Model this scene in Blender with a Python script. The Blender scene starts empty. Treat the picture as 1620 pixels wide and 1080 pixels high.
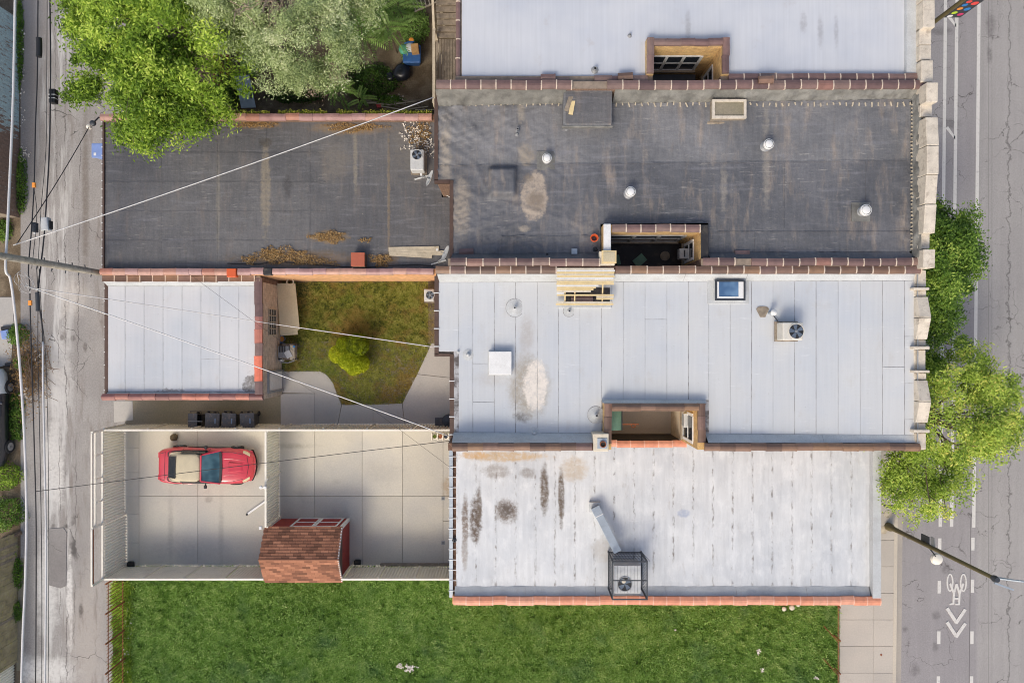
import bpy, math, random
import numpy as np
from mathutils import Vector, Matrix, noise as mnoise

# ------------------------------------------------------------------ camera, sky, sun, exposure
S = bpy.context.scene
H, F = 34.8, 1080.0                      # flying height in metres, focal length in photo pixels
cam_d = bpy.data.cameras.new('camera'); cam = bpy.data.objects.new('camera', cam_d)
S.collection.objects.link(cam); S.camera = cam
cam.location = (0, 0, H); cam.rotation_euler = (0, 0, 0)
cam_d.sensor_width = 36; cam_d.lens = 24; cam_d.clip_end = 500
SUN_EL, SUN_DIR = math.radians(44), Vector((-0.42, -0.91, 0)).normalized()
w = bpy.data.worlds.new('World'); S.world = w; w.use_nodes = True
wn = w.node_tree; sky = wn.nodes.new('ShaderNodeTexSky'); sky.sky_type = 'NISHITA'
sky.sun_disc = False; sky.sun_elevation = SUN_EL
sky.sun_rotation = math.atan2(SUN_DIR.x, SUN_DIR.y) % (2 * math.pi)
sky.air_density = 1.0; sky.dust_density = 4.5; sky.ozone_density = 0.3
wn.nodes['Background'].inputs['Strength'].default_value = 0.142
wn.links.new(sky.outputs[0], wn.nodes['Background'].inputs['Color'])
sl = bpy.data.lights.new('sun', 'SUN'); sun = bpy.data.objects.new('sun', sl); S.collection.objects.link(sun)
sl.energy = 0.7; sl.angle = math.radians(15); sl.color = (1.0, 0.985, 0.84)
ld = -Vector((SUN_DIR.x * math.cos(SUN_EL), SUN_DIR.y * math.cos(SUN_EL), math.sin(SUN_EL)))
sun.rotation_euler = ld.to_track_quat('-Z', 'Y').to_euler(); sun.location = (-20, -40, 60)
S.cycles.filter_width = 1.0
S.view_settings.view_transform = 'Standard'; S.view_settings.look = 'None'
S.view_settings.gamma = 1.0; S.view_settings.use_curve_mapping = False
S.view_settings.exposure = 0.44

# ------------------------------------------------------------------ helpers
COL = S.collection
RNG = np.random.default_rng(7); random.seed(7)
def X(px, z=0): return (px - 810) / F * (H - z)
def Y(py, z=0): return (540 - py) / F * (H - z)
def W(px, py, z=0): return Vector((X(px, z), Y(py, z), z))
def wl(o):
    v = Vector((0, 0, 0))
    while o: v = v + o.location; o = o.parent
    return v
def tag(o, label=None, cat=None, group=None, kind=None):
    if label: o['label'] = label
    if cat: o['category'] = cat
    if group: o['group'] = group
    if kind: o['kind'] = kind
    return o
def thing(name, loc, label, cat, group=None, rz=0):
    o = bpy.data.objects.new(name, None); COL.objects.link(o); o.location = loc; o.rotation_euler.z = rz
    o.empty_display_size = 0.2
    return tag(o, label, cat, group)
def link(name, me, parent=None, at=None, rz=0, kind=None, local=False):
    o = bpy.data.objects.new(name, me); COL.objects.link(o)
    o.parent = parent
    at = Vector(at) if at is not None else Vector((0, 0, 0))
    o.location = at if (local or parent is None) else at - wl(parent)
    o.rotation_euler.z = rz
    if kind: o['kind'] = kind
    return o
class MB:
    def __init__(s): s.v = []; s.f = []; s.mi = []
    def add(s, vs, fs, mi=0):
        n = len(s.v); s.v += [tuple(v) for v in vs]
        s.f += [tuple(i + n for i in f) for f in fs]; s.mi += [mi] * len(fs); return s
    def box(s, x0, x1, y0, y1, z0, z1, mi=0, ztop=None):
        zt = [z1] * 4 if ztop is None else ztop
        return s.add([(x0, y0, z0), (x1, y0, z0), (x1, y1, z0), (x0, y1, z0), (x0, y0, zt[0]), (x1, y0, zt[1]), (x1, y1, zt[2]), (x0, y1, zt[3])],
                     [(3, 2, 1, 0), (4, 5, 6, 7), (0, 1, 5, 4), (1, 2, 6, 5), (2, 3, 7, 6), (3, 0, 4, 7)], mi)
    def obox(s, c, size, M=None, mi=0):
        a, b, d = size[0] / 2, size[1] / 2, size[2] / 2; M = M or Matrix(); c = Vector(c)
        vs = [c + (M.to_3x3() @ Vector(q)) for q in [(-a, -b, -d), (a, -b, -d), (a, b, -d), (-a, b, -d), (-a, -b, d), (a, -b, d), (a, b, d), (-a, b, d)]]
        return s.add(vs, [(3, 2, 1, 0), (4, 5, 6, 7), (0, 1, 5, 4), (1, 2, 6, 5), (2, 3, 7, 6), (3, 0, 4, 7)], mi)
    def bar(s, p, q, wdt, hgt=None, mi=0):
        p, q = Vector(p), Vector(q); d = q - p
        return s.obox((p + q) / 2, (d.length, wdt, hgt or wdt), d.to_track_quat('X', 'Z').to_matrix().to_4x4(), mi)
    def tube(s, pts, r, n=6, r2=None, mi=0, cap=True):
        pts = [Vector(p) for p in pts]; m = len(pts); r2 = r if r2 is None else r2; vs = []; fs = []
        for i, p in enumerate(pts):
            t = (pts[min(i + 1, m - 1)] - pts[max(i - 1, 0)])
            if t.length < 1e-9: t = Vector((0, 0, 1))
            q = t.to_track_quat('Z', 'Y'); rr = r + (r2 - r) * i / max(1, m - 1)
            for k in range(n):
                a = 2 * math.pi * k / n; vs.append(p + q @ Vector((rr * math.cos(a), rr * math.sin(a), 0)))
        for i in range(m - 1):
            for k in range(n):
                a, b = i * n + k, i * n + (k + 1) % n; fs.append((a, b, b + n, a + n))
        if cap: fs.append(tuple(reversed(range(n)))); fs.append(tuple(range((m - 1) * n, m * n)))
        return s.add(vs, fs, mi)
    def lathe(s, c, prof, n=16, mi=0, cap=True, M=None):
        c = Vector(c); M = M.to_3x3() if M else Matrix.Identity(3); vs = []; fs = []
        for r, z in prof:
            for k in range(n):
                a = 2 * math.pi * k / n; vs.append(c + M @ Vector((r * math.cos(a), r * math.sin(a), z)))
        for i in range(len(prof) - 1):
            for k in range(n):
                a, b = i * n + k, i * n + (k + 1) % n; fs.append((a, b, b + n, a + n))
        if cap: fs.append(tuple(reversed(range(n)))); fs.append(tuple(range((len(prof) - 1) * n, len(prof) * n)))
        return s.add(vs, fs, mi)
    def prism(s, poly, z0, z1, mi=0):
        n = len(poly); a = sum(poly[i][0] * poly[(i + 1) % n][1] - poly[(i + 1) % n][0] * poly[i][1] for i in range(n))
        if a < 0: poly = list(reversed(poly))
        vs = [(p[0], p[1], z0) for p in poly] + [(p[0], p[1], z1) for p in poly]
        fs = [tuple(reversed(range(n))), tuple(range(n, 2 * n))] + [(i, (i + 1) % n, n + (i + 1) % n, n + i) for i in range(n)]
        return s.add(vs, fs, mi)
    def loft(s, rings, mi=0, cap=True, closed=True):
        n = len(rings[0]); vs = [p for r in rings for p in r]; fs = []
        for i in range(len(rings) - 1):
            for k in range(n if closed else n - 1):
                a, b = i * n + k, i * n + (k + 1) % n; fs.append((a, b, b + n, a + n))
        if cap and closed: fs.append(tuple(reversed(range(n)))); fs.append(tuple(range((len(rings) - 1) * n, len(rings) * n)))
        return s.add(vs, fs, mi)
    def mesh(s, name, mats):
        me = bpy.data.meshes.new(name); me.from_pydata(s.v, [], s.f)
        for m in (mats if isinstance(mats, (list, tuple)) else [mats]): me.materials.append(m)
        if any(s.mi): me.polygons.foreach_set('material_index', s.mi)
        me.update(); return me
    def build(s, name, mats, parent=None, at=None, rz=0, smooth=0, bevel=0, kind=None, local=False):
        me = s.mesh(name, mats)
        o = link(name, me, parent, at, rz, kind, local)
        if smooth:
            me.polygons.foreach_set('use_smooth', [True] * len(me.polygons))
            if smooth != 1:
                me.set_sharp_from_angle(angle=math.radians(smooth))
        if bevel:
            m = o.modifiers.new('bevel', 'BEVEL'); m.width = bevel; m.segments = 2; m.limit_method = 'ANGLE'
        return o
def struct(o): o['kind'] = 'structure'; return o
def npmesh(name, verts, nper, mat, parent=None, attr=None, kind=None, at=None, smooth=False):
    """many identical n-gons from a flat numpy array (faces of nper vertices each)"""
    nv = len(verts); nf = nv // nper
    me = bpy.data.meshes.new(name); me.vertices.add(nv); me.vertices.foreach_set('co', verts.astype(np.float32).ravel())
    me.loops.add(nv); me.loops.foreach_set('vertex_index', np.arange(nv, dtype=np.int32))
    me.polygons.add(nf); me.polygons.foreach_set('loop_start', np.arange(0, nv, nper, dtype=np.int32))
    me.update(calc_edges=True)
    if attr is not None:
        a = me.attributes.new('tint', 'FLOAT', 'POINT'); a.data.foreach_set('value', np.repeat(attr, nper).astype(np.float32))
    me.materials.append(mat); me.validate()
    return link(name, me, parent, at, 0, kind)
def gridmesh(name, x0, x1, y0, y1, step, inside, zf, mat, parent):
    nx, ny = max(2, int((x1 - x0) / step) + 1), max(2, int((y1 - y0) / step) + 1)
    xs, ys = np.linspace(x0, x1, nx), np.linspace(y0, y1, ny)
    vs = [(x, y, zf(x, y)) for y in ys for x in xs]; fs = []
    for j in range(ny - 1):
        for i in range(nx - 1):
            if inside((xs[i] + xs[i + 1]) / 2, (ys[j] + ys[j + 1]) / 2):
                a = j * nx + i; fs.append((a, a + 1, a + nx + 1, a + nx))
    used = sorted({i for f in fs for i in f}); mp = {u: k for k, u in enumerate(used)}
    b = MB(); b.add([vs[u] for u in used], [tuple(mp[i] for i in f) for f in fs])
    return b.build(name, mat, parent, smooth=1)
def inpoly(px, py, poly):
    r = np.zeros(len(px), bool); n = len(poly)
    for i in range(n):
        (x1, y1), (x2, y2) = poly[i], poly[(i + 1) % n]
        c = ((y1 > py) != (y2 > py)) & (px < (x2 - x1) * (py - y1) / (y2 - y1 + 1e-12) + x1); r ^= c
    return r
def fbm(x, y, z=0, o=3): return mnoise.fractal(Vector((x, y, z)), 1.0, 2.0, o)

# ------------------------------------------------------------------ materials
def C(r, g, b, k=1.0):
    f = lambda v: ((v / 255 + 0.055) / 1.055) ** 2.4 if v > 10 else v / 255 / 12.92
    return (f(r) * k, f(g) * k, f(b) * k, 1)
class T:
    def __init__(s, name):
        s.mat = bpy.data.materials.new(name); s.mat.use_nodes = True; s.nt = s.mat.node_tree
        s.b = s.nt.nodes['Principled BSDF']; s._pos = None
    def new(s, t, **kw):
        n = s.nt.nodes.new(t)
        for k, v in kw.items(): setattr(n, k, v)
        return n
    def put(s, sock, v):
        if isinstance(v, bpy.types.NodeSocket): s.nt.links.new(v, sock)
        elif v is not None:
            if sock.type == 'RGBA' and not isinstance(v, (tuple, list)): v = (v, v, v, 1)
            sock.default_value = v
    @property
    def pos(s):
        if s._pos is None: s._pos = s.new('ShaderNodeNewGeometry').outputs['Position']
        return s._pos
    def rnd(s): return s.new('ShaderNodeObjectInfo').outputs['Random']
    def attr(s, a='tint'): return s.new('ShaderNodeAttribute', attribute_name=a).outputs['Fac']
    def vmul(s, v, k):
        n = s.new('ShaderNodeVectorMath', operation='MULTIPLY'); s.put(n.inputs[0], v); s.put(n.inputs[1], k); return n.outputs[0]
    def vadd(s, v, k):
        n = s.new('ShaderNodeVectorMath', operation='ADD'); s.put(n.inputs[0], v); s.put(n.inputs[1], k); return n.outputs[0]
    def noise(s, scale, detail=4, rough=0.55, sv=None, dist=0.0, off=None, vec=None):
        v = vec if vec is not None else s.pos
        if sv: v = s.vmul(v, sv)
        if off: v = s.vadd(v, off)
        n = s.new('ShaderNodeTexNoise'); s.put(n.inputs['Vector'], v)
        n.inputs['Scale'].default_value = scale; n.inputs['Detail'].default_value = detail
        n.inputs['Roughness'].default_value = rough; n.inputs['Distortion'].default_value = dist
        return n.outputs['Fac']
    def voro(s, scale, feature='DISTANCE_TO_EDGE', sv=None, warp=0, out='Distance'):
        v = s.pos
        if sv: v = s.vmul(v, sv)
        if warp:
            n = s.new('ShaderNodeTexNoise'); s.put(n.inputs['Vector'], s.pos); n.inputs['Scale'].default_value = 1.3; n.inputs['Detail'].default_value = 5
            v = s.vadd(v, s.vmul(n.outputs['Color'], (warp, warp, 0)))
        n = s.new('ShaderNodeTexVoronoi', feature=feature); s.put(n.inputs['Vector'], v); n.inputs['Scale'].default_value = scale
        return n.outputs[out]
    def m(s, op, a, b=0.0, c=None, clamp=False):
        n = s.new('ShaderNodeMath', operation=op, use_clamp=clamp); s.put(n.inputs[0], a); s.put(n.inputs[1], b)
        if c is not None: s.put(n.inputs[2], c)
        return n.outputs[0]
    def step(s, v, a, b):
        n = s.new('ShaderNodeMapRange', interpolation_type='SMOOTHSTEP'); s.put(n.inputs[0], v)
        n.inputs[1].default_value = a; n.inputs[2].default_value = b; n.inputs[3].default_value = 0; n.inputs[4].default_value = 1
        if a > b: n.inputs[1].default_value = b; n.inputs[2].default_value = a; n.inputs[3].default_value = 1; n.inputs[4].default_value = 0
        return n.outputs[0]
    def ramp(s, fac, stops, interp='LINEAR'):
        n = s.new('ShaderNodeValToRGB'); s.put(n.inputs[0], fac); e = n.color_ramp.elements; n.color_ramp.interpolation = interp
        while len(e) < len(stops): e.new(0.5)
        for k, (p, c) in enumerate(stops):
            e[k].position = p; e[k].color = c if isinstance(c, tuple) else (c, c, c, 1)
        return n.outputs[0]
    def mix(s, fac, a, b, mode='MIX'):
        n = s.new('ShaderNodeMixRGB', blend_type=mode); s.put(n.inputs[0], fac); s.put(n.inputs[1], a); s.put(n.inputs[2], b); return n.outputs[0]
    def sep(s, axis):
        n = s.new('ShaderNodeSeparateXYZ'); s.put(n.inputs[0], s.pos); return n.outputs[axis]
    def blob(s, cx, cy, rx, ry, nscale=2.5, namt=0.6, soft=0.15):
        v = s.vmul(s.vadd(s.pos, (-cx, -cy, 0)), (1 / rx, 1 / ry, 0))
        n = s.new('ShaderNodeVectorMath', operation='LENGTH'); s.put(n.inputs[0], v)
        ca = s.__dict__.setdefault('cache', {}); k = min((1.2, 2.2, 3.6), key=lambda q: abs(q - nscale))
        def once(key, f):
            if key not in ca: ca[key] = f()
            return ca[key]
        big = once(('b', k), lambda: s.m('SUBTRACT', s.noise(k, 6, .68, off=(k * 7, 3, 0)), 0.5))
        fine = once('f', lambda: s.m('MULTIPLY', s.m('SUBTRACT', s.noise(9, 4, .7), 0.5), .5))
        mott = once('m', lambda: s.step(s.noise(6, 5, .7, off=(1, 5, 2)), .12, .62))
        d = s.m('ADD', s.m('MULTIPLY_ADD', big, namt * 3.2, n.outputs['Value']), fine)
        return s.m('MULTIPLY', s.step(d, 1 + soft * 1.6, 1 - soft * 1.6), mott)
    def out(s, col, rough=0.8, metal=0.0, bump=None, bs=0.3, bd=0.02, spec=None):
        s.put(s.b.inputs['Base Color'], col); s.put(s.b.inputs['Roughness'], rough); s.put(s.b.inputs['Metallic'], metal)
        if spec is not None: s.b.inputs['Specular IOR Level'].default_value = spec
        if bump is not None:
            n = s.new('ShaderNodeBump'); s.put(n.inputs['Height'], bump); n.inputs['Strength'].default_value = bs; n.inputs['Distance'].default_value = bd
            s.nt.links.new(n.outputs[0], s.b.inputs['Normal'])
        return s.mat
def simple(name, col, rough=0.7, metal=0.0, var=0.25, scale=3.0, dirt=None, damt=0.4, fine=0.12):
    t = T(name); n = t.noise(scale, 5); c = t.mix(1.0, col, t.ramp(n, [(0.25, 1 - var), (0.75, 1 + var * 0.5)]), 'MULTIPLY')
    f = t.noise(scale * 14, 3); c = t.mix(1.0, c, t.ramp(f, [(0.3, 1 - fine), (0.7, 1 + fine * .6)]), 'MULTIPLY')
    if dirt: c = t.mix(t.m('MULTIPLY', t.step(t.noise(scale * 1.7, 6, .65, off=(7, 3, 1)), 0.5, 0.72), damt), c, dirt)
    return t.out(c, rough, metal, f, 0.15, 0.01)
M = {}
def mats():
    # --- white roll roofing of the middle building and the garage
    def white_roof(name, base, blobs=()):
        t = T(name)
        big = t.noise(0.35, 4); c = t.mix(t.step(big, .35, .7), base, C(187, 192, 198))
        st = t.noise(1.0, 5, .6, sv=(9, .35, 1)); c = t.mix(1, c, t.ramp(st, [(.3, .965), (.7, 1.02)]), 'MULTIPLY')
        r = t.rnd(); c = t.mix(1, c, t.ramp(r, [(0, .98), (1, 1.012)]), 'MULTIPLY')
        d = t.noise(1.4, 6, .65, sv=(1, .6, 1), off=(3, 9, 0)); c = t.mix(t.m('MULTIPLY', t.step(d, .56, .78), .35), c, C(178, 172, 164))
        sp = t.noise(12, 5, .75); c = t.mix(t.m('MULTIPLY', t.step(sp, .64, .70), .35), c, C(120, 112, 105))
        sc = t.noise(1, 6, .75, sv=(1.2, 16, 1), off=(2, 2, 0)); c = t.mix(t.m('MULTIPLY', t.m('MULTIPLY', t.step(sc, .60, .66), t.step(t.noise(.7, 3, off=(4, 4, 1)), .45, .6)), .5), c, C(226, 227, 228))
        for (m, col, a) in [(t.blob(*b[0]), b[1], b[2]) for b in blobs]: c = t.mix(t.m('MULTIPLY', m, a), c, col)
        return t.out(c, .55, 0, t.m('ADD', t.noise(2.2, 3, sv=(.6, 2, 1)), t.m('MULTIPLY', t.noise(30, 3), .3)), .28, .02)
    z = 6.35
    M['white_roof'] = white_roof('white_roll_roofing', C(196, 198, 199), [
        ((X(836, z), Y(615, z), .75, 1.25, 1.6, .35, .25), C(150, 138, 118), .75),
        ((X(847, z), Y(610, z), .48, 1.0, 2.2, .4, .12), C(226, 218, 208), .9),
        ((X(826, z), Y(660, z), .33, .2, 4, .5, .3), C(105, 102, 100), .8),
        ((X(833, z), Y(530, z), .28, .75, 2, .4, .4), C(165, 158, 152), .6),
        ((X(779, z), Y(600, z), .6, .25, 3, .5, .5), C(170, 165, 160), .45)])
    M['garage_roof'] = white_roof('garage_roll_roofing', C(200, 201, 203), [
        ((X(400, 2.6), Y(608, 2.6), .5, .45, 7, .9, .1), C(70, 58, 48), .75),
        ((X(270, 2.6), Y(620, 2.6), .6, .16, 7, .9, .1), C(90, 80, 75), .6)])
    t = T('coated_white_roof')
    c = t.mix(t.step(t.noise(.3, 4), .35, .7), C(197, 200, 205), C(184, 189, 198))
    c = t.mix(1, c, t.ramp(t.noise(1, 6, .65, sv=(7, .22, 1)), [(.3, .94), (.72, 1.04)]), 'MULTIPLY')
    c = t.mix(t.m('MULTIPLY', t.step(t.noise(.9, 6, .7, off=(4, 1, 0)), .58, .8), .4), c, C(165, 155, 150))
    c = t.mix(t.m('MULTIPLY', t.step(t.noise(5, 5, .7, off=(2, 8, 0)), .73, .78), .8), c, C(95, 90, 92))
    for q in [(1088, 45, .1, .6), (1297, 52, .1, .55), (1322, 52, .08, .5), (1270, 38, .12, .35)]:
        c = t.mix(t.m('MULTIPLY', t.blob(X(q[0], 6.9), Y(q[1], 6.9), q[2], q[3], 4, .6, .4), .5), c, C(140, 138, 142))
    M['coated_roof'] = t.out(c, .55, 0, t.noise(2, 4, sv=(3, .5, 1)), .2, .02)
    # --- silver roof of the low building
    t = T('silver_coated_roof')
    c = t.mix(t.step(t.noise(.4, 5), .3, .7), C(211, 213, 214), C(194, 198, 202))
    c = t.mix(1, c, t.ramp(t.noise(1, 6, .65, sv=(5, .5, 1)), [(.28, .87), (.7, 1.05)]), 'MULTIPLY')
    x = t.sep('X'); fr = t.m('FRACT', t.m('ADD', t.m('DIVIDE', t.m('ADD', x, t.m('MULTIPLY', t.noise(.8, 2), .08)), .9), 100.28))
    edge = t.step(t.m('ABSOLUTE', t.m('SUBTRACT', fr, .5)), .09, .02)
    sd = t.m('MULTIPLY', edge, t.step(t.noise(2.2, 6, .75, sv=(2.5, 1, 1)), .47, .66))
    c = t.mix(t.m('MULTIPLY', sd, .9), c, C(112, 104, 97))
    c = t.mix(t.m('MULTIPLY', t.step(t.noise(1.6, 7, .75, sv=(1.4, .7, 1), off=(5, 5, 0)), .46, .72), .5), c, C(230, 231, 231))
    c = t.mix(t.m('MULTIPLY', t.step(t.noise(1, 6, .75, sv=(1.5, 9, 1), off=(8, 3, 0)), .58, .72), .3), c, C(234, 234, 234))
    c = t.mix(t.m('MULTIPLY', t.step(t.noise(1.5, 7, .75, sv=(2.4, .7, 1), off=(1, 7, 0)), .57, .76), .5), c, C(164, 158, 150))
    c = t.mix(t.m('MULTIPLY', t.step(t.noise(11, 5, .75), .64, .7), .5), c, C(120, 112, 104))
    z = 3.7
    for q in [(752, 823, .24, .85, C(88, 72, 58), .95), (736, 820, .13, .95, C(115, 100, 88), .85), (758, 800, .11, .7, C(95, 80, 66), .8),
              (801, 808, .42, .47, C(112, 100, 90), .9), (800, 806, .25, .28, C(78, 68, 60), .6), (861, 775, .17, .95, C(98, 84, 70), .9), (888, 785, .12, 1.15, C(98, 84, 70), .9),
              (735, 870, .12, .8, C(140, 130, 122), .7), (800, 722, 1.6, .2, C(190, 165, 130), .8), (750, 720, .5, .16, C(196, 160, 115), .7),
              (785, 745, .5, .3, C(140, 132, 124), .6), (835, 748, .3, .2, C(130, 122, 114), .6), (1082, 812, .25, .16, C(160, 170, 190), .7), (960, 870, .6, .5, C(176, 170, 162), .5),
              (908, 742, .5, .5, C(186, 172, 152), .7)]:
        c = t.mix(t.m('MULTIPLY', t.blob(X(q[0], z), Y(q[1], z), q[2] * 1.12, q[3] * 1.08, 3.5, .4, .22), min(1, q[5] * 1.15)), c, q[4])
    M['silver_roof'] = t.out(c, .5, 0, t.m('ADD', t.noise(1.6, 4, sv=(1.5, .8, 1)), t.m('MULTIPLY', sd, .5)), .35, .03)
    # --- black membrane
    def dark(name, base, dust, blobs=(), tan=.5):
        t = T(name)
        c = t.mix(t.step(t.noise(.28, 4), .35, .68), base, C(122, 122, 124) if tan > .4 else C(103, 102, 103))
        if tan > .4: c = t.mix(t.step(t.sep('Y'), Y(259.5, 6.4), Y(258, 6.4)), t.mix(1, c, C(224, 225, 229), 'MULTIPLY'), c)
        st = t.noise(1, 6, .62, sv=(2.6, .55, 1), off=(3, 3, 0)); c = t.mix(t.m('MULTIPLY', t.step(st, .5, .76), tan), c, dust)
        s2 = t.noise(1, 5, .6, sv=(.5, 5, 1), off=(9, 1, 0)); c = t.mix(t.m('MULTIPLY', t.step(s2, .52, .75), .4), c, C(136, 136, 142))
        c = t.mix(1, c, t.ramp(t.noise(1, 6, .65, sv=(8, .8, 1)), [(.3, .84), (.7, 1.1)]), 'MULTIPLY')
        c = t.mix(t.m('MULTIPLY', t.step(t.noise(7, 6, .75), .64, .72), .6), c, C(168, 160, 146))
        sc = t.noise(1, 6, .75, sv=(1.3, 12, 1), off=(6, 2, 0)); c = t.mix(t.m('MULTIPLY', t.m('MULTIPLY', t.step(sc, .57, .66), t.step(t.noise(.5, 4, off=(2, 4, 1)), .42, .62)), .5), c, C(172, 168, 162))
        c = t.mix(1, c, t.ramp(t.noise(9, 6, .75), [(.3, .86), (.7, 1.12)]), 'MULTIPLY')
        for (m, col, a) in [(t.blob(*b[0]), b[1], b[2]) for b in blobs]: c = t.mix(t.m('MULTIPLY', m, a), c, col)
        return t.out(c, t.ramp(st, [(.3, .45), (.7, .75)]), 0, t.m('ADD', t.noise(3, 4, dist=.5, sv=(1, 1.4, 1)), t.m('MULTIPLY', t.noise(25, 3), .3)), .5, .04)
    z = 6.2
    M['dark_roof'] = dark('black_roof_membrane', C(101, 102, 105), C(164, 148, 132), [
        ((X(845, z), Y(312, z), .58, .98, 1.5, .35, .1), C(172, 158, 142), .9),
        ((X(847, z), Y(318, z), .32, .35, 3, .7, .35), C(118, 106, 92), .8),
        ((X(836, z), Y(282, z), .18, .18, 5, .6, .3), C(128, 116, 102), .7),
        ((X(832, z), Y(245, z), .35, .45, 2.5, .5, .25), C(158, 146, 128), .7),
        ((X(830, z), Y(362, z), .22, .14, 4, .5, .2), C(170, 158, 142), .7),
        ((X(824, z), Y(178, z), .14, .5, 3, .6, .4), C(160, 150, 134), .6),
        ((X(705, z), Y(255, z), .2, 1.6, 2, .7, .4), C(168, 156, 138), .55),
        ((X(730, z), Y(330, z), .3, 1.2, 2, .7, .4), C(165, 152, 134), .6),
        ((X(1205, z), Y(250, z), .12, 1.9, 3, .9, .4), C(158, 150, 138), .5),
        ((X(1140, z), Y(300, z), .12, .9, 3, .9, .4), C(158, 150, 138), .5)])
    z = 3.0
    M['rear_roof'] = dark('grey_roof_membrane', C(87, 87, 90), C(136, 122, 112), [
        ((X(420, z), Y(300, z), .22, 2.0, 3.2, .55, .2), C(140, 130, 114), .8), ((X(562, z), Y(250, z), .09, 1.5, 3, .9, .3), C(142, 134, 120), .7),
        ((X(455, z), Y(295, z), .2, .55, 2, .5, .25), C(66, 64, 66), .7), ((X(420, z), Y(225, z), .3, .2, 3, .5, .2), C(72, 68, 64), .8),
        ((X(530, z), Y(255, z), .6, .8, 2, .7, .4), C(122, 115, 106), .6), ((X(345, z), Y(320, z), .08, 2.2, 3, .9, .4), C(132, 126, 116), .6),
        ((X(615, z), Y(310, z), .06, 3.2, 6, .8, .3), C(132, 118, 100), .8), ((X(530, z), Y(413, z), .5, .3, 3, .5, .2), C(128, 128, 136), .7),
        ((X(475, z), Y(410, z), 2.6, .35, 1.6, .5, .3), C(110, 88, 60), .8), ((X(610, z), Y(411, z), .5, .3, 3, .6, .3), C(112, 90, 62), .8),
        ((X(520, z), Y(375, z), .85, .28, 3, .5, .2), C(140, 116, 80), .8), ((X(405, z), Y(195, z), 1.0, .22, 3, .6, .3), C(142, 116, 80), .8), ((X(555, z), Y(203, z), 1.6, .25, 2, .5, .3), C(140, 116, 84), .8),
        ((X(650, z), Y(235, z), .9, 1.4, 2, .7, .4), C(112, 106, 98), .6)], tan=.35)
    M['tar'] = simple('black_tar', C(42, 41, 43), .6, 0, .4, 2, C(92, 84, 74), .5)
    # --- paving
    def alley_extra(t, c):
        xx = t.sep('X'); pale = t.m('MULTIPLY', t.step(t.noise(1, 7, .72, sv=(2.6, .22, 1), off=(3, 1, 0)), .46, .62), t.m('MULTIPLY', t.step(xx, X(50), X(75)), t.step(xx, X(125), X(100))))
        c = t.mix(t.m('MULTIPLY', pale, .8), c, C(202, 200, 196))
        dk = t.m('MULTIPLY', t.step(t.noise(1, 6, .7, sv=(2.2, .3, 1), off=(8, 6, 0)), .5, .66), t.step(xx, X(85), X(110))); c = t.mix(t.m('MULTIPLY', dk, .6), c, C(124, 114, 107))
        for lx, w_, sl_ in ((104, .022, .004), (123, .016, -.012), (92, .014, .01)):
            dd = t.m('ABSOLUTE', t.m('ADD', t.m('SUBTRACT', xx, X(lx)), t.m('ADD', t.m('MULTIPLY', t.sep('Y'), sl_), t.m('MULTIPLY', t.m('SUBTRACT', t.noise(.9, 5, .7), .5), .5))))
            c = t.mix(t.m('MULTIPLY', t.m('MULTIPLY', t.step(dd, w_ * 1.6, w_ * .6), t.step(t.noise(.4, 3, off=(lx, 0, 0)), .42, .52)), .65), c, C(78, 72, 70))
        return c
    def concrete(name, base, alt, cracks=0, stain=C(120, 112, 104), sa=.35, blobs=(), rnd=True, tex=.12):
        t = T(name); c = t.mix(t.step(t.noise(.33, 4), .35, .7), base, alt)
        c = t.mix(1, c, t.ramp(t.noise(14, 6, .78), [(.3, 1 - tex), (.7, 1 + tex * .7)]), 'MULTIPLY')
        if rnd: c = t.mix(1, c, t.ramp(t.rnd(), [(0, .93), (1, 1.04)]), 'MULTIPLY')
        c = t.mix(t.m('MULTIPLY', t.step(t.noise(1.1, 7, .7, off=(6, 2, 0)), .55, .8), sa), c, stain)
        for (m, col, a) in [(t.blob(*b[0]), b[1], b[2]) for b in blobs]: c = t.mix(t.m('MULTIPLY', m, a), c, col)
        h = t.noise(22, 4)
        if name == 'alley_pavement': c = alley_extra(t, c)
        if cracks:
            d = t.voro(cracks, warp=1.0); k = t.m('MULTIPLY', t.step(d, .008, .002), t.step(t.noise(.5, 3, off=(1, 1, 4)), .52, .6))
            c = t.mix(t.m('MULTIPLY', k, .75), c, C(62, 58, 56))
        return t.out(c, .9, 0, h, .25, .01)
    M['parking'] = concrete('parking_concrete', C(198, 192, 178), C(184, 180, 172), 0, C(150, 142, 130), .4,
        [((X(277, 0), Y(712, 0), .25, .6, 2, .5, .5), C(150, 136, 118), .5), ((X(708, 0), Y(770, 0), .25, .45, 3, .6, .4), C(150, 125, 95), .6),
         ((X(600, 0), Y(745, 0), 1.0, .5, 1.5, .6, .5), C(165, 160, 152), .5), ((X(455, 0), Y(705, 0), 1.1, .12, 3, .6, .5), C(150, 143, 130), .6), ((X(270), Y(830), .12, 1.5, 2, .6, .5), C(150, 144, 136), .5), ((X(350), Y(840), .12, 1.5, 2, .6, .5), C(150, 144, 136), .5), ((X(380), Y(745), .3, .25, 3.6, .6, .3), C(110, 102, 94), .5), ((X(330), Y(790), .2, .15, 3.6, .6, .3), C(110, 102, 94), .4), ((X(540), Y(830), .9, .7, 1.2, .6, .5), C(160, 157, 152), .6), ((X(480), Y(760), .3, 1.0, 2, .6, .5), C(162, 156, 146), .5), ((X(300), Y(870), 1.6, .5, 1.2, .6, .5), C(160, 156, 150), .6)])
    M['yard_concrete'] = concrete('yard_concrete', C(186, 181, 173), C(172, 169, 165), 0, C(130, 124, 116), .35)
    M['sidewalk'] = concrete('sidewalk_concrete', C(187, 179, 168), C(178, 171, 162), 0, C(140, 130, 120), .3)
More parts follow.
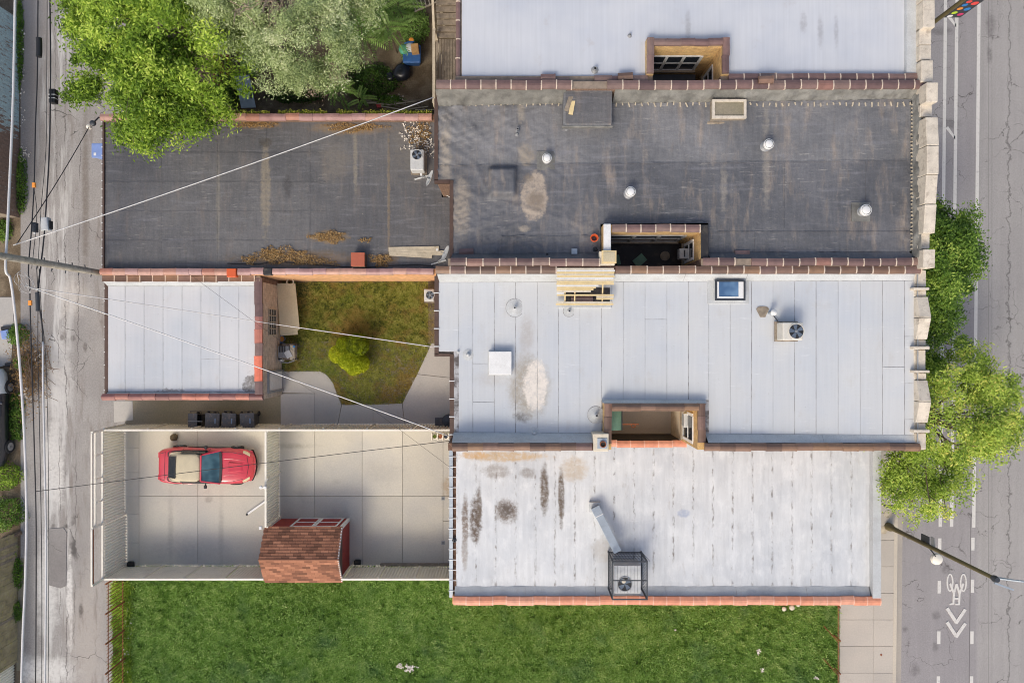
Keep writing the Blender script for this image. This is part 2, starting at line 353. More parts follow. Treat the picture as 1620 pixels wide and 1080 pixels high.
    M['kerb'] = concrete('kerb_concrete', C(196, 186, 170), C(184, 175, 162), 0, rnd=False)
    M['gutter'] = concrete('gutter_concrete', C(168, 160, 150), C(158, 152, 146), 0, rnd=False)
    al = []
    for q in [(85, 740, .55, 2.0, 1.2, .5, .2, C(204, 201, 196), 1.0), (75, 930, .5, 2.4, 1, .6, .3, C(206, 204, 200), 1.0), (68, 1060, 1.6, .6, 1.5, .6, .3, C(212, 210, 206), 1.0),
              (95, 600, .5, 2.6, 1, .6, .3, C(200, 197, 193), .9), (110, 470, .8, .9, 1.5, .6, .4, C(196, 190, 182), .9), (135, 300, .16, 4.2, 1.2, .5, .4, C(112, 102, 92), .7),
              (58, 80, 1.0, 6.0, .5, .3, .5, C(142, 133, 126), .6), (50, 460, 1.0, 1.2, 1.2, .6, .4, C(128, 122, 118), .7), (110, 960, .16, 2.2, 2, .7, .3, C(216, 213, 208), 1.0), (138, 1010, .8, 3.0, .8, .4, .4, C(176, 167, 157), .6),
              (128, 965, .1, .3, 4, .5, .3, C(80, 74, 70), .8), (115, 535, .14, .14, 4, .5, .3, C(84, 78, 74), .7), (135, 548, .1, .22, 4, .5, .3, C(80, 74, 70), .7), (98, 534, .1, .16, 4, .5, .3, C(88, 80, 76), .7)]:
        al.append(((X(q[0]), Y(q[1]), q[2], q[3], q[4], q[5], q[6]), q[7], q[8]))
    M['alley'] = concrete('alley_pavement', C(162, 158, 154), C(147, 143, 140), .42, C(112, 104, 99), .65, al, False, .3)
    M['alley_patch'] = concrete('alley_patch_asphalt', C(150, 146, 143), C(132, 128, 126), .5, C(110, 104, 100), .5, (), False, .22)
    M['side_dirt'] = concrete('mossy_concrete', C(146, 137, 120), C(132, 126, 104), 0, C(100, 92, 72), .6, (), False, .25)
    t = T('street_asphalt')
    c = t.mix(t.step(t.noise(.25, 4), .35, .7), C(158, 155, 153), C(146, 143, 143)); x = t.sep('X')
    c = t.mix(t.step(x, X(1545), X(1552)), t.mix(.5, c, C(146, 141, 143)), t.mix(.5, c, C(162, 158, 155)))
    c = t.mix(1, c, t.ramp(t.noise(18, 6, .8), [(.3, .76), (.7, 1.16)]), 'MULTIPLY')
    c = t.mix(1, c, t.ramp(t.noise(1, 5, .6, sv=(2.5, .12, 1)), [(.3, .93), (.7, 1.06)]), 'MULTIPLY')
    k = t.m('MULTIPLY', t.step(t.voro(.55, warp=1.6), .009, .002), t.step(t.noise(.5, 4, off=(3, 1, 4)), .46, .56))
    wv = t.m('ADD', t.m('SUBTRACT', x, X(1599)), t.m('MULTIPLY', t.m('SUBTRACT', t.noise(1.1, 6, .7), .5), 1.1)); k2 = t.step(t.m('ABSOLUTE', wv), .045, .015)
    k3 = t.step(t.m('ABSOLUTE', t.m('ADD', t.m('SUBTRACT', x, X(1541.5)), t.m('MULTIPLY', t.sep('Y'), -.0105))), .03, .012); k3 = t.m('MULTIPLY', k3, t.step(t.sep('Y'), -8.5, -9.2))
    k = t.m('MAXIMUM', t.m('MAXIMUM', k, t.m('MULTIPLY', k2, .8)), t.m('MULTIPLY', k3, .8))
    for q in [(1570, 38, .22, .6), (1568, 85, .12, .45), (1500, 900, .2, .25), (1483, 975, .2, .2), (1434, 996, .15, .15), (1482, 1024, .14, .2), (1450, 1060, .2, .3), (1503, 195, .5, .25), (1490, 48, .6, .2)]:
        c = t.mix(t.m('MULTIPLY', t.blob(X(q[0]), Y(q[1]), q[2], q[3], 4, .5, .4), .55), c, C(92, 88, 88))
    for lx in (1566.5, 1572):
        k = t.m('MAXIMUM', k, t.m('MULTIPLY', t.step(t.m('ABSOLUTE', t.m('SUBTRACT', x, X(lx))), .02, .01), .45))
    M['street'] = t.out(t.mix(t.m('MULTIPLY', k, .72), c, C(70, 66, 64)), .9, 0, t.noise(40, 3), .3, .01)
    t = T('road_paint'); c = t.mix(t.m('MULTIPLY', t.step(t.noise(7, 6, .75), .52, .68), .55), C(206, 203, 198), C(158, 153, 150)); M['paint'] = t.out(c, .8)
    t = T('soil'); c = t.mix(t.step(t.noise(1.2, 6), .35, .65), C(94, 80, 62), C(126, 112, 92)); c = t.mix(1, c, t.ramp(t.noise(20, 4), [(.3, .7), (.7, 1.2)]), 'MULTIPLY'); M['soil'] = t.out(c, .95, 0, t.noise(15, 4), .5, .03)
    t = T('lawn_soil'); c = t.mix(t.step(t.noise(1.2, 6), .35, .65), C(58, 72, 30), C(74, 82, 44)); M['lawn_soil'] = t.out(c, .95)
    # --- grass and leaves
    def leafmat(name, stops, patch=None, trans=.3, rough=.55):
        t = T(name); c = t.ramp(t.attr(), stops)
        if patch:
            for (sc, a, b, col, amt, off) in patch: c = t.mix(t.m('MULTIPLY', t.step(t.noise(sc, 4, .6, off=off), a, b), amt), c, col)
        t.out(c, rough, 0, spec=.3)
        tr = t.new('ShaderNodeBsdfTranslucent'); t.put(tr.inputs['Color'], t.mix(1, c, (1.1, 1.15, .6, 1), 'MULTIPLY'))
        mx = t.new('ShaderNodeMixShader'); mx.inputs[0].default_value = trans
        t.nt.links.new(t.b.outputs[0], mx.inputs[1]); t.nt.links.new(tr.outputs[0], mx.inputs[2])
        t.nt.links.new(mx.outputs[0], t.nt.nodes['Material Output'].inputs[0]); return t.mat
    M['grass'] = leafmat('lawn_grass', [(0, C(72, 104, 38)), (.4, C(118, 156, 66)), (.75, C(156, 186, 98)), (1, C(204, 216, 146))],
        [(.5, .5, .75, C(92, 128, 90), .5, (3, 4, 0)), (.9, .6, .8, C(136, 146, 72), .5, (9, 4, 0))])
    M['dry_grass'] = leafmat('patchy_grass', [(0, C(104, 112, 46)), (.5, C(152, 156, 70)), (1, C(200, 194, 116))],
        [(.6, .46, .6, C(178, 148, 88), .75, (1, 5, 0)), (1.3, .55, .7, C(150, 122, 80), .6, (8, 2, 0)), (.5, .5, .7, C(122, 148, 58), .5, (5, 5, 0))])
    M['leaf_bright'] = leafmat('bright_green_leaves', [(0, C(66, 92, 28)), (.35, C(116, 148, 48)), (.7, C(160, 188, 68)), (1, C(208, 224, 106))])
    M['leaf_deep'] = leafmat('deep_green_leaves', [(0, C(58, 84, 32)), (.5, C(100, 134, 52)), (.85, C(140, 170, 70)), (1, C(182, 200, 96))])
    M['leaf_lime'] = leafmat('lime_green_leaves', [(0, C(96, 122, 44)), (.4, C(152, 178, 72)), (.8, C(192, 210, 98)), (1, C(228, 220, 118))])
    M['leaf_pale'] = leafmat('pale_grey_green_needles', [(0, C(100, 116, 70)), (.4, C(156, 172, 114)), (.8, C(194, 206, 154)), (1, C(220, 222, 184))], trans=.2)
    M['leaf_fern'] = leafmat('fern_like_leaves', [(0, C(104, 136, 64)), (.5, C(150, 184, 98)), (1, C(196, 218, 136))])
    M['leaf_shrub'] = leafmat('yellow_green_scale_leaves', [(0, C(84, 98, 12)), (.5, C(158, 172, 24)), (1, C(226, 226, 60))], trans=.2)
    M['leaf_dry'] = leafmat('dry_brown_leaves', [(0, C(110, 84, 48)), (.5, C(150, 116, 68)), (1, C(190, 160, 112))], trans=.1)
    M['leaf_white'] = leafmat('pale_flakes', [(0, C(190, 180, 166)), (1, C(240, 234, 224))], trans=0)
    M['leaf_ivy'] = leafmat('yellow_ivy_leaves', [(0, C(92, 108, 34)), (.6, C(150, 156, 52)), (1, C(196, 190, 90))])
    # --- masonry
    def tile(name, stops, dirt=.35, rough=.38, mort=None):
        t = T(name); c = t.ramp(t.rnd(), stops); c = t.mix(1, c, t.ramp(t.noise(4, 5), [(.3, .82), (.7, 1.12)]), 'MULTIPLY')
        c = t.mix(t.m('MULTIPLY', t.step(t.noise(6, 6, .7), .55, .72), dirt), c, C(84, 72, 64))
        return t.out(c, rough, 0, t.noise(20, 3), .15, .01)
    M['tile_maroon'] = tile('maroon_glazed_tile', [(0, C(98, 78, 76)), (.3, C(116, 92, 88)), (.6, C(128, 102, 96)), (.92, C(126, 106, 98)), (1, C(152, 102, 88))])
    M['tile_brown'] = tile('brown_glazed_tile', [(0, C(98, 78, 68)), (.4, C(120, 94, 78)), (.75, C(138, 108, 84)), (1, C(118, 94, 88))])
    M['tile_pink'] = tile('pink_terracotta_tile', [(0, C(166, 126, 122)), (.4, C(180, 144, 140)), (.75, C(188, 144, 126)), (1, C(178, 120, 102))], .25)
    M['tile_orange'] = tile('orange_terracotta_tile', [(0, C(208, 138, 108)), (.5, C(216, 146, 116)), (1, C(212, 152, 126))], .1)
    M['tile_mixed'] = tile('garage_terracotta_tile', [(0, C(124, 84, 80)), (.45, C(146, 98, 92)), (.6, C(160, 110, 100)), (.8, C(172, 112, 98)), (1, C(196, 120, 96))], .3)
    M['tile_joint'] = tile('pale_terracotta_joint', [(0, C(222, 172, 148)), (1, C(226, 176, 152))], .1)
    M['tile_red'] = tile('orange_red_tile', [(0, C(214, 112, 86)), (1, C(222, 122, 94))], .08)
    M['mortar'] = simple('pale_mortar', C(206, 188, 170), .9, 0, .25, 6)
    def brick(name, a, b, mort, sc=1.0, rw=.21, rh=.075):
        t = T(name); n = t.new('ShaderNodeTexBrick'); s3 = t.new('ShaderNodeSeparateXYZ'); t.put(s3.inputs[0], t.pos)
        cb = t.new('ShaderNodeCombineXYZ'); t.put(cb.inputs[0], t.m('ADD', s3.outputs[0], s3.outputs[1])); t.put(cb.inputs[1], s3.outputs[2])
        t.put(n.inputs['Vector'], cb.outputs[0]); n.inputs['Scale'].default_value = sc
        n.inputs['Brick Width'].default_value = rw; n.inputs['Row Height'].default_value = rh; n.inputs['Mortar Size'].default_value = .008
        n.inputs['Color1'].default_value = a; n.inputs['Color2'].default_value = b; n.inputs['Mortar'].default_value = mort
        c = t.mix(1, n.outputs['Color'], t.ramp(t.noise(5, 5), [(.3, .75), (.7, 1.2)]), 'MULTIPLY')
        return t.out(c, .9, 0, n.outputs['Fac'], -.4, .01)
    M['buff_brick'] = brick('buff_brick', C(208, 174, 116), C(186, 150, 98), C(168, 146, 114))
    M['grey_brick'] = brick('weathered_brick', C(204, 188, 168), C(184, 164, 142), C(216, 208, 196))
    M['orange_brick'] = brick('orange_brick', C(232, 178, 128), C(222, 162, 112), C(222, 188, 150))
    M['brown_brick'] = brick('brown_brick', C(122, 92, 74), C(106, 80, 66), C(140, 126, 112))
    M['limestone'] = simple('weathered_limestone', C(212, 202, 186), .9, 0, .22, 2.5, C(128, 112, 96), .5)
    M['flash_grey'] = simple('grey_membrane_flashing', C(128, 127, 122), .5, 0, .5, 1.6, C(84, 82, 80), .6)  # strong tone contrast paints in the light and dark of wrinkles
    M['flash_white'] = simple('white_flashing', C(190, 193, 194), .55, 0, .14, 1.5, C(160, 156, 152), .35)
    t = T('roof_seam_tar'); M['seam'] = t.out(t.mix(t.step(t.noise(1.6, 5, .7), .38, .62), C(88, 82, 80), C(176, 176, 178)), .8)
    # --- metals, paint, plastics, wood
    M['brown_metal'] = simple('brown_gutter_metal', C(92, 72, 62), .5, .2, .25, 5)
    M['white_metal'] = simple('white_painted_metal', C(226, 226, 224), .45, 0, .1, 3, C(180, 176, 170), .3)
    M['cream_metal'] = simple('cream_corrugated_metal', C(242, 238, 222), .45, 0, .06, 1.2, C(196, 188, 168), .3, .05)
    M['cream_tube'] = simple('cream_steel_tube', C(232, 226, 212), .5, 0, .1, 2)
    M['galv'] = simple('galvanised_sheet', C(176, 186, 194), .4, .35, .18, 2.5)
    M['grey_metal'] = simple('grey_painted_metal', C(150, 152, 154), .5, .2, .2, 4)
    M['steel_dark'] = simple('dark_steel', C(66, 70, 76), .5, .3, .25, 5)
    M['black'] = simple('black_plastic', C(36, 37, 40), .5, 0, .3, 4)
    M['bin'] = simple('scuffed_black_bin_plastic', C(72, 74, 80), .45, 0, .3, 5, C(140, 120, 100), .6)
    M['ac_beige'] = simple('beige_unit_housing', C(208, 204, 194), .5, 0, .12, 4, C(160, 150, 136), .3)
    M['ac_grey'] = simple('pale_grey_housing', C(198, 200, 200), .5, 0, .12, 4, C(150, 146, 140), .3)
    M['fan'] = simple('fan_blade', C(104, 116, 130), .4, .3, .2, 6)
    M['wood_grey'] = simple('weathered_deck_wood', C(150, 138, 122), .9, 0, .4, 4, C(96, 86, 76), .6)
    M['wood_pale'] = simple('bleached_wood', C(196, 184, 162), .9, 0, .25, 3, C(140, 126, 104), .5)
    M['wood_tan'] = simple('tan_board', C(196, 184, 154), .8, 0, .12, 1.5, C(160, 148, 120), .4)
    M['wood_olive'] = simple('mossy_fence_board', C(162, 150, 118), .9, 0, .45, 3, C(168, 160, 84), .6)
    t = T('peeling_teal_paint'); nn = t.noise(1, 7, .75, sv=(2, 9, 2.0)); yy = t.sep('Y')
    fade = t.m('MULTIPLY', t.step(yy, 11.6, 9.8), .2); k = t.step(t.m('SUBTRACT', nn, fade), .40, .45)
    c = t.mix(k, C(138, 116, 102), C(184, 208, 210)); c = t.mix(1, c, t.ramp(t.noise(9, 5), [(.3, .75), (.7, 1.15)]), 'MULTIPLY'); M['teal'] = t.out(c, .85, 0, nn, .4, .01)
    M['pole_wood'] = simple('grey_utility_pole_wood', C(178, 172, 158), .95, 0, .4, 5, C(120, 112, 98), .6)
    M['wire_black'] = simple('black_cable', C(40, 40, 44), .6)
    M['wire_white'] = simple('pale_aluminium_cable', C(214, 212, 210), .5, .1, .1, 3)
    M['red_wall'] = simple('barn_red_siding', C(150, 56, 50), .7, 0, .15, 3)
    t = T('brown_asphalt_shingle'); c = t.ramp(t.rnd(), [(0, C(112, 76, 58)), (.4, C(142, 96, 74)), (.75, C(160, 110, 84)), (1, C(178, 124, 96))])
    c = t.mix(1, c, t.ramp(t.noise(40, 3), [(.3, .78), (.7, 1.15)]), 'MULTIPLY'); M['shingle'] = t.out(c, .95, 0, t.noise(60, 2), .3, .005)
    t = T('red_car_paint'); c = t.mix(t.step(t.noise(.8, 3), .35, .65), C(196, 44, 66), C(206, 64, 74)); t.out(c, .3); t.b.inputs['Coat Weight'].default_value = .7; t.b.inputs['Coat Roughness'].default_value = .12; M['car_red'] = t.mat
    t = T('black_car_paint'); t.out(C(34, 37, 48), .3); t.b.inputs['Coat Weight'].default_value = .7; M['car_black'] = t.mat
    t = T('white_car_paint'); t.out(C(206, 212, 212), .3); t.b.inputs['Coat Weight'].default_value = .5; M['car_white'] = t.mat
    M['soft_top'] = simple('tan_canvas_top', C(198, 186, 158), .85, 0, .08, 4)
    t = T('tinted_glass'); t.out(t.mix(t.step(t.noise(1.1, 2), .4, .65), C(36, 66, 78), C(78, 112, 122)), .08, 0, spec=.7); M['glass'] = t.mat  # paler tone painted in for reflection and the interior behind the pane
    t = T('dark_window_glass'); t.out(C(40, 46, 54), .1, 0, spec=.6); M['dark_glass'] = t.mat
    t = T('skylight_glass'); c = t.mix(t.step(t.noise(1.2, 2), .4, .6), C(70, 100, 136), C(104, 136, 168)); t.out(c, .1, 0, spec=.7); M['sky_glass'] = t.mat
    t = T('headlamp_lens'); t.out(C(222, 206, 170), .15); M['lens'] = t.mat
    M['rubber'] = simple('tyre_rubber', C(44, 44, 46), .85)
    M['chrome'] = simple('silver_wheel', C(170, 172, 176), .35, .6, .1)
    M['rust'] = simple('rusty_iron', C(146, 88, 58), .9, 0, .35, 8)
    M['rock'] = simple('brown_rock', C(98, 84, 62), .95, 0, .4, 9)
    M['blue_tarp'] = simple('blue_plastic', C(52, 96, 156), .5, 0, .25, 5)
    M['blue_bin'] = simple('pale_blue_plastic', C(128, 152, 206), .5, 0, .12, 4)
    M['green_plastic'] = simple('green_plastic', C(84, 164, 134), .5)
    M['awning'] = simple('faded_green_canvas', C(112, 150, 128), .7, 0, .2, 3)
    M['cardboard'] = simple('cardboard', C(184, 142, 92), .9)
    M['bag'] = simple('black_bin_bag', C(34, 36, 44), .3, 0, .3, 5)
    M['chimney_rust'] = simple('rust_red_cap', C(172, 92, 68), .7, 0, .12, 4)
    M['stucco'] = simple('cream_chimney_stucco', C(216, 206, 186), .9, 0, .15, 3, C(164, 146, 116), .4)
    M['bark'] = simple('grey_brown_bark', C(120, 102, 86), .95, 0, .35, 8)
    M['twig'] = simple('bare_twig', C(168, 150, 130), .95, 0, .25, 8)
    M['yellow_wood'] = simple('yellowed_batten', C(222, 200, 150), .7, 0, .15, 4)
    M['green_pole'] = simple('olive_lamp_pole', C(108, 98, 66), .5, .1, .25, 3)
    t = T('opal_lamp_glass'); t.out(C(232, 226, 212), .3); M['opal'] = t.mat
    for nm, col in dict(lime=(190, 220, 60), red=(226, 76, 72), blue=(48, 126, 196), orange=(238, 150, 60), magenta=(206, 56, 110), white=(236, 236, 236), clay=(208, 90, 44), bluegrey=(108, 130, 160)).items():
        t = T(nm + '_paint'); t.out(C(*col), .6); M[nm] = t.mat
mats()
# ------------------------------------------------------------------ setting: ground, paving, street
fy0_ = -11.45
LOT = [10.48, 3.05, -4.43, -11.87]        # party-wall lines of the 25-foot lots
FRONT = 16.85
def sheet(name, x0, x1, y0, y1, z, mat): return struct(MB().box(x0, x1, y0, y1, z - .03, z).build(name, mat))
sheet('ground', -150, 150, -150, 150, -.20, M['soil'])
sheet('alley', -25.05, -19.25, -60, 60, 0, M['alley'])
sheet('soil', -19.25, 16.6, 3.0, 60, -.012, M['soil'])
sheet('soil', -60, -25.05, -60, 60, -.012, M['soil'])
sheet('soil', -19.25, 16.6, -60, 3.0, -.05, M['lawn_soil'])
sheet('verge', X(179), -19.2, -60, fy0_ - .1, .006, M['lawn_soil'])
TL = math.atan(11 / 1080.0)                # the street leans a little against the lots
def strip(name, px0, px1, y0, y1, z0, z1, mat, parent=None):
    a, b = X(px0, z1), X(px1, z1); k = -TL * -1
    f = lambda x, y: (x + (y - 0) * k * 1.0, y)
    return MB().prism([f(a, y0), f(b, y0), f(b, y1), f(a, y1)], z0, z1).build(name, mat, parent)
sw = struct(MB().box(16.6, 19.3, -60, 60, -.18, -.02).build('sidewalk', M['side_dirt']))
rows = [Y(1106) - 1.355 * 3 + i * 1.355 for i in range(34)]
for (a, b) in ((16.72, 18.44), (18.45, 19.53)):
    for i, y in enumerate(rows):
        dz = random.uniform(-.004, .004)
        MB().box(a, b, y + .008, y + 1.347, -.1, dz).build('slab', M['sidewalk'], sw, bevel=.006)
kerb = struct(strip('kerb', 1418, 1423.2, -60, 60, -.3, .008, M['kerb']))
struct(strip('gutter', 1423, 1431, -60, 60, -.3, -.118, M['gutter']))
street = struct(strip('street', 1431, 2400, -60, 60, -.3, -.125, M['street']))
def mark(name, pts, z=-.119):
    MB().prism([(X(a, z), Y(b, z)) for a, b in pts], z - .006, z).build(name, M['paint'], street)
lx = lambda px, y: px + (1080 - y) / 1080 * 11
def vmark(px, y0, y1, w=5.2): mark('lane_line', [(lx(px, y0) - w / 2, y0), (lx(px, y0) + w / 2, y0), (lx(px, y1) + w / 2, y1), (lx(px, y1) - w / 2, y1)])
vmark(1485, -600, 833); vmark(1503, -600, 833); vmark(1538, -600, 834)
for a, b in ((851, 869), (918, 938), (998, 1018), (1069, 1089), (1140, 1160)): vmark(1484.5, a, b)
for a, b in ((850, 870), (916, 937), (998, 1018), (1069, 1089), (1140, 1160)): vmark(1537, a, b)
for y in (26, 203, 380, 560, 740):
    mark('lane_line', [(lx(1487, y), y), (lx(1487, y) + 4, y - 3), (lx(1502, y), y + 13), (lx(1502, y), y + 18)])
# bicycle stencil and chevrons
z = -.118
bk = MB(); _zc = [0]
def zz_(): _zc[0] += 1; return z + .0004 * (_zc[0] % 60)
def ring(cx, cy, rx, ry, wd):
    n = 20
    for k in range(n):
        a, b = 2 * math.pi * k / n, 2 * math.pi * (k + 1) / n
        q = [(X(cx + (rx - e) * math.cos(t), z), Y(cy + (ry - e) * math.sin(t), z)) for t, e in ((a, 0), (b, 0), (b, wd), (a, wd))]
        bk.prism(q, z - .006, zz_())
def stroke(x0, y0, x1, y1, wd):
    dx, dy = x1 - x0, y1 - y0; L = math.hypot(dx, dy); nx, ny = -dy / L * wd / 2, dx / L * wd / 2
    bk.prism([(X(a, z), Y(b, z)) for a, b in ((x0 + nx, y0 + ny), (x1 + nx, y1 + ny), (x1 - nx, y1 - ny), (x0 - nx, y0 - ny))], z - .006, zz_())
ring(1503, 921, 5.5, 14.5, 2.3); ring(1524, 921, 5.5, 14.5, 2.3)
for s in ((1503, 922, 1509, 938, 3), (1509, 938, 1513, 923, 3), (1513, 923, 1518, 938, 3), (1518, 938, 1524, 922, 3), (1509, 936, 1508, 955, 3), (1518, 936, 1517, 955, 3), (1508, 946, 1518, 946, 3), (1502, 955, 1509, 954, 2.6), (1511, 955, 1518, 955, 2.6)): stroke(*s)
bk.build('bicycle_marking', M['paint'], street)
for y in (961, 983):
    bk = MB(); stroke(1498, y, 1513, y + 23, 5); stroke(1527, y + 2, 1512, y + 24, 5); bk.build('chevron_marking', M['paint'], street)
# alley details
struct(MB().prism([(X(a), Y(b)) for a, b in ((77, 836), (101, 834), (106, 842), (105, 926), (96, 930), (78, 925))], 0, .03).build('alley_patch', M['alley_patch'], bevel=.015))
MB().prism([(X(a), Y(b)) for a, b in ((180, 634), (210, 634), (211, 664), (181, 668))], -.02, .02).build('garage_apron', M['yard_concrete'])['kind'] = 'structure'
struct(MB().prism([(X(a), Y(b)) for a, b in ((198, 626), (444, 626), (444, 674), (198, 674))], -.04, .006).build('side_passage', M['side_dirt']))
struct(MB().prism([(X(a), Y(b)) for a, b in ((0, 470), (20, 470), (22, 510), (18, 575), (0, 580))], -.02, .02).build('west_slab', M['yard_concrete']))
# yard paving
yp = struct(MB().box(X(444), X(716), Y(673), Y(540), -.08, -.03).build('yard_path', M['side_dirt']))
def slab(poly, par, mat, z1=.012):
    MB().prism([(X(a), Y(b)) for a, b in poly], -.06, z1 + random.uniform(-.004, .004)).build('slab', mat, par, bevel=.006)
slab([(446, 587), (506, 587), (516, 592), (526, 604), (540, 640), (534, 671.6), (498.4, 671.6), (498.4, 622)], yp, M['yard_concrete'])
slab([(446, 588), (497.6, 622), (446, 621)], yp, M['yard_concrete'], -.02)
slab([(444, 622.6), (498, 622.6), (498, 671.6), (444.3, 671.6)], yp, M['yard_concrete'], .02)
slab([(541, 640.2), (590, 640), (590, 671.6), (534.6, 671.6)], yp, M['yard_concrete'])
slab([(590.5, 640), (636, 638), (640, 671.6), (590.5, 671.6)], yp, M['yard_concrete'])
slab([(637, 637.5), (660, 592), (716, 598), (716, 671.6), (640.6, 671.6)], yp, M['yard_concrete'])
slab([(660.4, 591.4), (683, 543), (716, 543), (716, 597.4)], yp, M['yard_concrete'])
# parking slabs
pk = struct(MB().box(X(197), X(720), Y(900), Y(671), -.08, -.025).build('parking_court', M['side_dirt']))
def prow(x0, x1, ys):
    for a, b in zip(ys[:-1], ys[1:]):
        g = .28
        slab([(x0 + g, a + g), (x1 - g, a + g), (x1 - g, b - g), (x0 + g, b - g)], pk, M['parking'], .008)
prow(197, 220, [672.5, 708, 747, 785, 813.5, 858, 899])
for a, b in zip([220, 313, 441, 498, 573, 637, 701], [313, 441, 498, 573, 637, 701, 720]): prow(a, b, [672.5, 784.5, 899] if b < 702 else [672.5, 784, 824, 899])

# ------------------------------------------------------------------ coping tiles
def tile_mesh(name, L, w, mats_, ridge=.085, h=.05, collar=.045, seg=4):
    b = MB()
    def prof(x, g): return [(x, -w / 2 - g, -.06), (x, w / 2 + g, -.06), (x, w / 2 + g, h + g), (x, w * .12, ridge + g), (x, -w * .12, ridge + g), (x, -w / 2 - g, h + g)]
    b.loft([prof(-L / 2 + .006, 0), prof(L / 2 - .006, 0)]); b.loft([prof(L / 2 - collar, .009), prof(L / 2 + .004, .009)], 1)
    return b.mesh(name, mats_)
TM = {}
def tiles(par, p, q, mat, w=.33, L=.6, joint=None, skip=(), jit=.018, ridge=.085):
    p, q = Vector(p), Vector(q); D = (q - p).length; n = max(1, round(D / L)); l = D / n
    key = (mat, round(l, 3), w, joint, ridge)
    if key not in TM: TM[key] = tile_mesh('coping_tile', l, w, [M[mat], M[joint or mat]], ridge)
    d = (q - p) / D; a = math.atan2(d.y, d.x)
    for i in range(n):
        if i in skip: continue
        c = p + d * (l * (i + .5))
        o = link('coping_tile', TM[key], par, c + Vector((random.uniform(-jit, jit) * abs(d.y), random.uniform(-jit, jit) * abs(d.x), random.uniform(-.012, .012))), a + random.uniform(-.018, .018))
def wall(par, x0, x1, y0, y1, z0, z1, mat, name='wall'): return MB().box(x0, x1, y0, y1, z0, z1).build(name, M[mat], par)
def zr(x): return 6.1 + (x + 3) / 19.5 * .85
def RP(px, py, zf=zr, dz=0):
    z = 6.4
    for _ in range(6): x = X(px, z); z = zf(x) + dz
    return W(px, py, z)
# ------------------------------------------------------------------ black-roofed two-storey building
def cant(name, par, mat, pts_lo, pts_hi, wr=0.02, n=None, seed=0):
    """sloped flashing strip between two polylines, lightly wrinkled"""
    lo0, lo1 = Vector(pts_lo[0]), Vector(pts_lo[1]); hi0, hi1 = Vector(pts_hi[0]), Vector(pts_hi[1])
    n = n or max(2, int((lo1 - lo0).length / .07)); m = 7; vs = []; fs = []
    nn = (lo1 - lo0).cross(hi0 - lo0).normalized()
    if nn.z < 0: nn = -nn
    for i in range(n + 1):
        for j in range(m + 1):
            u, v = i / n, j / m; p = lo0.lerp(lo1, u).lerp(hi0.lerp(hi1, u), v)
            s = u * (lo1 - lo0).length
            k = math.sin(v * math.pi)
            wv = fbm(s * 2.2 + seed, v * 1.5, seed, 3) * wr * k + (fbm(s * 9, v * 3, seed + 5, 2) * wr * .5 * max(0, 1 - v * 2))
            vs.append(p + nn * wv)
    for i in range(n):
        for j in range(m):
            a = i * (m + 1) + j; fs.append((a, a + 1, a + m + 2, a + m + 1))
    return MB().add(vs, fs).build(name, M[mat], par, smooth=1)
D = thing('brick_building', (6.5, 6.7, 0), 'long two-storey building with wrinkled black roof between the two white-roofed ones', 'building')
WX0, WX1, WY1 = X(966, 7.0), X(1108, 7.0), Y(367, 7.0)       # light well
yb = 6.75
wall(D, -2.6, FRONT - .4, LOT[0] - .3, LOT[0] - .005, 0, 7.28, 'brown_brick')
wall(D, -2.6, WX0, LOT[1] + .005, LOT[1] + .3, 0, 7.13, 'brown_brick'); wall(D, WX1, FRONT - .4, LOT[1] + .005, LOT[1] + .3, 0, 7.13, 'brown_brick')
wall(D, FRONT - .4, FRONT, LOT[1] + .005, LOT[0] - .005, 0, 7.0, 'limestone')
wall(D, -2.6, -2.45, LOT[1] + .3, yb, 0, 6.05, 'brown_brick'); wall(D, -3.2, -3.05, yb, LOT[0] - .005, 0, 6.05, 'brown_brick'); wall(D, -3.05, -2.45, yb, yb + .15, 0, 6.05, 'brown_brick')
wall(D, WX0, WX1 + .3, WY1, WY1 + .3, 3.5, 6.95, 'buff_brick'); wall(D, WX1, WX1 + .3, LOT[1] + .3, WY1, 3.5, 6.95, 'buff_brick')
wall(D, WX0 - .3, WX0, LOT[1] + .3, WY1 + .3, 3.5, 6.95, 'buff_brick')
fl = gridmesh('well_floor', WX0, WX1, LOT[1], WY1, .12, lambda x, y: True, lambda x, y: 3.8 + .03 * fbm(x * 2, y * 2), M['tar'], D)
bumps = [(X(795, 6.15), Y(290, 6.15), .5, .52, .34)]
yN, yS = Y(165, 6.35), Y(400, 6.4)
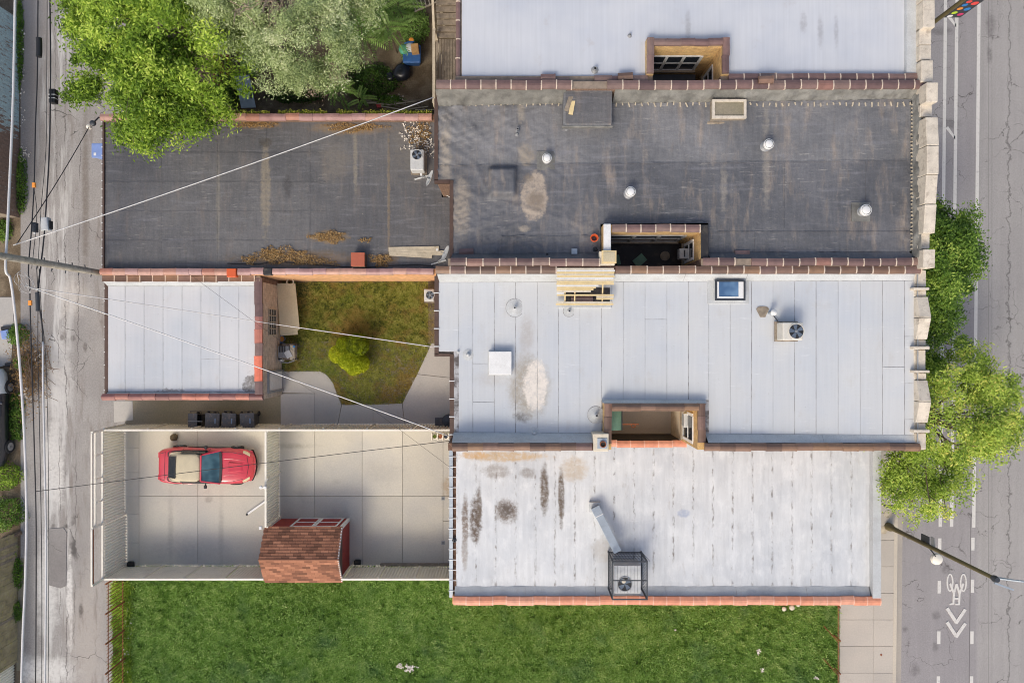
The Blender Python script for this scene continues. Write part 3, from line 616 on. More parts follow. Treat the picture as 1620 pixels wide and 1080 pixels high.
def zdark(x, y):
    z = zr(x); w1 = max(0, min(1, (3.5 - x) / 5)) ; e = min(abs(y - yN), abs(y - yS), abs(x + 3.1) + .2, abs(16.1 - x))
    wr = .02 + .06 * w1 + .025 * max(0, 1 - e / .9)
    rg = lambda v: max(0, 1 - abs(v) * 2.6) ** 2
    s1, t1 = x * .82 - y * .57, x * .57 + y * .82; s2, t2 = x * .94 + y * .34, -x * .34 + y * .94
    z += wr * .28 * fbm(x * .8, y * 1.1, 1, 2) + wr * 1.25 * rg(fbm(s1 * .45 + 7, t1 * 3.4, 4, 2)) * (.3 + max(0, fbm(x * .6, y * .6, 3, 2))) + wr * 1.1 * rg(fbm(s2 * .4, t2 * 4.2 + 3, 9, 2)) * (.2 + max(0, fbm(x * .5 + 9, y * .5, 6, 2)))
    for cx, cy, a, b, h in bumps:
        d = max(abs(x - cx) / a, abs(y - cy) / b); z += h * max(0, min(1, (1.25 - d) * 3.5))
    # long ridge folds running diagonally and the pond lip
    for (ax, ay, bx, by, h) in ((X(716, 6.1), Y(297, 6.1), X(950, 6.2), Y(365, 6.2), .035), (X(752, 6.1), Y(262, 6.1), X(775, 6.1), Y(312, 6.1), .05), (X(780, 6.1), Y(398, 6.1), X(850, 6.2), Y(365, 6.2), .04)):
        t = max(0, min(1, ((x - ax) * (bx - ax) + (y - ay) * (by - ay)) / ((bx - ax) ** 2 + (by - ay) ** 2)))
        d = math.hypot(x - ax - t * (bx - ax), y - ay - t * (by - ay)); z += h * math.exp(-(d / .06) ** 2)
    return z
def in_dark(x, y):
    if x < -2.5 and y < yb + .05: return False
    if x > WX0 - .3 and x < WX1 + .42 and y < WY1 + .42: return False
    return True
gridmesh('roof_membrane', -3.14, X(1443, 7.0), yS, yN, .085, in_dark, zdark, M['dark_roof'], D)
zc = 7.22
cant('flashing', D, 'flash_grey', [(-3.1, yN, zr(-3.1) + .01), (X(893, 6.3), yN, zr(1) + .01)], [(-3.1, LOT[0] - .3, zc), (X(893, 6.3), LOT[0] - .3, zc)], .1, seed=1)
cant('flashing', D, 'flash_grey', [(X(968, 6.3), yN, zr(4) + .01), (X(1462, 6.9), yN, zr(16.2) + .01)], [(X(968, 6.3), LOT[0] - .3, zc), (X(1462, 6.9), LOT[0] - .3, zc)], .1, seed=3)
cant('flashing', D, 'dark_roof', [(-2.5, yS, zr(-2.5) + .005), (WX0 - .3, yS, zr(4) + .005)], [(-2.5, LOT[1] + .3, 7.08), (WX0 - .3, LOT[1] + .3, 7.08)], .02, seed=5)
cant('flashing', D, 'dark_roof', [(WX1 + .4, yS, zr(8) + .005), (16.2, yS, zr(16) + .005)], [(WX1 + .4, LOT[1] + .3, 7.08), (16.4, LOT[1] + .3, 7.08)], .02, seed=6)
cant('flashing', D, 'flash_grey', [(X(1443, 7.0), yS - .2, 6.97), (X(1443, 7.0), yN + .1, 6.97)], [(FRONT - .42, yS - .35, 7.4), (FRONT - .42, yN + .3, 7.4)], .09, seed=8)
# membrane seams: welded laps standing a few mm proud
def seam(p, q, wd=.07, h=.02, mat='dark_roof', name='membrane_lap', par=D):
    (ax, ay), (bx, by) = p, q; L = math.hypot(bx - ax, by - ay); n = max(2, int(L / .25)); nx, ny = -(by - ay) / L, (bx - ax) / L
    rings = []
    for i in range(n + 1):
        x, y = ax + (bx - ax) * i / n, ay + (by - ay) * i / n; j = .012 * fbm(x * 3, y * 3, 7); x += nx * j; y += ny * j
        f = lambda k, dz: (x + nx * k, y + ny * k, zdark(x + nx * k, y + ny * k) + dz)
        rings.append([f(-wd / 2, -.02), f(wd / 2, -.02), f(wd / 2, h * .4), f(-wd / 2, h)])
    MB().loft(rings).build(name, M[mat], par)
ysm = Y(258.5, 6.4)
seam((X(692, 6.1), ysm), (X(1443, 7), ysm)); seam((X(818, 6.2), Y(167, 6.2)), (X(818, 6.2), ysm)); seam((X(742, 6.15), Y(262, 6.15)), (X(742, 6.15), ysm - .02))
seam((X(793, 6.1), Y(374, 6.1)), (X(950, 6.2), Y(374, 6.2)), .05); seam((X(1135, 6.6), Y(366, 6.6)), (X(1443, 6.9), Y(366, 6.9)), .05); seam((X(793, 6.1), Y(374, 6.1)), (X(793, 6.1), Y(397, 6.1)), .05)
seam((X(1370, 6.8), ysm), (X(1370, 6.8), Y(318, 6.8)), .09); seam((X(1194, 6.6), Y(366, 6.6)), (X(1194, 6.6), Y(396, 6.6)), .06); seam((X(1240, 6.65), ysm - .1), (X(1240, 6.65), Y(362, 6.65)), .04)
for k in range(75):          # stitched edge of the north flashing
    px = 702 + k * 10.1
    if 886 < px < 974: continue
    p = RP(px, 165 + random.uniform(-1, 1.5)); ln = random.uniform(.1, .2)
    MB().obox((0, 0, 0), (.05, ln, .03), Matrix.Rotation(random.uniform(-.3, .5), 4, 'Z')).build('flashing_tuck', M['wood_pale'], D, p + Vector((0, 0, .03)))
for k in range(40):
    MB().obox((0, 0, 0), (random.uniform(.08, .15), .045, .03), Matrix.Rotation(random.uniform(-.3, .3), 4, 'Z')).build('flashing_tuck', M['wood_pale'], D, Vector((X(1443, 7.0), yS + .1 + k * (yN - yS - .2) / 40, 7.0)))
tiles(D, (X(690, 7.3), LOT[0] - .15, 7.3), (X(905, 7.3), LOT[0] - .15, 7.3), 'tile_maroon', .34, .64, 'mortar')
tiles(D, (X(960, 7.3), LOT[0] - .15, 7.3), (X(1472, 7.3), LOT[0] - .15, 7.3), 'tile_maroon', .34, .64, 'mortar')
tiles(D, (X(713, 7), LOT[1] + .16, 7.15), (X(948, 7), LOT[1] + .16, 7.15), 'tile_maroon', .3, .64, 'mortar')
tiles(D, (X(1110, 7), LOT[1] + .16, 7.15), (X(1465, 7), LOT[1] + .16, 7.15), 'tile_maroon', .3, .64, 'mortar', skip=(2,))
tiles(D, (WX0 + .05, WY1 + .15, 6.97), (WX1, WY1 + .15, 6.97), 'tile_maroon', .31, .6, 'mortar')
MB().box(WX0 - .29, WX0 + .01, LOT[1] + .6, WY1 + .33, 6.9, 7.06).build('painted_coping', M['white_metal'], D, bevel=.03)
MB().box(WX1 + .02, WX1 + .34, LOT[1] + .3, WY1 + .3, 6.6, 6.99).build('parapet_flashing', M['tar'], D, bevel=.02)
MB().box(-3.26, -3.1, yb, LOT[0] - .3, 5.9, 6.16).build('gutter', M['brown_metal'], D); MB().box(-2.62, -2.46, LOT[1] + .3, yb, 5.9, 6.16).build('gutter', M['brown_metal'], D)
MB().box(-3.26, -2.6, yb - .1, yb + .03, 5.9, 6.16).build('gutter', M['brown_metal'], D)
# windows of the light well
def window(par, x0, x1, y0, y1, z0, z1, face, n, fm='grey_metal', proud=.05):
    """face 's' looks south at y0, face 'w' looks west at x0; n panes"""
    w = MB(); fr = .07
    if face == 's':
        L = x1 - x0; y = y0
        for i in range(n + 1):
            xx = x0 + L * i / n; w.box(xx - .06, xx + .06, y - proud, y + .02, z0, z1)
        for zz in (z0, (z0 + z1) / 2, z1): w.box(x0 + .06, x1 - .06, y - proud * .9, y + .02, zz - .035, zz + .035)
        o = w.build('window_frame', M[fm], par)
        for i in range(n): MB().box(x0 + L * i / n + .06, x0 + L * (i + 1) / n - .06, y - .02, y + .01, z0 + .03, z1 - .03).build('pane', M['dark_glass'], o)
        MB().box(x0 - .1, x1 + .1, y - .12, y + .01, z0 - .13, z0 - .04).build('sill', M['wood_grey'], o)
    else:
        L = y1 - y0; x = x0
        for i in range(n + 1):
            yy = y0 + L * i / n; w.box(x - proud, x + .02, yy - .06, yy + .06, z0, z1)
        for zz in (z0, (z0 + z1) / 2, z1): w.box(x - proud * .9, x + .02, y0 + .06, y1 - .06, zz - .035, zz + .035)
        o = w.build('window_frame', M[fm], par)
        for i in range(n): MB().box(x - .02, x + .01, y0 + L * i / n + .06, y0 + L * (i + 1) / n - .06, z0 + .03, z1 - .03).build('pane', M['dark_glass'], o)
        MB().box(x - .12, x + .01, y0 - .1, y1 + .1, z0 - .13, z0 - .04).build('sill', M['wood_grey'], o)
window(D, WX0 + .1, WX1 - .4, WY1, WY1, 4.6, 6.2, 's', 3); window(D, WX1, WX1, LOT[1] + .45, WY1 - .2, 4.5, 6.0, 'w', 1, 'white_metal')
def zstone(px): return H - FRONT * F / (px - 810)
def stone(par, py0, py1, pz0, pz1, x0=FRONT - .46, mat='limestone', name='parapet_stone', base=6.6):
    z0, z1 = zstone(pz0), zstone(pz1); y0, y1 = Y(py0, z0), Y(py1, z1)
    g = .012
    MB().box(x0, FRONT + random.uniform(0, .02), y1 + g, y0 - g, base, 0, 0, [z1, z1, z0, z0]).build(name, M[mat], par, bevel=.02)
for a, b, p, q in ((130, 162, 1484.5, 1483.5), (162, 185, 1474, 1474), (185, 230, 1483, 1485), (230, 276, 1485, 1485), (276, 323, 1484, 1481), (323, 369, 1482, 1479), (369, 394, 1471, 1470.5), (394, 424, 1479.5, 1479)): stone(D, a, b, p, q)
# ------------------------------------------------------------------ white-roofed middle building
B = thing('brick_building', (6.5, -.7, 0), 'two-storey building with pale strip-seamed roof and peaked stone front, south of black roof', 'building')
BX0, BX1, BY1 = X(968, 7.0), X(1105, 7.0), Y(650, 7.0)      # notch in its south wall
yn = Y(560, 6.15); RS = -3.8
wall(B, -2.6, FRONT - .4, LOT[1] - .3, LOT[1] - .005, 0, 7.06, 'brown_brick')
wall(B, -2.6, BX0 - .3, LOT[2] + .005, LOT[2] + .3, 0, 7.04, 'brown_brick'); wall(B, BX1 + .3, FRONT - .4, LOT[2] + .005, LOT[2] + .3, 0, 7.04, 'brown_brick')
wall(B, FRONT - .4, FRONT, LOT[2] + .005, LOT[1] - .005, 0, 6.9, 'limestone')
wall(B, -2.6, -2.45, LOT[2] + .3, yn, 0, 6.0, 'brown_brick'); wall(B, -3.2, -3.05, yn, LOT[1] - .005, 0, 6.0, 'brown_brick'); wall(B, -3.05, -2.45, yn, yn + .15, 0, 6.0, 'brown_brick')
wall(B, BX1, BX1 + .3, LOT[2] + .005, BY1 + .3, 3.9, 6.86, 'buff_brick'); wall(B, BX1, BX1 + .3, LOT[2] + .005, BY1 + .3, 2.0, 3.9, 'stucco')
wall(B, BX0 - .3, BX0, LOT[2] + .005, BY1 + .3, 2.0, 6.86, 'buff_brick'); wall(B, BX0, BX1, BY1, BY1 + .3, 2.0, 6.86, 'buff_brick')
MB().box(BX0, BX1, LOT[2] + .02, BY1, 2.0, 2.2).build('well_floor', M['yard_concrete'], B)
for a, b in ((X(983, 2.2), X(1064, 2.2)),): MB().box(a, b, Y(678, 2.2), BY1 - .05, 2.2, 2.215).build('floor_mat', M['yard_concrete'], B)
def rsheet(par, x0, x1, y0, y1, mat, dz=0, name='roof_sheet', th=.02):
    za, zb = zr(x0) + dz, zr(x1) + dz
    MB().box(x0, x1, y0, y1, min(za, zb) - .04, 0, 0, [za, zb, zb, za]).build(name, M[mat], par)
def deck(par, x0, x1, y0, y1):
    za, zb = zr(x0) - .012, zr(x1) - .012
    MB().box(x0, x1, y0, y1, za - .4, 0, 0, [za, zb, zb, za]).build('roof_deck', M['seam'], par)
deck(B, -3.1, -2.45, yn + .1, LOT[1] - .3); deck(B, -2.45, BX0 - .3, LOT[2] + .3, LOT[1] - .3); deck(B, BX0 - .3, BX1 + .3, BY1 + .3, LOT[1] - .3); deck(B, BX1 + .3, FRONT - .4, LOT[2] + .3, LOT[1] - .3)
RN = Y(446, 6.4); g = .011
xs = [692, 725.7, 748, 782, 815.7, 850, 883.7, 917.5, 951.7, 986, 1020.5, 1055, 1089, 1121.5, 1155, 1189, 1223, 1257, 1291, 1326, 1361, 1396, 1431, 1453]
for i, (a, b) in enumerate(zip(xs[:-1], xs[1:])):
    g = random.uniform(.004, .014); x0, x1 = RP(a, 540).x + g, RP(b, 540).x - g; dz = random.uniform(0, .006); m = (x0 + x1) / 2
    segs = [[yn + .12, RN]] if i == 0 else [[RS, RN]]
    if i == 1: segs = [[RS, RN]]
    if m > BX0 - .3 and m < BX1 + .35: segs = [[BY1 + .42, RN]]
    cuts = {1: [], 2: [Y(575, 6.2), Y(636, 6.2)], 10: [Y(505, 6.5)], 21: [Y(580, 6.8)], 22: [Y(532, 6.9), Y(606, 6.9), Y(663, 6.9)]}.get(i, [])
    for (y0, y1) in segs:
        c = sorted([y0] + [q for q in cuts if y0 < q < y1] + [y1])
        for u, v in zip(c[:-1], c[1:]):
            if i == 1: x0 = max(x0, RP(717, 540).x) if v <= yn else x0
            rsheet(B, x0, x1, u + (.008 if u != y0 else 0), v - (.008 if v != y1 else 0), 'white_roof', dz)
for (a, b) in ((-3.05, BX0 + 3), (BX0 + 3.01, BX1 + 2), (BX1 + 2.01, FRONT - .45)):
    cant('flashing', B, 'flash_white', [(a, RN + .01, zr(a) + .004), (b, RN + .01, zr(b) + .004)], [(a, LOT[1] - .31, 7.04), (b, LOT[1] - .31, 7.04)], .008, seed=a)
for (a, b) in ((-2.45, BX0 - .35), (BX1 + .4, X(1300, 6.8)), (X(1300, 6.8) + .01, FRONT - .42)):
    cant('flashing', B, 'flash_white', [(a, RS - .01, zr(a) + .004), (b, RS - .01, zr(b) + .004)], [(a, LOT[2] + .31, 7.02), (b, LOT[2] + .31, 7.02)], .008, seed=b)
cant('flashing', B, 'flash_white', [(X(1453, 6.95), LOT[2] + .35, 6.96), (X(1453, 6.95), LOT[1] - .35, 6.96)], [(FRONT - .44, LOT[2] + .35, 7.15), (FRONT - .44, LOT[1] - .35, 7.15)], .01, seed=2)
cant('flashing', B, 'flash_white', [(BX0 - .35, BY1 + .43, zr(4)), (BX1 + .4, BY1 + .43, zr(8))], [(BX0 - .35, BY1 + .31, 6.85), (BX1 + .4, BY1 + .31, 6.85)], .005, seed=4)
tiles(B, (X(690, 6.9), LOT[1] - .15, 7.1), (X(880, 6.9), LOT[1] - .15, 7.1), 'tile_brown', .3, .64, 'mortar'); tiles(B, (X(972, 6.9), LOT[1] - .15, 7.1), (X(1452, 6.9), LOT[1] - .15, 7.1), 'tile_brown', .3, .64, 'mortar')
tiles(B, (X(716, 6.9), LOT[2] + .15, 7.08), (X(935, 6.9), LOT[2] + .15, 7.08), 'tile_brown', .3, .64, 'tile_brown', ridge=.12)
tiles(B, (X(1112, 6.9), LOT[2] + .15, 7.08), (X(1450, 6.9), LOT[2] + .15, 7.08), 'tile_brown', .3, .64, 'tile_brown', ridge=.12)
tiles(B, (BX0 - .15, LOT[2] + .25, 6.92), (BX0 - .15, BY1 + .3, 6.92), 'tile_brown', .3, .55); tiles(B, (BX1 + .15, LOT[2] + .3, 6.92), (BX1 + .15, BY1 + .3, 6.92), 'tile_brown', .3, .55)
tiles(B, (BX0, BY1 + .15, 6.92), (BX1, BY1 + .15, 6.92), 'tile_brown', .3, .6, ridge=.15)
window(B, BX1, BX1, LOT[2] + .2, BY1 - .25, 4.6, 6.2, 'w', 1, 'white_metal')
for (a, b, y0, y1) in ((-3.26, -3.08, yn, LOT[1] - .3), (-2.62, -2.44, LOT[2] + .2, yn)):
    gt = MB().box(a, b, y0, y1, 5.9, 6.12).build('gutter', M['brown_metal'], B)
    for k in range(int((y1 - y0) / .75)): MB().box(a - .02, b + .03, y0 + .3 + k * .75, y0 + .34 + k * .75, 6.1, 6.14).build('bracket', M['white_metal'], gt)
MB().box(-3.26, -2.6, yn - .1, yn + .03, 5.9, 6.12).build('gutter', M['brown_metal'], B)
for a, b, p, q in ((427, 454, 1465, 1465), (459, 469, 1465, 1465), (469, 502, 1468, 1473.5), (502, 537, 1473.5, 1467), (537, 547, 1464, 1464), (553, 585, 1464, 1464), (590, 601, 1465, 1465), (601, 635, 1467, 1473), (635, 669, 1473, 1467), (669, 679, 1464, 1464), (685, 711, 1465, 1465)): stone(B, a, b, p, q, base=6.5)
for a, b in ((454, 459), (547, 553), (585, 590), (679, 685)): stone(B, a, b, 1470.5, 1470.5, FRONT - .62, name='parapet_fin', base=6.5)
# ------------------------------------------------------------------ north white-roofed building
N = thing('brick_building', (7, 15, 0), 'building with coated pale blue-white roof at the top edge of the photo', 'building')
NX0, NX1, NY1 = X(1034.5, 7.3), X(1143, 7.3), Y(72, 7.3); zn = 6.95
wall(N, -2.3, NX0, LOT[0] + .005, LOT[0] + .3, 0, 7.05, 'brown_brick'); wall(N, NX1, FRONT - .4, LOT[0] + .005, LOT[0] + .3, 0, 7.05, 'brown_brick')
wall(N, FRONT - .4, FRONT, LOT[0] + .005, 26, 0, 7.1, 'limestone'); wall(N, -2.3, -2.05, LOT[0] + .3, 26, 0, 6.9, 'brown_brick'); wall(N, -2.3, FRONT - .4, 26, 26.3, 0, 7, 'brown_brick')
wall(N, NX0 - .28, NX0, LOT[0] + .3, NY1 + .3, 3.5, 7.2, 'buff_brick'); wall(N, NX1, NX1 + .28, LOT[0] + .3, NY1 + .3, 3.5, 7.2, 'buff_brick'); wall(N, NX0, NX1, NY1, NY1 + .28, 3.5, 7.2, 'buff_brick')
MB().box(NX0, NX1, LOT[0] + .005, NY1, 3.3, 3.6).build('well_floor', M['tar'], N)
for (a, b, c, d) in ((-2.05, NX0 - .28, LOT[0] + .3, NY1 + .28), (NX1 + .28, FRONT - .4, LOT[0] + .3, NY1 + .28), (-2.05, FRONT - .4, NY1 + .28, 26)):
    gridmesh('roof_coating', a, b, c, d, .3, lambda x, y: True, lambda x, y: zn + .02 * fbm(x * .7, y * .4, 2), M['coated_roof'], N)
wall(N, FRONT - .85, FRONT - .42, LOT[0] + .35, 26, 6.6, 7.12, 'flash_white', 'flashing')
window(N, NX0 + .05, NX1 - .55, NY1, NY1, 4.9, 6.3, 's', 3, 'ac_grey'); window(N, NX1, NX1, LOT[0] + .3, NY1 - .3, 4.7, 6.0, 'w', 1, 'ac_grey')
MB().box(NX0, NX1 - .35, NY1 - .75, NY1 - .1, 4.0, 4.55).build('ledge', M['steel_dark'], N)
tiles(N, (X(940, 7.1), LOT[0] + .16, 7.08), (X(1024, 7.1), LOT[0] + .16, 7.08), 'tile_maroon', .26, .62); tiles(N, (X(814, 7.1), LOT[0] + .13, 7.06), (X(900, 7.1), LOT[0] + .13, 7.06), 'tile_maroon', .2, .62)
tiles(N, (X(1152, 7.15), LOT[0] + .2, 7.13), (X(1457, 7.15), LOT[0] + .2, 7.13), 'tile_maroon', .32, .64, 'mortar')
tiles(N, (NX0 - .14, LOT[0] + .32, 7.26), (NX0 - .14, NY1 + .3, 7.26), 'tile_maroon', .27, .6); tiles(N, (NX1 + .14, LOT[0] + .32, 7.26), (NX1 + .14, NY1 + .3, 7.26), 'tile_maroon', .27, .6)
tiles(N, (NX0, NY1 + .14, 7.26), (NX1, NY1 + .14, 7.26), 'tile_maroon', .27, .58)
tiles(N, (-2.2, LOT[0] + .3, 6.95), (-2.2, 20, 6.95), 'tile_maroon', .17, .8, 'mortar')
for a, b, p, q in ((-60, 0, 1479, 1479), (0, 44, 1479, 1479), (44, 71, 1473, 1473), (71, 95, 1473, 1473), (95, 130, 1476, 1476)): stone(N, a, b, p, q, base=6.8)
# ------------------------------------------------------------------ low silver-roofed building
Lw = thing('brick_building', (7, -8, 0), 'low one-storey building with dirty silver-white roof and orange tile edge beside the big lawn', 'building')
zl = 3.68
wall(Lw, -2.7, FRONT - .25, LOT[3], LOT[3] + .35, 0, 3.85, 'orange_brick'); wall(Lw, -2.7, -2.4, LOT[3] + .35, LOT[2] - .005, 0, 3.55, 'brown_brick')
wall(Lw, FRONT - .55, FRONT - .25, LOT[3] + .35, LOT[2] - .005, 0, 3.95, 'limestone'); wall(Lw, -2.4, FRONT - .55, LOT[2] - .3, LOT[2] - .005, 0, 3.6, 'brown_brick')
MB().box(-2.4, FRONT - .55, LOT[3] + .35, LOT[2] - .3, zl - .4, zl - .06).build('roof_deck', M['seam'], Lw)
def zlow(x, y): return zl + .02 * fbm(x * 1.2, y * .9, 9) + .012 * abs(((x / .9 + 100.28) % 1) - .5)
xa = [-2.55 + i * .95 for i in range(20)] + [X(1376, zl)]
for a, b in zip(xa[:-1], xa[1:]):
    gridmesh('roof_sheet', a, b, Y(927, zl), LOT[2] - .01, .16, lambda x, y: True, lambda x, y, q=random.uniform(0, .006): zlow(x, y) + q, M['silver_roof'], Lw)
for i in range(6):
    a, b = -2.6 + i * 3.2, -2.6 + (i + 1) * 3.2 - .01; b = min(b, FRONT - .6)
    cant('flashing', Lw, 'flash_white', [(a, Y(927, zl) + .01, zl + .01), (b, Y(927, zl) + .01, zl + .01)], [(a, LOT[3] + .34, 3.86), (b, LOT[3] + .34, 3.86)], .015, seed=i)
MB().box(X(1377, zl), FRONT - .56, LOT[3] + .36, LOT[2] - .02, 3.5, 3.9).build('flashing', M['flash_white'], Lw, bevel=.06)
MB().box(FRONT - .58, FRONT - .2, LOT[3] + .3, LOT[2] - .02, 3.95, 4.02).build('metal_cap', M['flash_white'], Lw, bevel=.01)
tiles(Lw, (X(717, 3.95), LOT[3] + .17, 3.93), (X(1393, 3.95), LOT[3] + .17, 3.93), 'tile_orange', .38, .6, 'tile_joint', ridge=.1)
wall(Lw, BX0, BX1 - .02, LOT[2] - .31, LOT[2] - .004, 2.2, 4.05, 'tar', 'parapet'); tiles(Lw, (BX0 + .02, LOT[2] - .16, 4.12), (BX1 + .25, LOT[2] - .16, 4.12), 'tile_orange', .3, .6, 'tile_joint')
gt = MB().box(-2.86, -2.7, LOT[3] + .2, LOT[2] - .02, 3.4, 3.66).build('gutter', M['galv'], Lw)
for k in range(15): MB().box(-2.9, -2.55, LOT[3] + .5 + k * .47, LOT[3] + .53 + k * .47, 3.66, 3.69).build('bracket', M['white_metal'], gt)
# ------------------------------------------------------------------ rear one-storey building with grey-black roof
R = thing('rear_building', (-11, 6.8, 0), 'one-storey rear building with flat grey-black roof beside the alley, leafy tree over its corner', 'building')
RX0 = X(165, 3.0); zrr = 3.0
wall(R, RX0, -3.4, LOT[0] - .28, LOT[0], 0, 3.25, 'brown_brick'); wall(R, RX0, -2.66, LOT[1] + .02, LOT[1] + .3, 0, 3.28, 'orange_brick')
wall(R, RX0, RX0 + .25, LOT[1] + .3, LOT[0] - .28, 0, 2.9, 'brown_brick'); wall(R, -3.5, -3.28, yb, LOT[0] - .28, 0, 2.9, 'brown_brick'); wall(R, -2.9, -2.66, LOT[1] + .3, yb, 0, 2.9, 'brown_brick')
def zrear(x, y): return zrr + .018 * fbm(x * .8, y * .9, 3) + .02 * max(0, fbm(x * 2.2, y * .5, 12)) * (1 if x < -10 else .6)
gridmesh('roof_membrane', RX0 + .02, -2.68, LOT[1] + .3, LOT[0] - .28, .12, lambda x, y: x < -3.3 or y < yb - .05, zrear, M['rear_roof'], R)
for k in range(1, 5):
    y = LOT[1] + .3 + k * 1.36
    rings = [[(x, y + j - .03, zrear(x, y) - .01), (x, y + j + .03, zrear(x, y) - .01), (x, y + j + .03, zrear(x, y) + .006), (x, y + j - .03, zrear(x, y) + .014)] for x in np.linspace(RX0 + .1, -8.7, 40) for j in [.03 * fbm(x, k * 3, 1)]]
    MB().loft(rings).build('membrane_lap', M['rear_roof'], R)
for px in (255, 343, 420, 490, 615):
    x = X(px, 3); rings = [[(x + j - .035, y, zrear(x, y) - .01), (x + j + .035, y, zrear(x, y) - .01), (x + j + .035, y, zrear(x, y) + .006), (x + j - .035, y, zrear(x, y) + .014)] for y in np.linspace(LOT[1] + .4, LOT[0] - .4, 24) for j in [.03 * fbm(px, y, 1)]]
    MB().loft(rings).build('membrane_lap', M['rear_roof'], R)
tiles(R, (X(160, 3.3), LOT[0] - .15, 3.33), (X(683, 3.3), LOT[0] - .15, 3.33), 'tile_pink', .3, .61, 'tile_pink')
tiles(R, (X(160, 3.3), LOT[1] + .16, 3.36), (X(361, 3.3), LOT[1] + .16, 3.36), 'tile_pink', .3, .61, 'tile_pink'); tiles(R, (X(377, 3.3), LOT[1] + .16, 3.36), (X(418, 3.3), LOT[1] + .16, 3.36), 'tile_pink', .3, .61)
tiles(R, (X(432, 3.3), LOT[1] + .16, 3.36), (X(686, 3.3), LOT[1] + .16, 3.36), 'tile_pink', .28, .61, 'tile_pink')
MB().box(X(361, 3.3), X(376, 3.3), LOT[1] - .1, LOT[1] + .3, 3.2, 3.5).build('broken_tile', M['clay'], R, bevel=.03); MB().box(X(418, 3.3), X(432, 3.3), LOT[1] - .02, LOT[1] + .34, 3.2, 3.46).build('tar_patch', M['tar'], R, bevel=.05)
ed = MB().box(RX0 - .05, RX0 + .03, LOT[1] + .3, LOT[0] - .28, 2.85, 3.07).build('drip_edge', M['brown_metal'], R)
for k in range(18): MB().box(RX0 - .09, RX0 - .04, LOT[1] + .5 + k * .39, LOT[1] + .54 + k * .39, 3.0, 3.08).build('bracket', M['white_metal'], ed)
# ------------------------------------------------------------------ garage
G = thing('garage', (-15.3, .2, 0), 'square garage with white strip-seamed roof and terracotta tile edges beside the alley', 'garage')
gx0, gx1, gy0, gy1 = X(167, 2.7), -11.72, -2.72, LOT[1]
wall(G, gx0, gx1, gy0, gy0 + .25, 0, 2.72, 'grey_brick'); wall(G, gx1 - .25, gx1, gy0 + .25, gy1 - .26, 0, 2.86, 'grey_brick'); wall(G, gx0, gx1, gy1 - .25, gy1, 0, 3.0, 'brown_brick'); wall(G, gx0, gx0 + .2, gy0 + .25, gy1 - .25, 0, 2.5, 'grey_brick')
MB().box(gx0 + .05, gx1 - .25, gy0 + .25, gy1 - .25, 2.4, 2.59).build('roof_deck', M['seam'], G)
gxs = [168, 198, 228, 258, 288, 318, 348, 378, 405]
for i, (a, b) in enumerate(zip(gxs[:-1], gxs[1:])):
    x0, x1 = X(a, 2.6) + .011, X(b, 2.6) - .011; c = [gy0 + .34, gy1 - .45]
    if i == 5: c = [gy0 + .34, Y(568, 2.6), gy1 - .45]
    if i == 6: c = [gy0 + .34, Y(570, 2.6), gy1 - .45]
    for u, v in zip(c[:-1], c[1:]): MB().box(x0, x1, u + .008, v - .008, 2.55, 2.6 + random.uniform(0, .006)).build('roof_sheet', M['garage_roof'], G)
cant('flashing', G, 'flash_white', [(gx0 + .05, gy1 - .44, 2.605), (gx1 - .25, gy1 - .44, 2.605)], [(gx0 + .05, gy1 - .26, 2.97), (gx1 - .25, gy1 - .26, 2.97)], .01)
cant('flashing', G, 'flash_white', [(gx0 + .05, gy0 + .33, 2.605), (gx1 - .25, gy0 + .33, 2.605)], [(gx0 + .05, gy0 + .26, 2.72), (gx1 - .25, gy0 + .26, 2.72)], .01)
tiles(G, (X(162, 2.8), gy0 + .13, 2.78), (X(416, 2.8), gy0 + .13, 2.78), 'tile_mixed', .3, .61, 'tile_mixed', ridge=.13)
tiles(G, (X(163, 3), gy1 - .13, 3.03), (X(404, 3), gy1 - .13, 3.03), 'tile_brown', .28, .61, 'mortar', ridge=.04)
yt = [440, 461, 481, 501, 521, 543, 563, 583, 603, 624]
for i, (a, b) in enumerate(zip(yt[:-1], yt[1:])):
    tiles(G, (gx1 - .11, Y(b, 2.9), 2.92), (gx1 - .11, Y(a, 2.9), 2.92), 'tile_red' if i in (6, 7) else ('tile_maroon' if i not in (3, 4) else 'tile_mixed'), .36, .65, None)
dr = MB().box(gx1, gx1 + .04, Y(615, 0) + .03, Y(586, 0) - .03, .1, 2.0).build('door', M['bluegrey'] if 0 else M['white_metal'], G)
f = MB(); ya, yb2 = Y(616, 0), Y(585, 0)
f.box(gx1, gx1 + .09, ya - .04, ya + .06, 0, 2.1); f.box(gx1, gx1 + .09, yb2 - .06, yb2 + .04, 0, 2.1); f.box(gx1, gx1 + .09, ya + .06, yb2 - .06, 2.02, 2.1); f.build('frame', M['grey_metal'], dr)
wd = MB(); y0, y1 = Y(530, .8), Y(490, .8)
wd.box(gx1 - .02, gx1 + .012, y0, y1, .95, 1.95); wo = wd.build('window', M['dark_glass'], G)
for k in range(5): MB().box(gx1 + .01, gx1 + .05, y0 + (y1 - y0) * k / 4 - .02, y0 + (y1 - y0) * k / 4 + .02, .93, 1.97).build('bar', M['wood_pale'], wo)
for k in range(4): MB().box(gx1 + .015, gx1 + .045, y0, y1, .95 + k * .33, .98 + k * .33).build('bar', M['wood_pale'], wo)
ge = MB().box(gx0 - .1, gx0 + .06, gy0 + .1, gy1 - .3, 2.42, 2.62).build('gutter', M['brown_metal'], G)
for k in range(9): MB().box(gx0 - .13, gx0 - .08, gy0 + .4 + k * .6, gy0 + .44 + k * .6, 2.55, 2.63).build('bracket', M['white_metal'], ge)
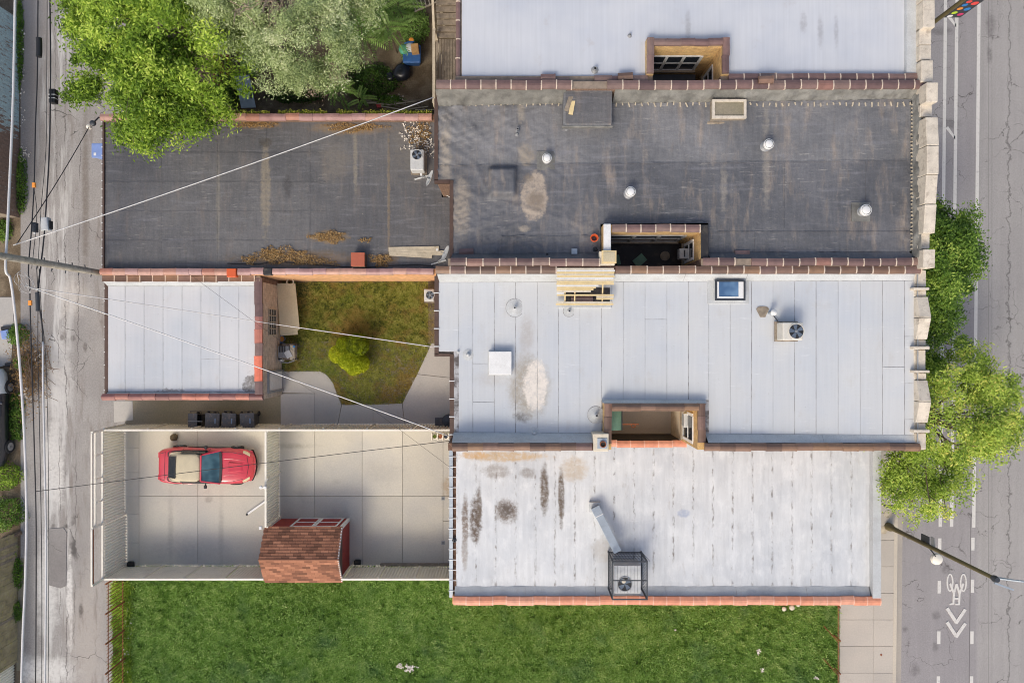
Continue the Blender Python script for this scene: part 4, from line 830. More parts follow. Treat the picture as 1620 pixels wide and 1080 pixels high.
# ------------------------------------------------------------------ metal fences and gate round the parking court
def corr(name, par, p, q, h, mat, z0=.06, pitch=.14, amp=.06, n_over=0):
    """one corrugated sheet standing between p and q (xy)"""
    p, q = Vector((p[0], p[1], 0)), Vector((q[0], q[1], 0)); L = (q - p).length; d = (q - p) / L; nn = Vector((-d.y, d.x, 0))
    k = max(2, int(L / pitch)); prof = []
    for i in range(k):
        for u, a in ((0, -1), (.35, -1), (.5, 1), (.85, 1)): prof.append(((i + u) / k * L, a * amp / 2))
    prof.append((L, -amp / 2)); vs = []; fs = []
    for s, a in prof:
        b = p + d * s + nn * a; vs += [(b.x, b.y, z0), (b.x, b.y, h)]
    for i in range(len(prof) - 1): fs.append((2 * i, 2 * i + 2, 2 * i + 3, 2 * i + 1))
    # back skin so that the sheet has thickness
    m = len(vs)
    for s, a in prof:
        b = p + d * s + nn * (a - .004); vs += [(b.x, b.y, z0), (b.x, b.y, h)]
    for i in range(len(prof) - 1): fs.append((m + 2 * i + 1, m + 2 * i + 3, m + 2 * i + 2, m + 2 * i))
    return MB().add(vs, fs).build(name, M[mat], par)
def metal_fence(root, p, q, h, panel=2.05):
    p, q = Vector((p[0], p[1], 0)), Vector((q[0], q[1], 0)); L = (q - p).length; n = max(1, round(L / panel)); d = (q - p) / L
    for i in range(n):
        a, b = p + d * (L * i / n), p + d * (L * (i + 1) / n)
        corr('fence_panel', root, a + d * .012, b - d * .012, h - .02, 'cream_metal')
        MB().bar(a + Vector((0, 0, h)), b + Vector((0, 0, h)), .09, .05).build('top_rail', M['cream_tube'], root)
    for i in range(n + 1):
        a = p + d * (L * i / n); nn = Vector((-d.y, d.x, 0)) * .06
        MB().box(-.035, .035, -.035, .035, 0, h - .03).build('post', M['cream_tube'], root, a + nn)
fy0, fy1, fxg = -11.45, -4.27, X(198, 0)
FH = 1.9
f1 = thing('metal_fence', (-11, fy1, 0), 'cream corrugated fence running from alley past wheelie bins to middle building', 'fence'); metal_fence(f1, (fxg + .02, fy1), (-2.75, fy1), FH)
f2 = thing('metal_fence', (-16, fy0, 0), 'cream corrugated fence along lawn between gate and red shed', 'fence'); metal_fence(f2, (fxg + .02, fy0), (X(417, 1.9), fy0), FH)
f3 = thing('metal_fence', (-5, fy0, 0), 'cream corrugated fence along lawn between red shed and silver-roofed building', 'fence'); metal_fence(f3, (-8.2, fy0), (-2.92, fy0), FH, 1.75)
f4 = thing('metal_fence', (-11.87, -6.6, 0), 'cream corrugated fence dividing the parking court, behind the red car', 'fence'); metal_fence(f4, (-11.87, fy1 - .08), (-11.87, -8.95), FH)
gt = thing('sliding_gate', (fxg, -7.5, 0), 'cream corrugated alley gate in a tall open tube frame', 'gate')
ym, GH = Y(812, 0), 2.77
corr('gate_panel', gt, (fxg, ym + .06), (fxg, fy1 - .05), 1.9, 'cream_metal'); corr('gate_panel', gt, (fxg + .08, fy0 + .05), (fxg + .08, ym - .06), 1.9, 'cream_metal')
for y in (fy0, ym, fy1): MB().box(-.05, .05, -.05, .05, 0, GH).build('post', M['cream_tube'], gt, (fxg, y, 0))
for a, b, z in ((fy0, ym, GH), (ym, fy1, GH), (ym, fy1, 2.5), (fy0, ym, 1.93), (ym, fy1, 1.93)): MB().box(fxg - .035, fxg + .035, a + .05, b - .05, z - .03, z + .03).build('rail', M['cream_tube'], gt)
for k in range(1, 4): MB().box(-.03, .03, -.03, .03, 1.96, 2.47).build('upright', M['cream_tube'], gt, (fxg, ym + (fy1 - ym) * k / 4, 0))
MB().box(fxg - .02, fxg + .03, fy0 + .05, ym - .05, GH - .12, GH - .06).build('rusty_track', M['rust'], gt)
# small things in the court
def bait(px, py, l):
    c = W(px, py); t = thing('bait_box', c, l, 'bait box'); MB().prism([(-.17, -.13), (.17, -.13), (.17, .08), (.12, .13), (-.12, .13), (-.17, .08)], 0, .13).build('body', M['black'], t, c, bevel=.02); MB().box(-.15, .15, -.11, .07, .13, .15).build('lid', M['black'], t, c, bevel=.01)
bait(208, 891, 'small black box on concrete in the gate corner of the court'); bait(566, 888, 'small black box on concrete beside the red shed')
def rockmesh(r, seed, sz=1.0):
    b = MB(); rings = []
    for i in range(1, 7):
        th = math.pi * i / 7
        rings.append([(r * math.sin(th) * math.cos(a) * (1 + .25 * fbm(math.cos(a) * 2 + seed, math.sin(a) * 2, th)), r * math.sin(th) * math.sin(a) * (1 + .25 * fbm(math.cos(a) * 2, math.sin(a) * 2 + seed, th)), -r * sz * math.cos(th) + r * sz * .8) for a in [2 * math.pi * k / 12 for k in range(12)]])
    return b.loft(rings)
tag(rockmesh(.19, 3, .8).build('rock', M['rock'], at=W(277, 691, 0), smooth=1), 'brown rock lying on the concrete beside the red car', 'rock')
for (x, y, l) in ((701, 788, 'small square drain cover in concrete nearer the middle building'), (701, 858, 'small square drain cover in concrete nearer the lawn fence')):
    c = W(x, y, .012); t = thing('drain_cover', c, l, 'drain cover'); MB().box(-.09, .09, -.09, .09, 0, .012).build('frame', M['grey_metal'], t, c)
    for k in range(4): MB().box(-.065, .065, -.06 + k * .033, -.045 + k * .033, .012, .018).build('slat', M['steel_dark'], t, c)
cb = thing('timber_kerb', W(655, 891), 'grey landscape timber lying along foot of lawn fence', 'timber')
for i in range(4): MB().box(X(602) + i * .99, X(602) + i * .99 + .97, Y(894), Y(890), 0, .14).build('timber', M['wood_grey'], cb, bevel=.015)
def lampcam(px, py, z, l):
    c = W(px, py, z); t = thing('floodlight', c, l, 'floodlight'); MB().box(-.09, .09, -.05, .05, -.1, .0).build('bracket', M['white_metal'], t, c)
    for a in (-.1, .1): MB().lathe((a, .03, .05), [(.03, -.06), (.075, -.04), (.085, .05), (.06, .08)], 12).build('head', M['white_metal'], t, c, smooth=30)
lampcam(417, 771, 2.05, 'white twin-head floodlight on dividing fence in front of the car'); 
c = W(413, 834, 1.75); t = thing('wall_box', c, 'small white electrical box on dividing fence at the shed', 'box'); MB().box(-.07, .07, -.08, .08, 0, .1).build('body', M['white_metal'], t, c, bevel=.01); MB().box(-.05, .05, -.06, .06, .1, .115).build('cover', M['white_metal'], t, c)
a, b = W(391, 813, .06), W(421, 792, .03)
t = thing('downspout', a, 'white plastic downspout lying on concrete near the dividing fence', 'pipe'); d = (b - a)
MB().bar(a, b + Vector((0, 0, .05)), .1, .07).build('pipe', M['white_metal'], t, bevel=.01); MB().lathe(a, [(.045, -.03), (.06, -.03), (.06, .05), (.045, .05)], 10).build('outlet', M['black'], t)
# planter shelf at the north-east corner and dropped twigs
c = W(698, 687, .5); t = thing('planter_rack', W(698, 687, 0), 'cream wall rack with three plant pots in the court corner', 'planter')
MB().box(-.42, .42, -.17, .17, .3, .36).build('shelf', M['cream_tube'], t, W(698, 688, 0))
for k in range(4): MB().box(-.43 + k * .28, -.39 + k * .28, -.18, .18, .3, .62).build('divider', M['cream_tube'], t, W(698, 688, 0))
for k in range(3): MB().lathe((-.27 + k * .28, 0, .36), [(.07, 0), (.1, .16), (.1, .18), (.08, .17)], 10).build('pot', [M['leaf_ivy'], M['rust'], M['dark_glass']][k], t, W(698, 688, 0))
# ------------------------------------------------------------------ red shed
ez, rz_ = 1.75, 2.5; n0, n1 = Y(833, ez), Y(920, ez); sx0, sx1 = X(420, ez), X(540, ez); ry = (n0 + n1) / 2 - .03
sh = thing('garden_shed', ((sx0 + sx1) / 2, ry, 0), 'barn-red garden shed with brown shingle roof and white trim', 'shed')
bx0, bx1, by0, by1 = sx0 + .06, sx1 - .02, n1 + .12, n0 - .06
bx1 = X(553, 0)
b = MB(); b.box(bx0, bx1, by0, by1, 0, ez - .03)
b.add([(bx0, by0, ez - .03), (bx0, by1, ez - .03), (bx0, ry, rz_ - .06), (bx1, by0, ez - .03), (bx1, by1, ez - .03), (bx1, ry, rz_ - .06)], [(0, 1, 2), (3, 5, 4), (0, 2, 5, 3), (1, 4, 5, 2)]); b.build('wall', M['red_wall'], sh)
rx0, rx1 = bx0 - .1, bx1 + .06
ro = MB().add([(rx0, n1, ez), (rx1, n1, ez), (rx1, ry, rz_), (rx0, ry, rz_), (rx1, n0, ez), (rx0, n0, ez), (rx0, n1, ez - .04), (rx1, n1, ez - .04), (rx1, n0, ez - .04), (rx0, n0, ez - .04)], [(0, 1, 2, 3), (3, 2, 4, 5), (0, 6, 7, 1), (5, 4, 8, 9), (1, 7, 8, 4, 2), (0, 3, 5, 9, 6)]).build('roof', M['brown_metal'], sh)
NR = 11; sw_ = .36; ncol = int((rx1 - rx0) / sw_) + 1
shm = {}
for side in (0, 1):
    e = Vector((0, (n1 if side else n0) - ry, ez - rz_)); Ls = e.length; e /= Ls; nrm = Vector((0, -e.z, e.y)) if not side else Vector((0, e.z, -e.y))
    if nrm.z < 0: nrm = -nrm
    rowl = Ls / NR
    for r in range(NR):
        off = (r % 2) * .18 + random.uniform(-.02, .02)
        for c_ in range(-1, ncol):
            a = max(rx0 - .02, rx0 + c_ * sw_ + off); bb = min(rx1 + .02, rx0 + (c_ + 1) * sw_ + off - .008)
            if bb - a < .05: continue
            s0, s1 = r * rowl - .01, (r + 1) * rowl + .015
            base = Vector((0, ry, rz_)); up0, up1 = .012, .012 + random.uniform(.012, .02)
            P = lambda x, s, h: base + Vector((x, 0, 0)) + e * s + nrm * h
            v = [P(a, s0, 0), P(bb, s0, 0), P(bb, s1, 0), P(a, s1, 0), P(a, s0, up0 * .6), P(bb, s0, up0 * .6), P(bb, s1, up1 + .006), P(a, s1, up1 + .006)]
            MB().add(v, [(0, 1, 2, 3), (4, 5, 6, 7), (0, 1, 5, 4), (1, 2, 6, 5), (2, 3, 7, 6), (3, 0, 4, 7)]).build('shingle', M['shingle'], ro)
ridge = MB(); ridge.tube([(rx0 - .02, ry, rz_ + .005), (rx1 + .02, ry, rz_ + .005)], .05, 8); ridge.build('ridge_cap', M['shingle'], sh)
tr = MB()
for (x, y) in ((bx0 + .05, by1), (bx1 - .05, by1)): MB().box(x - .06, x + .06, y, y + .03, 0, ez - .05).build('corner_trim', M['white_metal'], sh)
MB().box(bx1, bx1 + .03, by1 - .1, by1 + .03, 0, ez - .05).build('corner_trim', M['white_metal'], sh); MB().box(bx1, bx1 + .03, by0, by0 + .1, 0, ez - .05).build('corner_trim', M['white_metal'], sh)
for yy, s in ((n0, 1), (n1, -1)): MB().bar((bx1 + .05, yy, ez - .03), (bx1 + .05, ry, rz_ - .03), .05, .1).build('barge_board', M['white_metal'], sh)
# double doors facing the court
dx0, dx1 = X(474, 0), X(546, 0)
for k in range(2):
    a, bb = dx0 + k * (dx1 - dx0) / 2 + .01, dx0 + (k + 1) * (dx1 - dx0) / 2 - .01
    dd = MB().box(a, bb, by1, by1 + .035, .06, 1.62).build('door', M['red_wall'], sh)
    for x in (a, bb - .1): MB().box(x, x + .1, by1 + .035, by1 + .055, .06, 1.62).build('trim', M['white_metal'], dd)
    for zz in (.06, .78, 1.52): MB().box(a + .1, bb - .1, by1 + .035, by1 + .053, zz, zz + .1).build('trim', M['white_metal'], dd)
# ------------------------------------------------------------------ cars
def car_ring(u, wl_, wm, wb, zl_, zm, zb, zt, crown=.7):
    """closed ring in the yz plane at x=u"""
    pts = [(-wl_, zl_), (wl_, zl_), (wm, zm), (wm * .995, (zm + zb) / 2), (wb, zb), (wb * .93, zb + (zt - zb) * .55), (wb * crown, zb + (zt - zb) * .85), (wb * .35, zt - .004), (0, zt),
           (-wb * .35, zt - .004), (-wb * crown, zb + (zt - zb) * .85), (-wb * .93, zb + (zt - zb) * .55), (-wb, zb), (-wm * .995, (zm + zb) / 2), (-wm, zm)]
    return [(u, y, z) for y, z in pts]
def wheel(par, x, y, r, at, side, mat='chrome'):
    w = MB(); R90 = Matrix.Rotation(math.pi / 2, 4, 'X'); w.lathe((x, y, r), [(r * .6, -.11), (r * .93, -.11), (r, -.07), (r, .07), (r * .93, .11), (r * .6, .11)], 24, M=R90)
    o = w.build('wheel', M['rubber'], par, at, smooth=40, local=True)
    q = MB(); s = side; q.lathe((x, y + s * .085, r), [(r * .6, -.03 * s), (r * .62, .02 * s), (r * .5, .0), (.05, .0)], 20, M=R90 if s < 0 else Matrix.Rotation(-math.pi / 2, 4, 'X'))
    for k in range(5):
        a = 2 * math.pi * k / 5; q.bar((x, y + s * .11, r), (x + r * .55 * math.cos(a), y + s * .11, r + r * .55 * math.sin(a)), .03, .07)
    q.build('rim', M[mat], o, (0, 0, 0), local=True)
cc = W(324, 738, 0); cc = Vector((X(325, .8), Y(737.5, .8), 0))
car = thing('parked_car', cc, 'red two-door convertible with tan soft top parked in the fenced court', 'car', rz=math.radians(-.8))
def local(mb, name, mat, par, smooth=35, bevel=0):
    o = mb.build(name, M[mat] if isinstance(mat, str) else mat, par, (0, 0, 0), smooth=smooth, bevel=bevel, local=True); return o
U = lambda u: u - 2.33
sec = [(0.0, .50, .62, .60, .42, .52, .70, .78), (.03, .62, .74, .72, .34, .50, .78, .88), (.12, .70, .82, .78, .28, .50, .84, .96), (.35, .78, .88, .83, .24, .50, .88, 1.0), (.75, .82, .92, .86, .22, .50, .90, 1.01), (1.2, .82, .93, .87, .20, .52, .90, 1.0),
       (1.7, .81, .90, .85, .20, .52, .89, .98), (2.3, .81, .89, .84, .20, .52, .88, .97), (2.9, .81, .89, .83, .20, .52, .86, .98), (3.2, .82, .905, .83, .20, .50, .84, .97), (3.6, .82, .91, .82, .20, .50, .80, .93), (4.0, .80, .88, .78, .22, .48, .74, .86), (4.3, .74, .81, .70, .26, .46, .66, .77), (4.5, .64, .70, .60, .30, .44, .58, .68), (4.62, .50, .56, .48, .34, .44, .52, .58), (4.66, .40, .44, .38, .38, .44, .49, .53)]
bd = MB().loft([car_ring(U(s[0]), *s[1:]) for s in sec]); body = local(bd, 'body', 'car_red', car, 50)
m = body.modifiers.new('s', 'SUBSURF'); m.levels = 1; m.render_levels = 2
# soft top with bows
def cab(u, wb, zb, wt, zt): return [(U(u), y, z) for y, z in ((-wb, zb), (wb, zb), (wb * .985, zb + .12), (wt + .05, zt - .09), (wt, zt - .03), (wt * .6, zt), (0, zt + .015), (-wt * .6, zt), (-wt, zt - .03), (-wt - .05, zt - .09), (-wb * .985, zb + .12))]
tp = local(MB().loft([cab(.56, .70, .95, .52, .99), cab(.82, .75, .94, .57, 1.12), cab(1.12, .78, .93, .60, 1.25), cab(1.45, .79, .92, .62, 1.32), cab(1.9, .79, .92, .63, 1.34), cab(2.32, .79, .92, .63, 1.32)]), 'soft_top', 'soft_top', car, 50)
mm = tp.modifiers.new('s', 'SUBSURF'); mm.levels = 1; mm.render_levels = 2
rw = MB().add([(U(.64), -.5, 1.05), (U(.64), .5, 1.05), (U(1.02), .52, 1.235), (U(1.02), -.52, 1.235)], [(0, 1, 2, 3)]); rw.add([(U(.64), -.5, .99), (U(.64), .5, .99), (U(1.02), .52, 1.17), (U(1.02), -.52, 1.17)], [(3, 2, 1, 0)]); local(rw, 'rear_window', 'dark_glass', car, 0)
# windscreen: frame and curved pane
def ws(o, k=0): return [[(U(a), y * wv, z + o) for y, wv, z in ((-1, wt, zz - .02), (-.5, wt, zz + .005), (0, wt, zz + .012), (.5, wt, zz + .005), (1, wt, zz - .02))] for a, wt, zz in ((2.36, .62, 1.335), (2.62, .70, 1.21), (2.9, .765, 1.07), (3.14, .79, .965))]
fr = MB().loft(ws(0), closed=False, cap=False); fr.loft(list(reversed(ws(-.03))), closed=False, cap=False); local(fr, 'windscreen', 'glass', car, 60)
fm = MB()
for s in (-1, 1): fm.bar((U(2.34), s * .64, 1.31), (U(3.14), s * .82, .95), .06, .05)
fm.bar((U(2.34), -.64, 1.345), (U(2.34), .64, 1.345), .07, .04); local(fm, 'windscreen_frame', 'car_red', car, 0)
cw = MB().add([(U(3.06), -.78, .978), (U(3.06), .78, .978), (U(3.2), .72, .988), (U(3.25), 0, 1.0), (U(3.2), -.72, .988), (U(3.12), 0, .99)], [(0, 5, 4), (5, 1, 2), (5, 2, 3), (5, 3, 4)]); local(cw, 'cowl', 'black', car, 0)
for s in (-1, 1):
    local(MB().bar((U(3.05), -.1 + s * .25, .995), (U(2.95), .25 + s * .3, 1.03), .02), 'wiper', 'black', car, 0)
    sg = MB().loft([[(U(u), s * (w_ + .004), z) for w_, z in q] for u, q in ((1.25, ((.79, .98), (.775, 1.03), (.70, 1.19))), (1.7, ((.795, .96), (.775, 1.06), (.69, 1.24))), (2.25, ((.795, .95), (.78, 1.05), (.69, 1.235))), (2.55, ((.80, .95), (.79, 1.0), (.74, 1.13))))], closed=False, cap=False)
    sg.loft([[(U(u), s * (w_ - .02), z) for w_, z in q] for u, q in ((1.25, ((.79, .98), (.775, 1.03), (.70, 1.19))), (1.7, ((.795, .96), (.775, 1.06), (.69, 1.24))), (2.25, ((.795, .95), (.78, 1.05), (.69, 1.235))))], closed=False, cap=False)
    local(sg, 'side_window', 'dark_glass', car, 0)
    mi = MB(); mi.obox((U(2.42), s * .98, .98), (.13, .17, .12)); mi.bar((U(2.42), s * .83, .95), (U(2.42), s * .92, .97), .05); local(mi, 'mirror', 'black', car, 0, .03)
    hl = MB().loft([[(U(u), s * y, z) for y, z in q] for u, q in ((4.17, ((.80, .66), (.74, .745), (.69, .765))), (4.33, ((.74, .63), (.66, .705), (.60, .722))), (4.48, ((.63, .59), (.56, .65), (.50, .662))))], closed=False, cap=False); hl.loft([[(U(u), s * y, z - .03) for y, z in q] for u, q in ((4.17, ((.80, .63), (.73, .73), (.67, .745))), (4.35, ((.73, .60), (.63, .69), (.56, .70))), (4.5, ((.62, .56), (.52, .63), (.44, .635))))], closed=False, cap=False)
    local(hl, 'headlight', 'lens', car, 0)
    tl = MB(); tl.obox((U(.03), s * .55, .78), (.06, .26, .14)); local(tl, 'tail_light', 'car_red', car, 0)
sc = MB(); sc.add([(U(3.55), -.27, .945), (U(3.55), .27, .945), (U(4.2), .2, .80), (U(4.2), -.2, .80), (U(3.55), -.24, 1.005), (U(3.55), .24, 1.005), (U(4.1), .17, .855), (U(4.1), -.17, .855)], [(4, 5, 6, 7), (0, 1, 5, 4), (1, 2, 6, 5), (2, 3, 7, 6), (3, 0, 4, 7)]); local(sc, 'hood_scoop', 'car_red', car, 0, .015)
local(MB().box(U(3.545), U(3.556), -.22, .22, .945, .99), 'scoop_mouth', 'black', car, 0)
local(MB().box(U(4.5), U(4.56), -.42, .42, .50, .60), 'grille', 'black', car, 0, .02)
bp = MB().loft([[(U(4.42) + k + .22 * (1 - (y / .78) ** 2), y, z) for k, z in ((0, .36), (.06, .36), (.07, .50), (0, .52))] for y in np.linspace(-.76, .76, 11)]); local(bp, 'bumper', 'car_red', car, 40)
for x in (.82, 3.72):
    for s in (-1, 1): wheel(car, U(x), s * .83, .325, (0, 0, 0), s)
for s in (-1, 1):  # black trim strips, added to double as drawn shadow lines
    local(MB().tube([(U(.58), s * .72, .965), (U(.9), s * .775, .965), (U(1.5), s * .8, .955), (U(2.5), s * .815, .95)], .02, 6), 'weatherstrip', 'black', car, 0)
    local(MB().bar((U(.62), s * .5, 1.045), (U(1.04), s * .525, 1.245), .035, .02), 'window_trim', 'black', car, 0); local(MB().bar((U(3.3), s * .845, .2), (U(1.2), s * .845, .2), .06, .08), 'side_skirt', 'black', car, 0)
for u, z_ in ((.62, 1.04), (1.04, 1.247)): local(MB().bar((U(u), -.51, z_), (U(u), .51, z_), .03, .02), 'window_trim', 'black', car, 0)
local(MB().bar((U(.56), -.7, .975), (U(.56), .7, .975), .05, .03), 'weatherstrip', 'black', car, 0); local(MB().loft([[(U(4.40) + k + .23 * (1 - (y / .8) ** 2), y, z) for k, z in ((0, .26), (.1, .26), (.1, .31), (0, .31))] for y in np.linspace(-.78, .78, 11)]), 'front_lip', 'black', car, 40)
bpy.context.view_layer.update(); _dg = bpy.context.evaluated_depsgraph_get(); _ev = body.evaluated_get(_dg)
def on_body(u, y):
    ok, p, nn, ix = _ev.ray_cast(Vector((U(u), y, 3)), Vector((0, 0, -1))); return p + Vector((0, 0, .002)) if ok else None
def gap(pts, r=.011, mat='black', name='panel_gap'):
    P = []
    for (u0, y0), (u1, y1) in zip(pts[:-1], pts[1:]):
        P += [on_body(u0 + (u1 - u0) * k / 8, y0 + (y1 - y0) * k / 8) for k in range(9)]
    P = [p for p in P if p]
    if len(P) > 2: local(MB().tube(P, r, 5), name, mat, car, 0)
gap([(.4, -.74), (.4, .74)]); gap([(.1, -.62), (.4, -.7)]); gap([(.1, .62), (.4, .7)]); gap([(3.18, -.74), (3.22, 0), (3.18, .74)])
for s in (-1, 1):
    gap([(3.18, s * .74), (3.7, s * .72), (4.2, s * .6)]); gap([(3.3, s * .42), (3.8, s * .38), (4.3, s * .3)], .012, 'car_red', 'hood_crease'); gap([(1.25, s * .8), (1.25, s * .9)]); gap([(2.55, s * .8), (2.55, s * .9)]); gap([(1.25, s * .82), (2.0, s * .815), (2.7, s * .81)], .013); gap([(1.5, s * .875), (1.68, s * .875)], .014, 'car_red', 'door_handle')
gap([(4.36, -.5), (4.44, 0), (4.36, .5)])
# dark car on the west side of the alley
c2 = Vector((-26.28, Y(660, .6), 0)); car2 = thing('parked_car', c2, 'black car with white front end, cut by the left photo edge', 'car', rz=math.pi / 2)
sec2 = [(-2.45, .6, .74, .7, .4, .55, .8, .86), (-2.3, .74, .86, .8, .3, .55, .9, .98), (-1.6, .8, .92, .84, .24, .55, .94, 1.02), (.9, .8, .92, .84, .24, .55, .93, 1.0), (1.2, .8, .92, .83, .24, .55, .9, 1.0)]
sec3 = [(1.2, .8, .92, .83, .24, .55, .9, 1.0), (1.7, .8, .91, .82, .24, .55, .86, .97), (2.2, .74, .85, .76, .28, .55, .78, .88), (2.42, .62, .7, .6, .36, .5, .66, .74)]
local(MB().loft([car_ring(*s) for s in sec2]), 'body', 'car_black', car2, 50); local(MB().loft([car_ring(*s) for s in sec3]), 'hood', 'car_white', car2, 50)
cabr = lambda u, wb, zb, wt, zt: [(u, y, z) for y, z in ((-wb, zb), (wb, zb), (wt, zt - .05), (wt * .8, zt), (-wt * .8, zt), (-wt, zt - .05))]
local(MB().loft([cabr(-2.1, .74, .98, .6, 1.05), cabr(-1.5, .76, .96, .58, 1.45), cabr(-.2, .76, .96, .6, 1.5), cabr(.3, .76, .96, .6, 1.45), cabr(1.0, .74, .96, .62, 1.02)]), 'cabin', 'dark_glass', car2, 30)
local(MB().box(-1.5, .25, -.56, .56, 1.46, 1.52), 'roof_panel', 'car_black', car2, 0, .05)
for x in (-1.5, 1.5): wheel(car2, x, -.86, .34, (0, 0, 0), -1); wheel(car2, x, .86, .34, (0, 0, 0), 1)
for s in (-1, 1): local(MB().obox((.75, s * .98, 1.0), (.14, .18, .13)), 'mirror', 'car_black', car2, 0, .03)
# ------------------------------------------------------------------ wheelie bins beside the fence
BL = ['leftmost wheelie bin of the row, with its broken open lid', 'second wheelie bin from the alley, black with muddy lid', 'third wheelie bin from the alley, black with muddy lid', 'rightmost black wheelie bin of the row, nearest the yard']
for k in range(4):
    px = (309, 336, 362, 391)[k]; c = Vector((X(px, 1.0), Y(664.5, 1.0), 0)); t = thing('wheelie_bin', c, BL[k], 'wheelie bin', 'wheelie bins along the fence', rz=random.uniform(-.05, .05))
    b = MB(); b.loft([[(-.24, -.27, .06), (.24, -.27, .06), (.24, .22, .06), (-.24, .22, .06)], [(-.3, -.36, .98), (.3, -.36, .98), (.3, .3, .98), (-.3, .3, .98)]], cap=(k > 0))
    if k == 0: b.add([(-.23, -.26, .08), (.23, -.26, .08), (.23, .21, .08), (-.23, .21, .08)], [(0, 1, 2, 3)])
    local(b, 'body', 'bin', t, 0, .03)
    if k > 0:
        l = MB(); l.loft([[(x, y, z) for x, z in ((-.36, .98), (.36, .98), (.36, 1.02), (.2, 1.05 + h), (-.2, 1.05 + h), (-.36, 1.02))] for y, h in ((-.42, 0), (-.2, .03), (.1, .03), (.36, 0))]); ld_ = local(l, 'lid', 'bin', t, 40, .012)
        local(MB().box(.14, .2, -.16, .1, 1.082, 1.088), 'label_print', 'bluegrey', ld_, 0)
    else:
        local(MB().bar((-.36, -.05, 1.02), (.36, -.05, 1.02), .03, .02), 'rim_bar', 'grey_metal', t, 0)
        local(MB().box(-.36, .1, -.4, .34, .99, 1.02), 'lid', 'bin', t, 0, .012)
    local(MB().tube([(-.26, .3, .9), (-.26, .44, .98), (.26, .44, .98), (.26, .3, .9)], .018, 6), 'handle', 'black', t)
    for s in (-1, 1): local(MB().lathe((s * .27, .24, .12), [(.12, -.03), (.12, .03)], 14, M=Matrix.Rotation(math.pi / 2, 4, 'Y')), 'wheel', 'rubber', t, 40)
# ------------------------------------------------------------------ yard clutter
yx = lambda px, py, z=0: W(px, py, z)
tb = thing('leaning_board', yx(465, 488), 'long pale tan board table standing in the yard by garage wall', 'board')
MB().prism([(X(a, .7), Y(b, .7)) for a, b in ((438, 448), (467, 448), (474, 521), (443, 529))], .66, .70).build('top', M['wood_tan'], tb); MB().prism([(X(a, .63), Y(b, .63)) for a, b in ((442, 520), (470, 516), (471, 529), (444, 531))], .59, .63).build('lower_board', M['wood_tan'], tb)
for a, b in ((444, 455), (464, 455), (448, 518), (469, 514)): MB().box(-.03, .03, -.03, .03, 0, .6).build('leg', M['wood_grey'], tb, yx(a, b))
MB().lathe(yx(459, 446, .9), [(.14, -.03), (.19, -.03), (.19, .03), (.14, .03), (.14, -.03)], 16, cap=False).build('hose_reel', M['wood_pale']); tag(bpy.data.objects['hose_reel'], 'small pale coiled ring at the top end of the tan board', 'hose')
gr = thing('barbecue_grill', yx(460, 556), 'rusty open barbecue cart with grates in the yard by garage wall', 'grill')
gc = yx(461, 556, 0)
for x, y in ((-.36, -.36), (.36, -.36), (-.36, .36), (.36, .36)): MB().box(x - .025, x + .025, y - .025, y + .025, 0, .85).build('leg', M['steel_dark'], gr, gc)
MB().box(-.4, .4, -.42, .4, .35, .4).build('shelf', M['wood_grey'], gr, gc); MB().box(-.4, .16, -.3, .3, .72, .84).build('firebox', M['grey_metal'], gr, gc, bevel=.03); MB().box(.2, .42, -.4, .34, .8, .83).build('side_shelf', M['wood_pale'], gr, gc)
MB().box(-.36, -.02, -.02, .3, .84, .87).build('pan', M['black'], gr, gc, bevel=.01); MB().box(-.1, .2, -.34, .02, .84, .88).build('lid', M['ac_grey'], gr, gc, rz=.5, bevel=.01)
for k in range(7): MB().box(-.36 + k * .08, -.345 + k * .08, -.28, .28, .86, .875).build('grate_bar', M['chrome'], gr, gc)
MB().tube([gc + Vector(v) for v in ((-.4, -.42, .84), (-.2, -.52, .84), (.1, -.54, .84), (.42, -.44, .84))], .025, 6).build('handle', M['chrome'], gr); MB().box(.36, .46, .22, .3, .84, .9).build('blue_cap', M['blue'], gr, gc)
for px, py, r, h, l, mt, fill in ((448, 536, .17, .35, 'grey bucket with orange contents below the tan board', 'bluegrey', 'orange'), (450, 547, .17, .38, 'grey bucket standing between the garage wall and the grill', 'bluegrey', 'wood_grey')):
    t = thing('bucket', yx(px, py), l, 'bucket'); MB().lathe((0, 0, 0), [(r * .8, 0), (r, h), (r * 1.06, h), (r * .9, h - .03), (r * .85, .2)], 16, cap=False).build('shell', M[mt], t, yx(px, py), smooth=40); MB().lathe((0, 0, .22), [(r * .3, .04), (r * .85, 0)], 16).build('contents', M[fill], t, yx(px, py))
t = thing('propane_tank', yx(447, 567), 'white gas cylinder beside the garage door in the yard', 'gas cylinder'); MB().lathe((0, 0, 0), [(.12, 0), (.155, .03), (.16, .1), (.16, .32), (.12, .42), (.04, .45)], 18).build('tank', M['white_metal'], t, yx(447, 567), smooth=40); MB().lathe((0, 0, .43), [(.1, 0), (.1, .1), (.085, .1), (.085, 0)], 16, cap=False).build('collar', M['white_metal'], t, yx(447, 567)); MB().lathe((0, 0, .44), [(.03, 0), (.03, .06), (.01, .07)], 8).build('valve', M['rust'], t, yx(447, 567))
t = thing('small_bin', yx(696, 663), 'small dark square bin on yard path at the building corner', 'bin'); MB().loft([[(-.13, -.13, 0), (.13, -.13, 0), (.13, .13, 0), (-.13, .13, 0)], [(-.17, -.17, .45), (.17, -.17, .45), (.17, .17, .45), (-.17, .17, .45)]], cap=False).build('shell', M['bin'], t, yx(696, 665)); MB().box(-.15, .15, -.15, .15, .3, .32).build('contents', M['black'], t, yx(696, 665)); MB().box(-.2, .2, -.2, .2, .45, .47).build('lid', M['bin'], t, yx(696, 665), bevel=.015)
